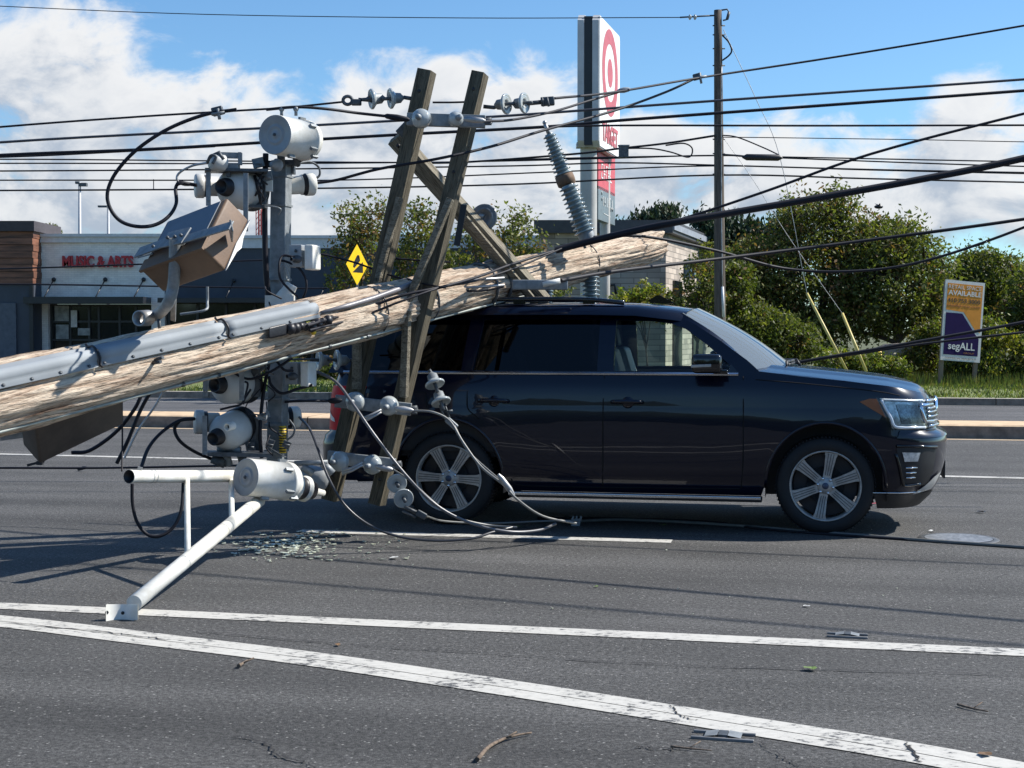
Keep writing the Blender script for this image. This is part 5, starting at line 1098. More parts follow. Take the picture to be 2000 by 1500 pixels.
random.seed(31); b = MB()
for _ in range(7): b.tube([W(rnd(495, 520), rnd(335, 400), 11.1), W(rnd(500, 524), rnd(335, 400), 11.1)], .008, 5)
b.build('linkage', M_blk, s1)
s2 = switch('middle vacuum switch tucked below the fallen pole', 452, 750, 1.0, (400, 738), None, [(401, 712, 774, 10.9), (472, 715, 782, 10.8)])
b = MB(); b.beam(W(395, 716, 11.0), W(515, 714, 11.1), .2, .03, (0, 0, 1)); b.beam(W(500, 720, 11.2), W(500, 775, 11.2), .06, .06); b.build('mounting_plate', M_steel_d, s2)
s3 = switch('lowest vacuum switch tilted down just above the lower drum', 448, 842, .92, (380, 824), (583, 815), [(400, 812, 888, 10.9)], -.22)
b = MB(); b.lathe(W(452, 832, 10.85), (-.5, -.85, -.1), [(-.02, .03), (.05, .032), (.05, .022), (.02, .02), (.02, 0)], 18, 0, True, [0, 0, 0, 1]); b.build('small_port', [M_white, M_blk], s3)
b = MB(); b.beam(W(405, 885, 11.1), W(530, 888, 11.2), .18, .03, (0, 0, 1)); b.beam(W(500, 815, 11.25), W(500, 880, 11.25), .08, .06); b.build('mounting_plate', M_steel_d, s3)
b = MB(); b.tube([W(345, 360, 11), W(352, 356, 11), W(384, 362, 11.1)], .014, 8); b.build('lead_wire', M_cable, s1)
# surge arrester / fuse clamp on top left
t = thing('fuse_clamp', 'round grey fuse clamp with bracket at the top left of the upper switch', 'clamp', W(430, 330, 11.0))
b = MB(); b.lathe(W(412, 315, 10.9), (.8, .55, -.1), [(0, 0), (0, .055), (.02, .062), (.10, .062), (.12, .04)], 24); b.build('barrel', M_bell, t)
b = MB(); b.tube(spline([W(405, 318, 10.85), W(412, 304, 10.83), W(422, 306, 10.83), W(415, 320, 10.83)], 5), .012, 6); b.tube([W(412, 306, 10.9), W(428, 298, 10.9), W(436, 312, 10.9)], .016, 6); b.build('hook', M_steel_d, t)
b = MB(); b.beam(W(432, 303, 11), W(466, 304, 11), .04, .05, (0, -1, 0)); b.beam(W(469, 298, 10.98), W(469, 322, 10.98), .022, .06); b.box(W(446, 325, 11), (.16, .08, .04)); b.build('bracket', M_galv, t)
t = thing('small_side_bushing', 'small grey ribbed bushing left of the post top', 'bushing', W(540, 326, 11.2))
b = MB(); b.lathe(W(545, 323, 11.2), (-.6, -.8, 0), [(0, .045), (.03, .05), (.035, .03), (.06, .034), (.065, .02), (.08, .022), (.081, 0)], 20); b.build('body', M_grey, t)
b = MB(); b.beam(W(500, 318, 11.3), W(540, 322, 11.3), .05, .05); b.build('stub', M_steel_d, t)
# white sensor boxes
for (px, py, lab) in ((590, 502, 'white sensor box on the post beside the yellow warning sign'), (582, 731, 'white sensor box on the post below the fallen pole')):
    t = thing('sensor_box', lab, 'junction box', W(px, py+24, 11.3), 0, 'white sensor boxes on the steel post'); w_ = Vector((.13, -.035, 0)); d_ = Vector((.03, .10, 0))
    b = MB(); b.hexa(W(px-26, py+20, 11.25), w_*.78, d_, (0, 0, .17), 0, .008); b.build('back_box', M_grey, t)
    b = MB(); b.hexa(W(px+4, py+25, 11.2), w_*.52, Vector((.045, .14, 0)), (0, 0, .19), 0, .015); b.build('lid', M_white, t)
    b = MB(); b.lathe(W(px-9, py+4, 11.23), (-.7, -.7, 0), [(-.02, .03), (.03, .028), (.03, .016), (.06, .015)], 14); b.lathe(W(px-12, py-12, 11.23), (-.2, -.97, 0), [(0, .012), (.006, .012), (.006, 0)], 10); b.build('gland', M_steel_d, t)
# white elbow cap behind the guard end
t = thing('elbow_bushing', 'white elbow bushing behind the end of the grey guard', 'bushing', W(560, 590, 11.3))
b = MB(); P = spline([W(545, 610, 11.3), W(552, 585, 11.3), W(562, 570, 11.3), W(570, 556, 11.3)], 6); b.tube(P, [.07-.025*i/(len(P)-1) for i in range(len(P))], 16); b.build('body', M_white, t)
b = MB(); b.box(W(548, 590, 11.3), (.22, .12, .1)); b.build('base', M_white, t)

# -- brown boxes
def obox(A, Y, w2, h2, d2, sgn=-1):
    s = FPX/Y; v = [(w2[0]/s, -w2[1]/s), (h2[0]/s, -h2[1]/s), (d2[0]/s, -d2[1]/s)]
    wh = -(v[0][0]*v[1][0]+v[0][1]*v[1][1]); wd_ = -(v[0][0]*v[2][0]+v[0][1]*v[2][1]); hd = -(v[1][0]*v[2][0]+v[1][1]*v[2][1])
    wy = sqrt(abs(wh*wd_/hd))*sgn; hy = wh/wy; dy = wd_/wy
    return W(A[0], A[1], Y), Vector((v[0][0], wy, v[0][1])), Vector((v[1][0], hy, v[1][1])), Vector((v[2][0], dy, v[2][1]))
A_, w_, h_, d_ = obox((326, 432), 10.1, (136, -38), (-30, 100), (34, 40))
bx = thing('floodlight', 'tan brown floodlight marked X1 tilted on a galvanised bracket', 'floodlight', A_+w_*.5+h_+d_*.5)
b = MB(); b.hexa(A_, w_, h_, d_, 0, .02); b.build('shell', M_brown, bx)
nf = w_.cross(h_).normalized(); nf = nf if nf.dot(CAMP-A_) > 0 else -nf
b = MB(); b.hexa(A_+w_*.06+h_*.05+nf*.002, w_*.86, h_*.60, nf*.006); b.build('glass_panel', mat('blue_grey_panel', (.14, .165, .20), .5, var=.06), bx)
b = MB(); b.hexa(A_+w_*-.01+h_*.80-nf*.01, w_*1.02, h_*.22, nf*.02); b.build('lower_rim', M_brown, bx)
b = MB(); q = A_+w_*.50+h_*.68+nf*.014; b.poly([q, q+w_*.17, q+w_*.16+h_*.13, q-w_*.01+h_*.13], nf*.002); st = b.build('white_sticker', M_white, bx)
text('sticker_lettering', 'X-1', M_blk, st, A_+w_*.52+h_*.80+nf*.018, w_, -h_, w_.length*.12, h_.length*.09, .002, .02)
b = MB(); e_ = A_+w_; b.poly([e_+d_*1.0, e_+d_*1.06+h_*.35, e_+d_*1.15+h_*.5, e_+d_*1.06+h_*.62, e_+d_*1.0+h_*1.0, e_+d_*.92+h_*.5], w_*.02); b.build('torn_white_edge', M_white, bx)
br = thing('box_bracket', 'galvanised pipe bracket with curved foot holding the upper floodlight', 'bracket', W(330, 625, 10.3))
def bp(px, py, off=.05):
    """point seen at px, py lying off metres in front of the box's face"""
    d = ray(px, py); t_ = (A_+nf*off-CAMP).dot(nf)/d.dot(nf); return CAMP+d*t_
top_ = bp(342, 466, .07)
b = MB(); P = spline([top_, W(341, 520, top_.y+.04), W(338, 560, top_.y+.08), W(328, 592, top_.y+.12), W(308, 614, 10.15), W(280, 620, 10.2)], 8); b.tube(P, .039, 16, 0, False); b.build('curved_pipe', M_galv, br)
b = MB(); b.lathe(W(290, 621, 10.12), W(268, 622, 10.0)-W(290, 621, 10.12), [(0, .055), (.11, .055), (.11, .044), (0, .044)], 20); b.build('pipe_collar', M_alu, br)
b = MB(); b.beam(bp(342, 490, .02), W(338, 626, 10.15), .035, .012); b.build('flat_stay', M_galv, br)
b = MB(); P = [bp(352, 470), bp(432, 443), A_+w_*1.04+h_*.50+nf*.0+d_*.0, A_+w_*1.04+h_*.52+d_*.62]; P[2] = bp(452, 440, .05)
b.beam(P[0], P[2], .075, .012, nf, 0, .004); b.beam(P[2], P[3], .075, .012, w_.normalized(), 0, .004); b.build('support_arm', M_galv, br)
b = MB(); b.beam(bp(320, 470, .06), bp(364, 460, .06), .14, .012, nf, 0, .004); b.beam(bp(268, 494, .03), bp(322, 474, .05), .09, .01, nf); b.beam(bp(272, 502, .03), bp(300, 495, .0), .06, .01, (0, -.2, 1)); b.build('clamp_plate', M_galv, br)
for px, py in ((342, 463), (328, 465), (354, 460), (300, 482)): b = MB(); b.lathe(bp(px, py, .07), nf, [(0, .012), (.014, .012), (.014, 0)], 6); b.build('bolt', M_steel_d, br)
A_, w_, h_, d_ = obox((78, 907), 9.6, (137, -72), (22, -112), (-43, -36), 1)
b2 = thing('floodlight', 'dark brown floodlight hanging in shade under the fallen pole at left', 'floodlight', A_)
b = MB(); b.hexa(A_, w_, h_, d_, 0, .02); b.build('shell', M_brown_d, b2)
nf = w_.cross(h_).normalized(); nf = nf if nf.dot(CAMP-A_) > 0 else -nf
b = MB(); q = A_+w_*.42+h_*.80+nf*.006; b.poly([q, q+w_*.17, q+w_*.17+h_*.10, q+h_*.10], nf*.002); st = b.build('white_sticker', M_white, b2)
text('sticker_lettering', 'X', M_blk, st, q+w_*.03+h_*.01+nf*.004, w_, h_, w_.length*.06, h_.length*.08, .002)
b = MB(); b.beam(W(0, 852, 9.4), W(44, 846, 9.4), .06, .01); b.build('support_arm', M_galv, b2)
for i, (px, py, sc, lab) in enumerate(((70, 912, 1.0, 'torn black bracket below the shaded floodlight'), (160, 921, .5, 'small black scrap on the road right of the shaded floodlight'))):
    t = thing('broken_bracket', lab, 'debris', G(px, py)); p = G(px, py)+Vector((0, 0, .02)); b = MB(); b.beam(p-Vector((.10*sc, 0, 0)), p+Vector((.10*sc, .02, .05*sc)), .03, .05*sc); b.build('bent_strap', M_trimb, t); b = MB(); b.box(p+Vector((.05*sc, 0, .03)), (.07*sc, .06, .05*sc)); b.build('block', M_trimb, t)

# -- white tubular frame resting on the road
tf = thing('white_tube_frame', 'white tubular steel frame with clamp plate resting on the road', 'tube frame', G(238, 1214))
T0, T1 = W(252, 931, 9.75), W(465, 930, 10.9); D0, D1 = W(262, 1178, 8.5), W(506, 978, 10.75)
b = MB(); b.tube([T0, T1], .044, 24, 0, False); b.tube([T0+(T0-T1).normalized()*.0, T0.lerp(T1, .02)], .046, 24, 0, False); b.lathe(T0, T1-T0, [(0, .044), (0, .038), (.5, .038)], 24, 1); b.build('upper_tube', [M_white, M_blk], tf)
b = MB(); b.tube([D0, D1], .046, 24); b.build('diagonal_tube', M_white, tf)
def at_px(P, Q, px):
    d = ray(px, 645); n = Vector((d.x, d.y, 0)).cross(Vector((0, 0, 1))); t_ = (CAMP-P).dot(n)/(Q-P).dot(n); return P.lerp(Q, t_)
for px in (363, 450): b = MB(); b.tube([at_px(T0, T1, px), at_px(D0, D1, px)], .020, 14); b.build('strut', M_white, tf)
for q in (.12, .30, .34, .66): b = MB(); p = D1.lerp(D0, q); b.lathe(p, (D0-D1), [(0, .0475), (.006, .0475)], 24); b.build('joint_ring', M_grey, tf)
for q in (.17, .2): b = MB(); p = T0.lerp(T1, q); b.lathe(p, (T1-T0), [(0, .0455), (.006, .0455)], 24); b.build('joint_ring', M_grey, tf)
b = MB(); vs = []
for i in range(9):
    u = -1+i/4; x_ = 238+31*u; cv = .05*u*u
    vs += [W(x_, 1181, 8.38-cv), W(x_, 1214-3*u, 8.36-cv)]
b.add(vs, [(2*i, 2*i+2, 2*i+3, 2*i+1) for i in range(8)], 0, True); k0 = len(vs); b.add([v+Vector((0, .014, 0)) for v in vs], [(2*i, 2*i+2, 2*i+3, 2*i+1) for i in range(8)], 0, True)
b.build('clamp_plate', M_white, tf)
b = MB(); b.lathe(W(240, 1197, 8.37), (0, -1, 0), [(0, .010), (.004, .010), (.004, 0)], 12); b.lathe(W(209, 1196, 8.33), (0, -1, 0), [(0, .010), (.004, .010), (.004, 0)], 12); b.build('bolt_hole', M_blk, tf)
b = MB(); b.beam(W(274, 912, 9.85), W(272, 920, 9.85), .03, .01); b.build('end_lug', M_alu, tf)

# -- timber crossarms
def timber(name, lab, p0, p1, w_, h_, front, m, grp='timber crossarms broken off the pole', cat='crossarm'):
    t = thing(name, lab, cat, Vector((p0.x, p0.y, 0)), 0, grp); b = MB(); b.beam(p0, p1, w_, h_, front, 0, .004); b.build('timber', m, t, Xframe(p0, p1)); return t
FR = Vector((-.26, -.965, 0))
A0, A1 = W(646, 976, 12.1), W(834, 138, 12.0); B0, B1 = W(736, 985, 11.85), W(938, 143, 11.9)
ca = timber('wooden_crossarm', 'left upright timber crossarm standing behind the fallen pole', A0, A1, .118, .145, FR, M_beam)
cb = timber('wooden_crossarm', 'right upright timber crossarm standing in front of the fallen pole', B0, B1, .105, .15, FR, M_beam)
for t, P, Q, ys in ((ca, A0, A1, (.06, .35, .62, .95)), (cb, B0, B1, (.06, .25, .5, .77, .96))):
    for q in ys: b = MB(); p = P.lerp(Q, q)+FR*.076; b.lathe(p, FR, [(-.01, .013), (.003, .013), (.003, 0)], 10); b.build('bolt_hole', M_blk, t)
def brace(t, a, c, w_, h_, m=M_beam2, fr=(-.5, -.86, 0)):
    b = MB(); b.beam(a, c, w_, h_, fr, 0, .003); return b.build('brace', m, t)
brace(ca, W(781, 386, 11.85), W(742, 530, 11.9), .05, .04, M_beam2); brace(ca, W(742, 530, 11.9), W(728, 590, 11.9), .05, .04, M_beam2)
brace(cb, W(880, 388, 11.7), W(796, 590, 11.75), .055, .04); brace(cb, W(795, 606, 11.7), W(789, 776, 11.75), .06, .045)
brace(ca, W(697, 640, 11.9), W(697, 760, 11.9), .07, .04, M_beam2)
b = MB(); b.beam(W(906, 400, 11.8), W(892, 480, 11.8), .05, .02, (0, -1, 0)); b.build('black_strap', M_blk, cb)
C0, C1 = W(1062, 592, 12.95), W(772, 268, 12.35)
cc = timber('wooden_crossarm', 'diagonal timber crossarm leaning down to the vehicle roof', C1, C0, .14, .10, (-.25, -.86, -.45), M_beam2)
b = MB(); b.beam(W(782, 246, 12.28), W(798, 262, 12.3), .12, .04, (0, -1, 0), 0, .01); b.build('end_plate', M_steel_d, cc)
brace(cc, W(908, 425, 12.5), W(1046, 590, 12.85), .05, .03)
b = MB(); b.lathe(W(778, 285, 12.25), (0, -1, 0), [(0, .018), (.01, .018), (.01, 0)], 6); b.build('bolt', M_blk, cc)
# spacer bars tying the two uprights
for (xa, ya, xb, yb, lab) in ((795, 233, 948, 238, 'grey steel spacer bar near the top of the upright crossarms'), (655, 783, 803, 800, 'grey steel spacer bar low on the crossarms beside the tail light'), (640, 892, 772, 908, 'lowest grey steel spacer bar just above the road')):
    t = thing('spacer_bar', lab, 'spacer bar', W(xa, ya, 11.75), 0, 'steel bars tying the upright crossarms'); p, q = W(xa, ya, 11.72), W(xb, yb, 11.68); b = MB(); b.beam(p, q, .10, .05, (0, -1, 0), 0, .006); b.build('channel', M_galv, t)
    b = MB(); b.tube([q-Vector((.02, 0, 0)), q+Vector((.05, -.01, .01))], .026, 10); b.tube([q+Vector((0, -.05, -.02)), q+Vector((.05, -.05, -.02))], .014, 8); b.build('end_bolt', M_steel_d, t)
# -- insulators
def disc_ins(b, p, d, r, L_=.12):
    """bell disc: cap, skirt and pin, axis d"""
    b.lathe(p, d, [(0, 0), (0, .012), (L_*.12, .028), (L_*.18, .040), (L_*.45, .044), (L_*.52, .05)], 28, 1)
    b.lathe(p+Vector(d).normalized()*L_*.50, d, [(0, .05), (L_*.08, r*.80), (L_*.16, r), (L_*.24, r*1.01), (L_*.30, r*.92), (L_*.22, r*.82), (L_*.26, r*.74), (L_*.20, r*.62), (L_*.25, r*.5), (L_*.15, r*.4), (L_*.15, 0)], 32, 0)
    q = p+Vector(d).normalized()*L_*.6; b.lathe(q, d, [(0, .014), (L_*.6, .014), (L_*.6, 0)], 12, 2)
IM = [M_porc, M_galv, M_steel_d]
def dir2(a, Y0, c, Y1): return (W(c[0], c[1], Y1)-W(a[0], a[1], Y0)).normalized()
igrp = 'two-disc insulator strings on the crossarms'
def string(lab, pts, d, r, Y, cl=None, L_=.12):
    t = thing('insulator_string', lab, 'insulator', W(pts[0][0], pts[0][1], Y), 0, igrp)
    for px, py in pts: b = MB(); disc_ins(b, W(px, py, Y), d, r, L_); b.build('insulator_disc', IM, t)
    if cl: cl(t)
    return t
def link(t, pts, Y, r=.012, name='link', m=None):
    b = MB(); b.tube([W(x, y, Y) for x, y in pts], r, 6); return b.build(name, m or M_steel_d, t)
def cl1(t):
    link(t, [(700, 194), (733, 197)], 12, .014); link(t, [(788, 190), (812, 194)], 12, .016); b = MB(); P = [W(679+9*cos(a), 196+8*sin(a), 12) for a in [2*pi*i/16 for i in range(16)]]; b.tube(P, .014, 6, closed=True); b.build('eye_clamp', M_steel_d, t)
    b = MB(); b.beam(W(686, 200, 12), W(706, 200, 12), .05, .05, (0, -1, 0), 0, .012); b.build('wedge_clamp', M_steel_d, t); link(t, [(712, 196), (722, 188), (730, 177)], 12, .01, 'frayed_strand', mat('copper_strand', (.35, .24, .18), .5))
string('white insulator string left of the upright crossarm tops', [(789, 191), (752, 192)], dir2((789, 191), 12, (752, 193), 11.95), .082, 12, cl1, .155)
def cl2(t):
    link(t, [(944, 208), (965, 210), (975, 206)], 12, .016); link(t, [(1030, 202), (1062, 199)], 12, .018); b = MB(); b.beam(W(1056, 199, 12), W(1083, 197, 12), .07, .06, (0, -1, 0), 0, .012); b.build('dead_end_clamp', M_steel_d, t)
    for px in (1058, 1068): link(t, [(px, 190), (px+4, 208)], 11.95, .01, 'u_bolt')
string('white insulator string right of the upright crossarm tops', [(966, 205), (1001, 203)], dir2((965, 205), 12, (1001, 202), 11.92), .082, 12, cl2, .15)
string('white insulator string low between the steel post and left crossarm', [(683, 704), (648, 704)], dir2((683, 704), 12, (648, 703), 11.95), .082, 12, lambda t: (link(t, [(682, 703), (692, 702)], 12), link(t, [(560, 702), (618, 702)], 11.9, .008)), .15)
def cl4(t):
    link(t, [(838, 722), (843, 730)], 11.6, .014); link(t, [(866, 784), (880, 822)], 11.6, .009); link(t, [(856, 786), (874, 828)], 11.6, .009); link(t, [(868, 805), (884, 802)], 11.6, .01)
    b = MB(); b.beam(W(872, 818, 11.6), W(892, 836, 11.6), .05, .05, (0, -1, 0), 0, .012); b.build('bolted_clamp', M_galv, t)
string('white insulator string hanging in front of the vehicle rear door', [(842, 727), (854, 762)], dir2((842, 727), 11.6, (850, 752), 11.55), .078, 11.6, cl4, .15)
def cl5(t):
    link(t, [(790, 990), (816, 1002)], 11.5, .014); link(t, [(786, 998), (812, 1010)], 11.5, .010); b = MB(); b.beam(W(814, 1000, 11.5), W(832, 1010, 11.5), .05, .04, (0, -1, 0), 0, .01); b.build('bolted_clamp', M_steel_d, t)
string('shaded insulator string near the road by the rear wheel', [(771, 936), (784, 965)], dir2((771, 936), 11.6, (782, 958), 11.35), .078, 11.6, cl5, .14)
dgrp = 'single disc insulators bolted to the spacer bars'
for (px, py, Y, r, d, lab) in ((820, 230, 11.62, .078, (-.25, -.96, .05), 'upper left disc insulator on the top spacer bar'), (893, 231, 11.62, .062, (.35, -.93, .05), 'upper right disc insulator on the top spacer bar'),
        (690, 785, 11.6, .080, (-.3, -.95, 0), 'left disc insulator beside the red tail light'), (757, 794, 11.55, .078, (-.2, -.97, -.1), 'right disc insulator in front of the right crossarm foot'),
        (658, 902, 11.6, .082, (-.5, -.86, 0), 'left disc insulator just above the lowest bar'), (723, 909, 11.55, .080, (-.4, -.9, -.1), 'right disc insulator just above the lowest bar')):
    t = thing('disc_insulator', lab, 'insulator', W(px, py+18, Y), 0, dgrp); d = Vector(d).normalized(); b = MB(); c = W(px, py, Y)
    b.lathe(c-d*.06, d, [(0, .03), (.0, r*.9), (.012, r), (.022, r*.95), (.026, r*1.0), (.038, r*.95), (.042, r*.98), (.06, r*.8), (.075, r*.5), (.085, r*.3), (.085, 0)], 32); b.build('porcelain', M_porc, t)
    b = MB(); b.lathe(c+d*.02, d, [(0, .024), (.04, .022), (.05, .012), (.05, 0)], 14); b.build('cap', M_galv, t)
# dead-end clamps next to the discs
for (pts, Y, lab) in (([(745, 800), (722, 812), (709, 818)], 11.45, 'silver split clamp left of the middle disc insulator'), ([(708, 903), (688, 914), (668, 920)], 11.45, 'silver split clamp left of the lowest disc insulator')):
    t = thing('split_clamp', lab, 'clamp', W(pts[-1][0], pts[-1][1], Y), 0, 'silver clamps at the disc insulators')
    for dy in (0, 5): b = MB(); b.tube([W(x, y+dy, Y) for x, y in pts], [.008, .011, .016], 8); b.build('jaw', M_alu, t)
for (a, c, Y, lab, m) in (((770, 797), (808, 802), 11.42, 'silver sleeve right of the middle disc insulator', M_alu), ((732, 910), (768, 918), 11.42, 'silver sleeve right of the lowest disc insulator', M_alu), ((905, 232), (948, 236), 11.5, 'silver sleeve right of the top disc insulator', M_alu), ((750, 226), (800, 234), 11.5, 'black sleeve left of the top disc insulator', M_cable), ((1205, 178), (1232, 174), 13.5, 'grey splice sleeve on the wire in front of the tall sign', M_grey), ((640, 783), (668, 782), 11.5, 'black sleeve across the red tail light', M_cable)):
    b = MB(); p, q = W(*a, Y), W(*c, Y); b.lathe(p, q-p, [(0, .008), (.02, .02), ((q-p).length*.5, .026), ((q-p).length-.02, .02), ((q-p).length, .008)], 12); tag(b.build('cable_sleeve', m), lab, 'cable sleeve', 'sleeves on the cable ends')
# ribbed arresters
def arrester(lab, px0, py0, px1, py1, Y, r0, r1, n_, top=True, joint=True):
    p, q = W(px0, py0, Y), W(px1, py1, Y); d = (q-p); L_ = d.length; t = thing('ribbed_insulator', lab, 'insulator', q, 0, 'tall ribbed blue grey insulators')
    b = MB(); pr = []
    for i in range(n_): z = L_*i/n_; r = r0+(r1-r0)*i/n_; s = L_/n_; pr += [(z, r*.62), (z+s*.25, r*.64), (z+s*.62, r), (z+s*.78, r*.97), (z+s*.85, r*.62)]
    b.lathe(p, d, pr, 28); b.build('ribbed_body', M_arr, t)
    if top: b = MB(); b.tube([p-d.normalized()*.11, p], .018, 8); b.sphere(p-d.normalized()*.11, .022, 8); b.build('terminal', M_alu, t)
    return t, p, q
t1_, p1_, q1_ = arrester('upper half of the leaning ribbed insulator in front of the tall sign', 1072, 262, 1101, 342, 13.5, .062, .088, 11)
b = MB(); dd = (q1_-p1_).normalized(); b.lathe(q1_, dd, [(-.01, .06), (.0, .085), (.05, .088), (.09, .085), (.11, .06)], 20); b.lathe(q1_+Vector((.03, -.05, -.04)), (.4, -.9, 0), [(0, .05), (.05, .045), (.05, 0)], 12); b.build('middle_flange', mat('rusty_cast_iron', (.16, .105, .07), .8, .2, var=.25), t1_)
t2_, p2_, q2_ = arrester('lower half of the leaning ribbed insulator in front of the tall sign', 1109, 362, 1143, 455, 13.45, .092, .102, 11, False)
b = MB(); b.lathe(q2_, (q2_-p2_), [(-.02, .07), (.0, .075), (.06, .07)], 18); b.tube([q2_+Vector((-.03, 0, -.03)), q2_+Vector((0, 0, -.14))], .014, 6); b.build('base_flange', M_galv, t2_)
arrester('short upright ribbed insulator rising behind the vehicle roof', 1153, 536, 1154, 596, 13.9, .088, .09, 7, False)
arrester('small ribbed insulator at the white handle above the roof', 1073, 558, 1072, 596, 13.3, .04, .042, 6, False)
t = thing('grading_disc', 'round grey disc insulator behind the diagonal crossarm', 'insulator', W(945, 450, 12.8)); b = MB(); c = W(946, 425, 12.75)
b.lathe(c, (-.25, -.95, .1), [(0, .115), (.012, .118), (.018, .105), (.012, .095), (.03, .08), (.032, .066), (.02, .06), (.024, .05), (.01, .045), (.01, 0)], 40); b.build('rings', mat('dark_grey_porcelain', (.16, .17, .18), .25, coat=.4), t)
b = MB(); b.tube([c, c+Vector((-.10, .05, .04))], .03, 10); b.build('pin', M_alu, t)
# grey hinged switch blade with white grip
t = thing('hinged_switch_arm', 'grey hinged switch arm with white grip above the vehicle roof', 'switch', W(1010, 565, 12.4))
b = MB(); b.hexa(W(1000, 566, 12.45), (.47, .0, .0), (0, .05, 0), (0, 0, .085), 0, .012); b.build('plate', M_galv, t)
b = MB(); b.tube([W(1060, 556, 12.35), W(1094, 548, 12.35)], .022, 12); b.build('grip', M_white, t)
for (y0, y1) in ((548, 552), (562, 566)): b = MB(); b.tube([W(868, y0+8, 12.3), W(905, y0, 12.3), W(985, y1-9, 12.35)], .011, 8); b.build('blade_rod', M_alu, t)
b = MB(); b.tube(spline([W(868, 556, 12.3), W(890, 566, 12.3), W(940, 568, 12.3), W(985, 560, 12.35)], 5), .008, 6); b.build('blade_cable', M_cable, t)
# black dead-end clamp lying on the pole
t = thing('wedge_clamp', 'black wedge clamp assembly lying on the fallen pole beside the yellow tag', 'clamp', onsurf(530, 0))
b = MB(); b.hexa(onsurf(487, radians(-8), .01), onsurf(522, radians(-8), .01)-onsurf(487, radians(-8), .01), (0, -.05, 0), (0, 0, .085), 0, .015); b.build('jaw_body', M_blk, t)
b = MB(); 
for k, (px, a) in enumerate(((526, 2), (536, 1), (546, 2), (556, -1), (567, -3), (578, 0), (590, 3), (600, 2))): b.sphere(onsurf(px, radians(a), .03), rnd(.026, .045), 8)
b.tube([onsurf(520, 0, .04), onsurf(610, radians(6), .03)], .016, 8); b.build('bolted_links', M_blk, t)
b = MB(); b.sphere(onsurf(571, radians(-14), .02), .022, 8); b.build('yellow_cap', M_yel, t)
# loose black box connector on the wires
for (px, py, Y, lab) in ((1366, 151, 14.5, 'spiky grey connector on the rising wires left of the standing pole'), (425, 221, 10.8, 'black connector where the big cable loop leaves the wire')):
    t = thing('tap_connector', lab, 'connector', W(px, py+8, Y), 0, 'connectors clamped on the wires'); b = MB(); b.hexa(W(px-10, py+6, Y), (.08, 0, .02), (0, .05, 0), (-.015, 0, .06), 0, .01); b.build('body', M_steel_d, t); b = MB(); b.tube([W(px, py-9, Y), W(px+4, py+12, Y)], .012, 6); b.tube([W(px-12, py+2, Y), W(px+14, py-2, Y)], .014, 6); b.build('bolt', M_galv, t)
b = MB(); p, q = W(1458, 307, 34.5), W(1520, 308, 34.5); b.lathe(p, q-p, [(-.1, .02), (0, .075), ((q-p).length, .075), ((q-p).length+.1, .02)], 14); tag(b.build('splice_case', M_blk), 'black cable splice case right of the standing pole', 'splice case')
# far dead-end insulators on the standing pole
t = thing('insulator_string', 'tiny dead-end insulators on the top wire at the standing pole', 'insulator', W(1360, 34, YP), 0, igrp)
for px in (1346, 1356): b = MB(); b.lathe(W(px, 33.5, YP), (1, 0, 0), [(-.02, .02), (0, .065), (.03, .065), (.06, .02)], 12); b.build('insulator_disc', M_porc, t)
b = MB(); b.tube([W(1328, 34, YP), W(1398, 30, YP)], .02, 6); b.build('link', M_steel_d, t)

# ================================================================ WIRES
def wire(lab, pts, r, name='overhead_wire', m=None, cat='wire', grp=None, n=8, seg=6):
    P = spline([W(*p) if len(p) == 3 else p for p in pts], seg); b = MB(); b.tube(P, r, n); return tag(b.build(name, m or M_cable, clean=False), lab, cat, grp)
far = 'thin wires crossing the whole sky'
wire('highest thin wire across the blue sky', [(-500, -12, 42), (0, 12, 39), (400, 28, 38), (900, 35, 37), (1330, 34, YP)], .011, grp=far)
wire('wire from the left edge to the upper left insulator string', [(-500, 292, 12), (0, 248, 12), (270, 228, 12), (450, 217, 12), (560, 210, 12), (670, 199, 12)], .0085)
wire('wire from the right insulator string rising to the top right corner', [(1083, 192, 12), (1200, 180, 13), (1366, 152, 14.5), (1640, 110, 15), (2000, 50, 15), (2500, -40, 15)], .0105)
wire('short wire between the two crossarm tops', [(845, 200, 12.05), (880, 200, 12.05), (916, 199, 12.05)], .008)
wire('pale upper wire ending behind the crossarms', [(-500, 320, 16), (0, 278, 16), (500, 251, 16), (790, 235, 16), (960, 228, 16), (1200, 211, 16), (1395, 197, 16), (2000, 155, 16), (2600, 110, 16)], .014, m=mat('pale_cable', (.06, .06, .07), .5), grp=far)
wire('thick wire second below the loop clamp', [(-500, 330, 17), (0, 303, 17), (280, 292, 17), (520, 278, 17), (780, 263, 17), (1060, 248, 17), (1200, 236, 17), (1400, 221, 17), (2000, 177, 17), (2600, 130, 17)], .018, grp=far)
wire('level wire starting at the leaning ribbed insulator', [(1060, 248, 16), (1220, 245, 16), (1600, 245.5, 16), (2000, 244.5, 16), (2600, 243, 16)], .011, grp=far)
wire('thin wire converging with the thick one at the left edge', [(-500, 322, 20), (0, 307, 20), (220, 297, 20), (420, 286, 20)], .012, grp=far)
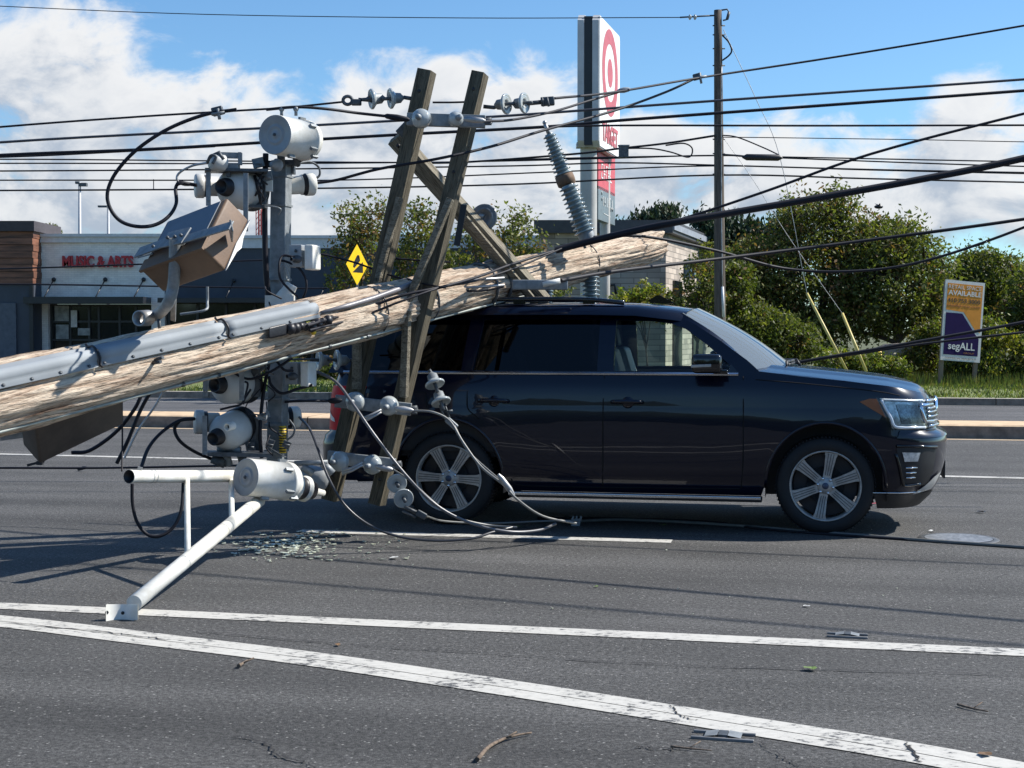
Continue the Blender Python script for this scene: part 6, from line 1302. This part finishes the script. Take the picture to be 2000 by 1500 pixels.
wires_far = [('upper wire of the close pair behind the post top', [(0, 311), (400, 314), (830, 317), (1100, 309), (1395, 304), (1500, 306), (2000, 316)], .018),
    ('lower wire of the close pair behind the post top', [(0, 319), (500, 319.5), (900, 316), (1200, 309), (1395, 303.5), (1540, 309), (2000, 325)], .018),
    ('level wire just above the uppermost switch', [(0, 334), (560, 330), (1000, 324), (1200, 318), (1395, 322.5), (1700, 331), (2000, 337)], .020),
    ('level wire at the height of the left bushing', [(0, 352), (400, 352), (700, 351), (1100, 335), (1395, 324), (1700, 332), (2000, 339)], .018),
    ('lowest level wire just above the upper floodlight', [(0, 372), (600, 368), (1000, 360), (1395, 342), (1700, 349), (2000, 356)], .022)]
for lab, pts, r in wires_far: wire(lab, [(-600, pts[0][1]+2, 40)]+[(x, y, 38) for x, y in pts]+[(2600, pts[-1][1]+12, 38)], r, grp=far)
wire('thin wire right of the standing pole at cloud height', [(1412, 268, 35), (1520, 269, 35), (1800, 273, 35), (2000, 277, 35), (2500, 284, 35)], .011, grp=far)
wire('bundled communications cable with lashing left of the standing pole', [(800, 319, 38), (920, 316, 37), (1130, 300, 36), (1210, 290, 36), (1300, 280, 36), (1396, 265, YP-.1)], .026)
wire('drooping branch of the bundled cable', [(1210, 290, 36), (1270, 290, 36), (1310, 297, 36), (1345, 307, 36), (1352, 290, 36), (1335, 280, 36), (1300, 284, 36)], .018)
wire('thin cable from the standing pole down to the splice case', [(1408, 264, YP), (1440, 268, 35.5), (1490, 288, 35), (1520, 302, 34.5)], .016)
wire('short lashed cable left of the splice case', [(1412, 302, YP-.2), (1440, 304, 35), (1460, 306, 34.5)], .024)
wire('vertical drop wire between two level wires at left', [(300, 350, 38), (300, 369, 38)], .012)
wire('guy wire running down right from the standing pole top', [(1413, 58, YP), (1475, 190, 36), (1524, 310, 36), (1576, 573, 36.2)], .008, m=M_alu, grp='guy wires of the standing pole')
wire('lower guy wire running down right from the standing pole', [(1412, 268, YP), (1470, 350, 36), (1545, 470, 36), (1645, 612, 36.2)], .007, m=M_alu, grp='guy wires of the standing pole')
near = 'loose cables near the crossarms'
wire('black cable from the switch bushing sweeping up to the spiky connector', [(614, 358, 11.7), (660, 351, 11.7), (740, 330, 11.6), (850, 311, 11.6), (960, 286, 11.9), (1060, 255, 12.5), (1200, 216, 13.5), (1300, 180, 14.2), (1358, 153, 14.5)], .0115, grp=near)
wire('cable over the top drum running into the top spacer bar', [(520, 214, 11.2), (580, 209, 11.2), (640, 213, 11.3), (700, 221, 11.5), (755, 227, 11.5)], .0115, grp=near)
wire('cable from the top spacer bar up to the grey splice sleeve', [(945, 237, 11.5), (1000, 234, 12), (1080, 218, 12.6), (1150, 197, 13.2), (1208, 180, 13.5)], .0105, grp=near)
wire('great black cable loop hanging left of the switches', [(462, 214, 10.8), (400, 224, 10.8), (330, 251, 10.75), (270, 290, 10.7), (230, 332, 10.7), (211, 370, 10.7), (213, 402, 10.7), (233, 430, 10.7), (265, 442, 10.7), (300, 440, 10.75), (328, 424, 10.8), (344, 398, 10.9), (343, 368, 11), (352, 358, 11), (380, 361, 11.1)], .0135, grp=near)
wire('thin light lead curving above the upper left bushing', [(405, 318, 10.9), (375, 324, 10.95), (350, 338, 11), (346, 352, 11), (360, 361, 11.05), (384, 360, 11.1)], .009, m=M_alu, grp=near)
wire('thin lead curving beside the upper right bushing', [(585, 318, 11.5), (605, 316, 11.6), (622, 326, 11.7), (624, 342, 11.7), (612, 352, 11.7)], .009, m=M_steel_d, grp=near)
thick = 'heavy cables sagging over the vehicle'
wire('very thick black cable rising from the pole to the right edge', [(1085, 489, 13.2), (1150, 472, 13.2), (1290, 440, 13), (1450, 412, 13), (1600, 386, 13), (1800, 350, 13), (2000, 309, 13), (2500, 190, 13)], .031, grp=thick)
wire('black cable following the pole under the crossarms', [(1085, 489, 13.2), (1000, 516, 12.7), (935, 540, 12.2), (865, 560, 11.7), (790, 576, 11.5), (700, 606, 11.35), (600, 636, 10.65)], .012, grp=thick)
wire('second black cable along the front of the pole', [(1100, 484, 13.2), (1010, 522, 12.7), (930, 548, 12.2), (860, 562, 11.68), (790, 586, 11.45), (700, 620, 11.3), (605, 645, 10.65)], .009, grp=thick)
wire('cable climbing from the thick one to the upper right edge', [(1240, 452, 13.5), (1350, 422, 13.5), (1500, 372, 13.5), (1700, 301, 13.5), (2000, 222, 13.5), (2500, 100, 13.5)], .0125, grp=thick)
wire('cable from the white grip rising to the right edge', [(1096, 548, 12.4), (1200, 530, 13), (1400, 506, 14), (1650, 475, 14.5), (2000, 428, 14.5), (2500, 350, 14.5)], .0165, grp=thick)
wire('sagging cable from the broken pole end to the right edge', [(1160, 463, 13.3), (1260, 462, 13.5), (1400, 490, 14), (1530, 524, 14.5), (1660, 530, 14.5), (1800, 511, 14.5), (2000, 444, 14.5), (2400, 280, 14.5)], .0135, grp=thick)
wire('upper of two cables rising from the bonnet to the right edge', [(1545, 710, 16), (1620, 697, 16), (1720, 680, 16), (1850, 657, 16), (2000, 629, 16), (2500, 530, 16)], .017, grp=thick)
wire('lower of two cables rising from the bonnet to the right edge', [(1560, 707, 16.3), (1680, 690, 16.3), (1800, 672, 16.3), (2000, 649, 16.3), (2500, 595, 16.3)], .013, grp=thick)
wire('thin wire in front of the red shop lettering', [(-500, 534, 20), (0, 525, 20), (250, 517, 20), (420, 511, 20), (520, 508, 20)], .011, grp=far)
wire('thin wire below the red shop lettering', [(-500, 555, 20), (0, 555, 20), (300, 559, 20), (570, 563, 20), (640, 563, 20)], .011, grp=far)
wire('thin black wire crossing the yellow warning sign', [(610, 494, 12), (645, 500, 12), (700, 515, 12), (760, 537, 12), (830, 555, 11.8), (870, 562, 11.6)], .008, grp=near)
wire('short wire between the crossarms at warning sign height', [(772, 505, 12.2), (840, 510, 12.2), (880, 512, 12.2)], .008, grp=near)
wire('black cable dropping from the black sleeve past the tail light to the road', [(610, 722, 11.4), (655, 745, 11.3), (690, 790, 11.1), (730, 848, 11), (790, 925, 10.95), (850, 985, 11), (915, 1020, 11.05), (990, 1038, 11.1), (1050, 1036, 11.3), (1085, 1023, 11.5)], .0115, m=mat('grey_jacket_cable', (.13, .13, .14), .35), grp=near)
wire('black cable looping from the lower bushing across the road line', [(585, 815, 11.6), (605, 838, 11.3), (622, 880, 11), (640, 930, 10.9), (672, 985, 10.9), (720, 1025, 10.9), (780, 1048, 10.9), (850, 1056, 10.9), (920, 1052, 10.95), (960, 1040, 11.05), (1000, 1030, 11.2)], .0105, m=mat('dark_jacket_cable', (.05, .05, .055), .35), grp=near)
wire('silver conductor from the middle sleeve down to the road', [(806, 802, 11.42), (845, 805, 11.4), (878, 822, 11.4), (905, 865, 11.3), (940, 912, 11.2), (985, 948, 11.1), (1010, 975, 11.1), (1060, 1008, 11.3), (1125, 1022, 11.55)], .0095, m=mat('dull_silver_conductor', (.24, .24, .23), .5, .3), grp=near)
wire('second silver conductor hanging from the bolted clamp', [(888, 832, 11.55), (912, 878, 11.4), (950, 915, 11.25), (985, 944, 11.12)], .007, m=MATS['dull_silver_conductor'], grp=near)
wire('silver conductor from the lowest sleeve to the road', [(768, 917, 11.4), (800, 938, 11.3), (850, 983, 11.2), (890, 1010, 11.3), (950, 1025, 11.5), (1010, 1030, 11.5)], .008, m=MATS['dull_silver_conductor'], grp=near)
wire('conductor from the shaded clamp along the road', [(832, 1008, 11.5), (870, 1018, 11.8), (960, 1022, 12), (1060, 1018, 12.1), (1130, 1017, 12.15)], .008, m=mat('dull_conductor', (.12, .125, .12), .5), grp=near)
def groundwire(lab, pts, r, m): 
    P = spline([G(x, y)+Vector((0, 0, r)) for x, y in pts], 6); b = MB(); b.tube(P, r, 8); return tag(b.build('fallen_cable', m, clean=False), lab, 'cable', 'cables lying on the road')
groundwire('pale cable lying on the road below the doors', [(1110, 1022), (1200, 1018), (1300, 1021), (1420, 1028), (1560, 1039), (1800, 1058), (2000, 1072), (2400, 1100)], .013, mat('light_jacket_cable', (.16, .16, .15), .45))
groundwire('thin cable beside the pale cable on the road', [(1050, 1014), (1200, 1015), (1380, 1021), (1480, 1034), (1620, 1046), (1900, 1064), (2100, 1077), (2400, 1096)], .010, M_cable)
t = thing('bolted_connector', 'grey bolted connector lying on the road beside the cables', 'connector', G(1124, 1028)); p = G(1124, 1028)
b = MB(); b.box(p+Vector((0, 0, .035)), (.07, .05, .06)); b.build('block', M_galv, t)
for dx in (-.03, .0, .035): b = MB(); b.tube([p+Vector((dx, 0, .01)), p+Vector((dx+.01, -.03, .09))], .009, 6); b.build('bolt', M_galv, t)
b = MB(); p, q = W(988, 946, 11.1), W(1003, 966, 11.1); b.lathe(p-(q-p), q-p, [(0, .01), (.04, .022), (.14, .024), (.2, .01)], 12); tag(b.build('cable_sleeve', M_alu), 'silver sleeve on the conductor over the chrome running board', 'cable sleeve')
low = 'dark cables hanging below the pole at left'
wire('black cable falling from the pole to the white tube end', [(300, 755, 10.7), (275, 800, 10.7), (250, 860, 10.7), (228, 905, 10.7)], .014, grp=low)
wire('second black cable falling from the pole left of the first switch', [(280, 762, 10.9), (262, 800, 10.9), (225, 845, 11), (175, 880, 11), (140, 884, 11)], .014, grp=low)
wire('silver cable falling from the pole beside the black ones', [(326, 748, 10.6), (305, 790, 10.6), (270, 840, 10.6), (243, 895, 10.6)], .008, m=M_alu, grp=low)
wire('thin straight wire dropping to the open tube end', [(238, 776, 10), (239, 850, 10), (238, 920, 9.8)], .006, grp=low)
wire('black loop hanging under the white upper tube', [(258, 945, 10.2), (259, 985, 10.2), (268, 1020, 10.2), (288, 1044, 10.2), (312, 1047, 10.2), (338, 1030, 10.25), (354, 995, 10.3), (358, 940, 10.4)], .012, grp=low)
wire('black cable arching from the lowest bushing to the white tube', [(380, 818, 11.1), (350, 822, 11), (315, 845, 10.9), (290, 875, 10.7), (275, 915, 10.4)], .013, grp=low)
wire('second black cable curving under the lowest left bushing', [(352, 820, 11), (341, 838, 11), (352, 862, 11), (380, 882, 11.1), (412, 896, 11.2)], .013, grp=low)
wire('long thin wire level across the lanes behind the white tube', [(-400, 915, 12.5), (0, 914, 12.5), (200, 914, 12.4), (420, 910, 12), (540, 908, 11.7), (650, 906, 11.6)], .009, grp=low)
wire('thin grey lead bent over the pole behind the upper floodlight', [(405, 560, 10.9), (405, 590, 10.9), (400, 606, 10.8), (352, 614, 10.8)], .010, m=M_galv, grp=low)
wire('black cable from the post to the sleeve at the tail light', [(556, 785, 11.4), (590, 783, 11.4), (640, 783, 11.5)], .010, grp=low)
# coils on the upper sensor box
wire('black coil hanging from the upper sensor box', [(575, 502, 11.2), (552, 500, 11.2), (545, 520, 11.15), (548, 545, 11.15), (565, 565, 11.15), (582, 580, 11.15)], .009, grp=near)
wire('larger black coil behind the upper sensor box coil', [(545, 508, 11.25), (562, 512, 11.25), (585, 525, 11.25), (597, 545, 11.25), (598, 565, 11.25), (592, 582, 11.25)], .009, grp=near)
wire('small pale coil around the elbow bushing', [(552, 560, 11.2), (545, 540, 11.2), (550, 518, 11.2), (560, 525, 11.2), (563, 545, 11.2)], .006, m=M_galv, grp=near)
wire('black cable sagging under the pole beside the lower sensor box', [(430, 705, 11), (460, 730, 11), (490, 740, 11), (530, 725, 11), (570, 700, 11.1)], .010, grp=near)
wire('black cable from the lower sensor box curling left', [(610, 752, 11.2), (580, 760, 11.2), (550, 768, 11.2), (530, 752, 11.2), (525, 735, 11.2)], .011, grp=near)
wire('lead from the lower sensor box gland', [(572, 724, 11.15), (555, 722, 11.1), (540, 705, 11.1), (525, 690, 11.1)], .010, grp=near)
# overhead spans above the picture; their shadows stripe the lanes
def span(lab, p, q, z, r):
    a_, c_ = G(*p), G(*q); k = z/math.tan(SUN_EL); sh = Vector((sin(SUN_AZ)*k, cos(SUN_AZ)*k, z)); a_ = a_+sh; c_ = c_+sh; d = (c_-a_); b = MB(); b.tube([a_-d*.5, a_, c_, c_+d*.7], r, 6); tag(b.build('overhead_wire', M_cable, clean=False), lab, 'wire', 'high spans casting lines across the lanes')
span('high span casting the longest shadow line across the middle lane', (400, 1072), (2000, 1213), 5.6, .026)
span('high span casting the shadow line just below the parked vehicle', (700, 1046), (2000, 1105), 5.2, .016)
span('high span casting a faint shadow line above the long white line', (400, 1122), (1600, 1226), 6.4, .020)
random.seed(77)
for k, (pts, lab) in enumerate((([(430, 800), (450, 795), (470, 790), (480, 775), (490, 760)], 'tangled lead above the lowest switch'), ([(475, 790), (480, 770), (484, 750), (478, 745)], 'short lead right of the middle switch'), ([(560, 860), (572, 850), (575, 835), (565, 820)], 'short lead curling at the lower right bushing'))):
    wire(lab, [(x, y, 10.9+.1*k) for x, y in pts], .008, m=(M_cable, M_cable, M_steel_d)[k], grp='short leads among the switches')
# messy fittings on the road under the lower equipment
t = thing('cable_terminations', 'cluster of grey cable terminations lying behind the lower drum', 'connector', G(430, 915, .4))
for (x0, y0, x1, y1, r) in ((415, 895, 440, 905, .04), (440, 880, 448, 910, .03), (470, 885, 476, 905, .035), (425, 875, 470, 880, .03), (575, 905, 640, 903, .02), (590, 912, 612, 925, .03), (630, 905, 650, 925, .03)):
    b = MB(); b.tube([W(x0, y0, 11.2), W(x1, y1, 11.2)], r, 12); b.build('termination', M_steel_d if r > .03 else M_galv, t)
t = thing('white_plastic_cover', 'crumpled grey plastic cover behind the lower bushing', 'cover', W(612, 955, 12)); b = MB(); b.lathe(W(585, 925, 12), (1, .1, -.3), [(0, .03), (.05, .09), (.15, .10), (.22, .12), (.25, .02)], 16); b.build('shell', M_grey, t)

# ================================================================ SMALL THINGS ON THE ROAD
M_shard = mat('greenish_broken_glass', (.50, .52, .40), .3, var=.35, vs=40); b = MB(); random.seed(15)
def shard(px, py, s):
    p = G(px, py); n = random.randint(3, 5); a0_ = rnd(0, 6.3); tz = rnd(0, .5)*s; pts = [p+Vector((cos(a0_+2*pi*i/n)*s*rnd(.5, 1.4), sin(a0_+2*pi*i/n)*s*rnd(.5, 1.4), .006+max(0, tz*cos(2*pi*i/n)))) for i in range(n)]
    b.poly(pts, (0, 0, .004))
for _ in range(300):
    u = random.gauss(0, 1); px = 560+u*52; py = 1066+random.gauss(0, 11)-u*2; shard(px, py, rnd(.006, .028))
for _ in range(110): shard(rnd(420, 800), rnd(1040, 1100), rnd(.004, .02))
for _ in range(60): shard(rnd(600, 1900), rnd(1020, 1210), rnd(.003, .007))
o_ = b.build('broken_glass', M_shard, clean=False); o_['kind'] = 'stuff'; o_['label'] = 'pile of broken greenish glass on the road below the white dash'
# leaves and bits
lm = [mat('fallen_leaf_green', (.13, .20, .05), .6), mat('fallen_leaf_brown', (.16, .09, .04), .7), mat('red_plastic_scrap', (.35, .02, .03), .4), mat('white_scrap', (.6, .6, .58), .6), M_blk]
for (px, py, s, mi, lab, cat) in ((1015, 1031, .04, 0, 'green leaf beside the looping cables on the road', 'leaf'), (1165, 1148, .018, 0, 'tiny green leaf in the middle lane', 'leaf'), (1585, 1310, .035, 0, 'green leaf in front of the long white line', 'leaf'), (1293, 1027, .035, 0, 'dark green leaf in the shade of the vehicle', 'leaf'),
        (1707, 985, .03, 2, 'red plastic scrap just right of the front tyre', 'scrap'), (1713, 962, .03, 3, 'white scrap right of the front tyre', 'scrap'), (1820, 1039, .03, 3, 'white scrap above the manhole cover', 'scrap'), (1575, 1186, .02, 3, 'pale scrap on the lane right of centre', 'scrap'), (770, 1092, .04, 3, 'pale flake right of the broken glass', 'scrap'),
        (1916, 1002, .045, 4, 'black scrap on the road right of the bumper', 'scrap'), (1925, 1478, .03, 1, 'brown clod on the near white line', 'scrap'), (660, 1262, .02, 1, 'brown leaf between the white lines', 'leaf')):
    p = G(px, py); q = MB(); n = 9; pts = [p+Vector((cos(2*pi*i/n)*s*rnd(.6, 1.2), sin(2*pi*i/n)*s*rnd(.6, 1.2), .008+rnd(0, .35)*s)) for i in range(n)]; q.add(pts+[p+Vector((0, 0, .006+s*.15))], [(i, (i+1) % n, n) for i in range(n)]); tag(q.build(cat == 'leaf' and 'fallen_leaf' or 'debris_scrap', lm[mi]), lab, cat, 'bits scattered on the road')
def twig(pts, r, lab):
    P = spline([G(x, y)+Vector((0, 0, r+.004)) for x, y in pts], 5); b = MB(); b.tube(P, [r*(1-.6*i/(len(P)-1)) for i in range(len(P))], 7); p = P[len(P)//2]; b.tube([p, p+Vector((.05, .03, .02))], r*.4, 5); tag(b.build('twig', mat('twig_bark', (.17, .125, .09), .9, var=.3, vs=60)), lab, 'twig', 'twigs on the near asphalt')
twig([(932, 1490), (955, 1465), (985, 1449), (1010, 1442), (1038, 1437)], .009, 'long forked twig at the bottom centre')
twig([(466, 1306), (474, 1301), (483, 1295)], .010, 'short brown twig left of centre below the near line')
twig([(1310, 1462), (1345, 1466), (1390, 1470)], .005, 'thin dark twig near the bottom right of centre'); twig([(1870, 1380), (1900, 1388), (1930, 1394)], .006, 'thin dark twig at the right of the near white line')
# snow-ploughable marker castings
for (px, py, s, lab) in ((1655, 1243, .9, 'steel road marker casting on the long white line'), (1413, 1440, 1.05, 'steel road marker casting below the near white line')):
    p = G(px, py); t = thing('road_marker', lab, 'road marker', p, -PSI-radians(3), 'steel marker castings set in the road'); rr = Matrix.Rotation(-PSI-radians(3), 3, 'Z')
    for sy_ in (-1, 1): b = MB(); b.beam(p+rr @ Vector((-.12*s, .045*s*sy_, .004)), p+rr @ Vector((.12*s, .045*s*sy_, .004)), .014, .016, (0, -1, 0), 0, .003); b.build('side_rail', mat('worn_cast_iron', (.22, .22, .22), .5, .4), t)
    b = MB(); b.poly([p+rr @ Vector(q) for q in ((-.07*s, -.04*s, .012), (-.02*s, -.04*s, .02), (-.02*s, .04*s, .02), (-.07*s, .04*s, .012))]); b.poly([p+rr @ Vector(q) for q in ((.07*s, -.04*s, .012), (.02*s, -.04*s, .02), (.02*s, .04*s, .02), (.07*s, .04*s, .012))]); b.build('reflector_seat', M_galv, t)
    b = MB(); b.box(p+Vector((0, 0, .012)), (.035*s, .07*s, .016), rr); b.build('centre_bar', M_steel_d, t)
# manhole cover
p = G(1872, 1053); t = thing('manhole_cover', 'shiny round manhole cover in the road right of the front wheel', 'manhole cover', p)
b = MB(); b.lathe(p, (0, 0, 1), [(.002, .31), (.008, .30), (.008, .265)], 48); b.build('frame_ring', mat('manhole_iron', (.11, .11, .11), .5, .5), t)
b = MB(); b.lathe(p, (0, 0, 1), [(.010, .26), (.010, 0)], 48); b.build('lid', mat('polished_manhole_steel', (.30, .30, .30), .45, .5, var=.3, vs=30), t)
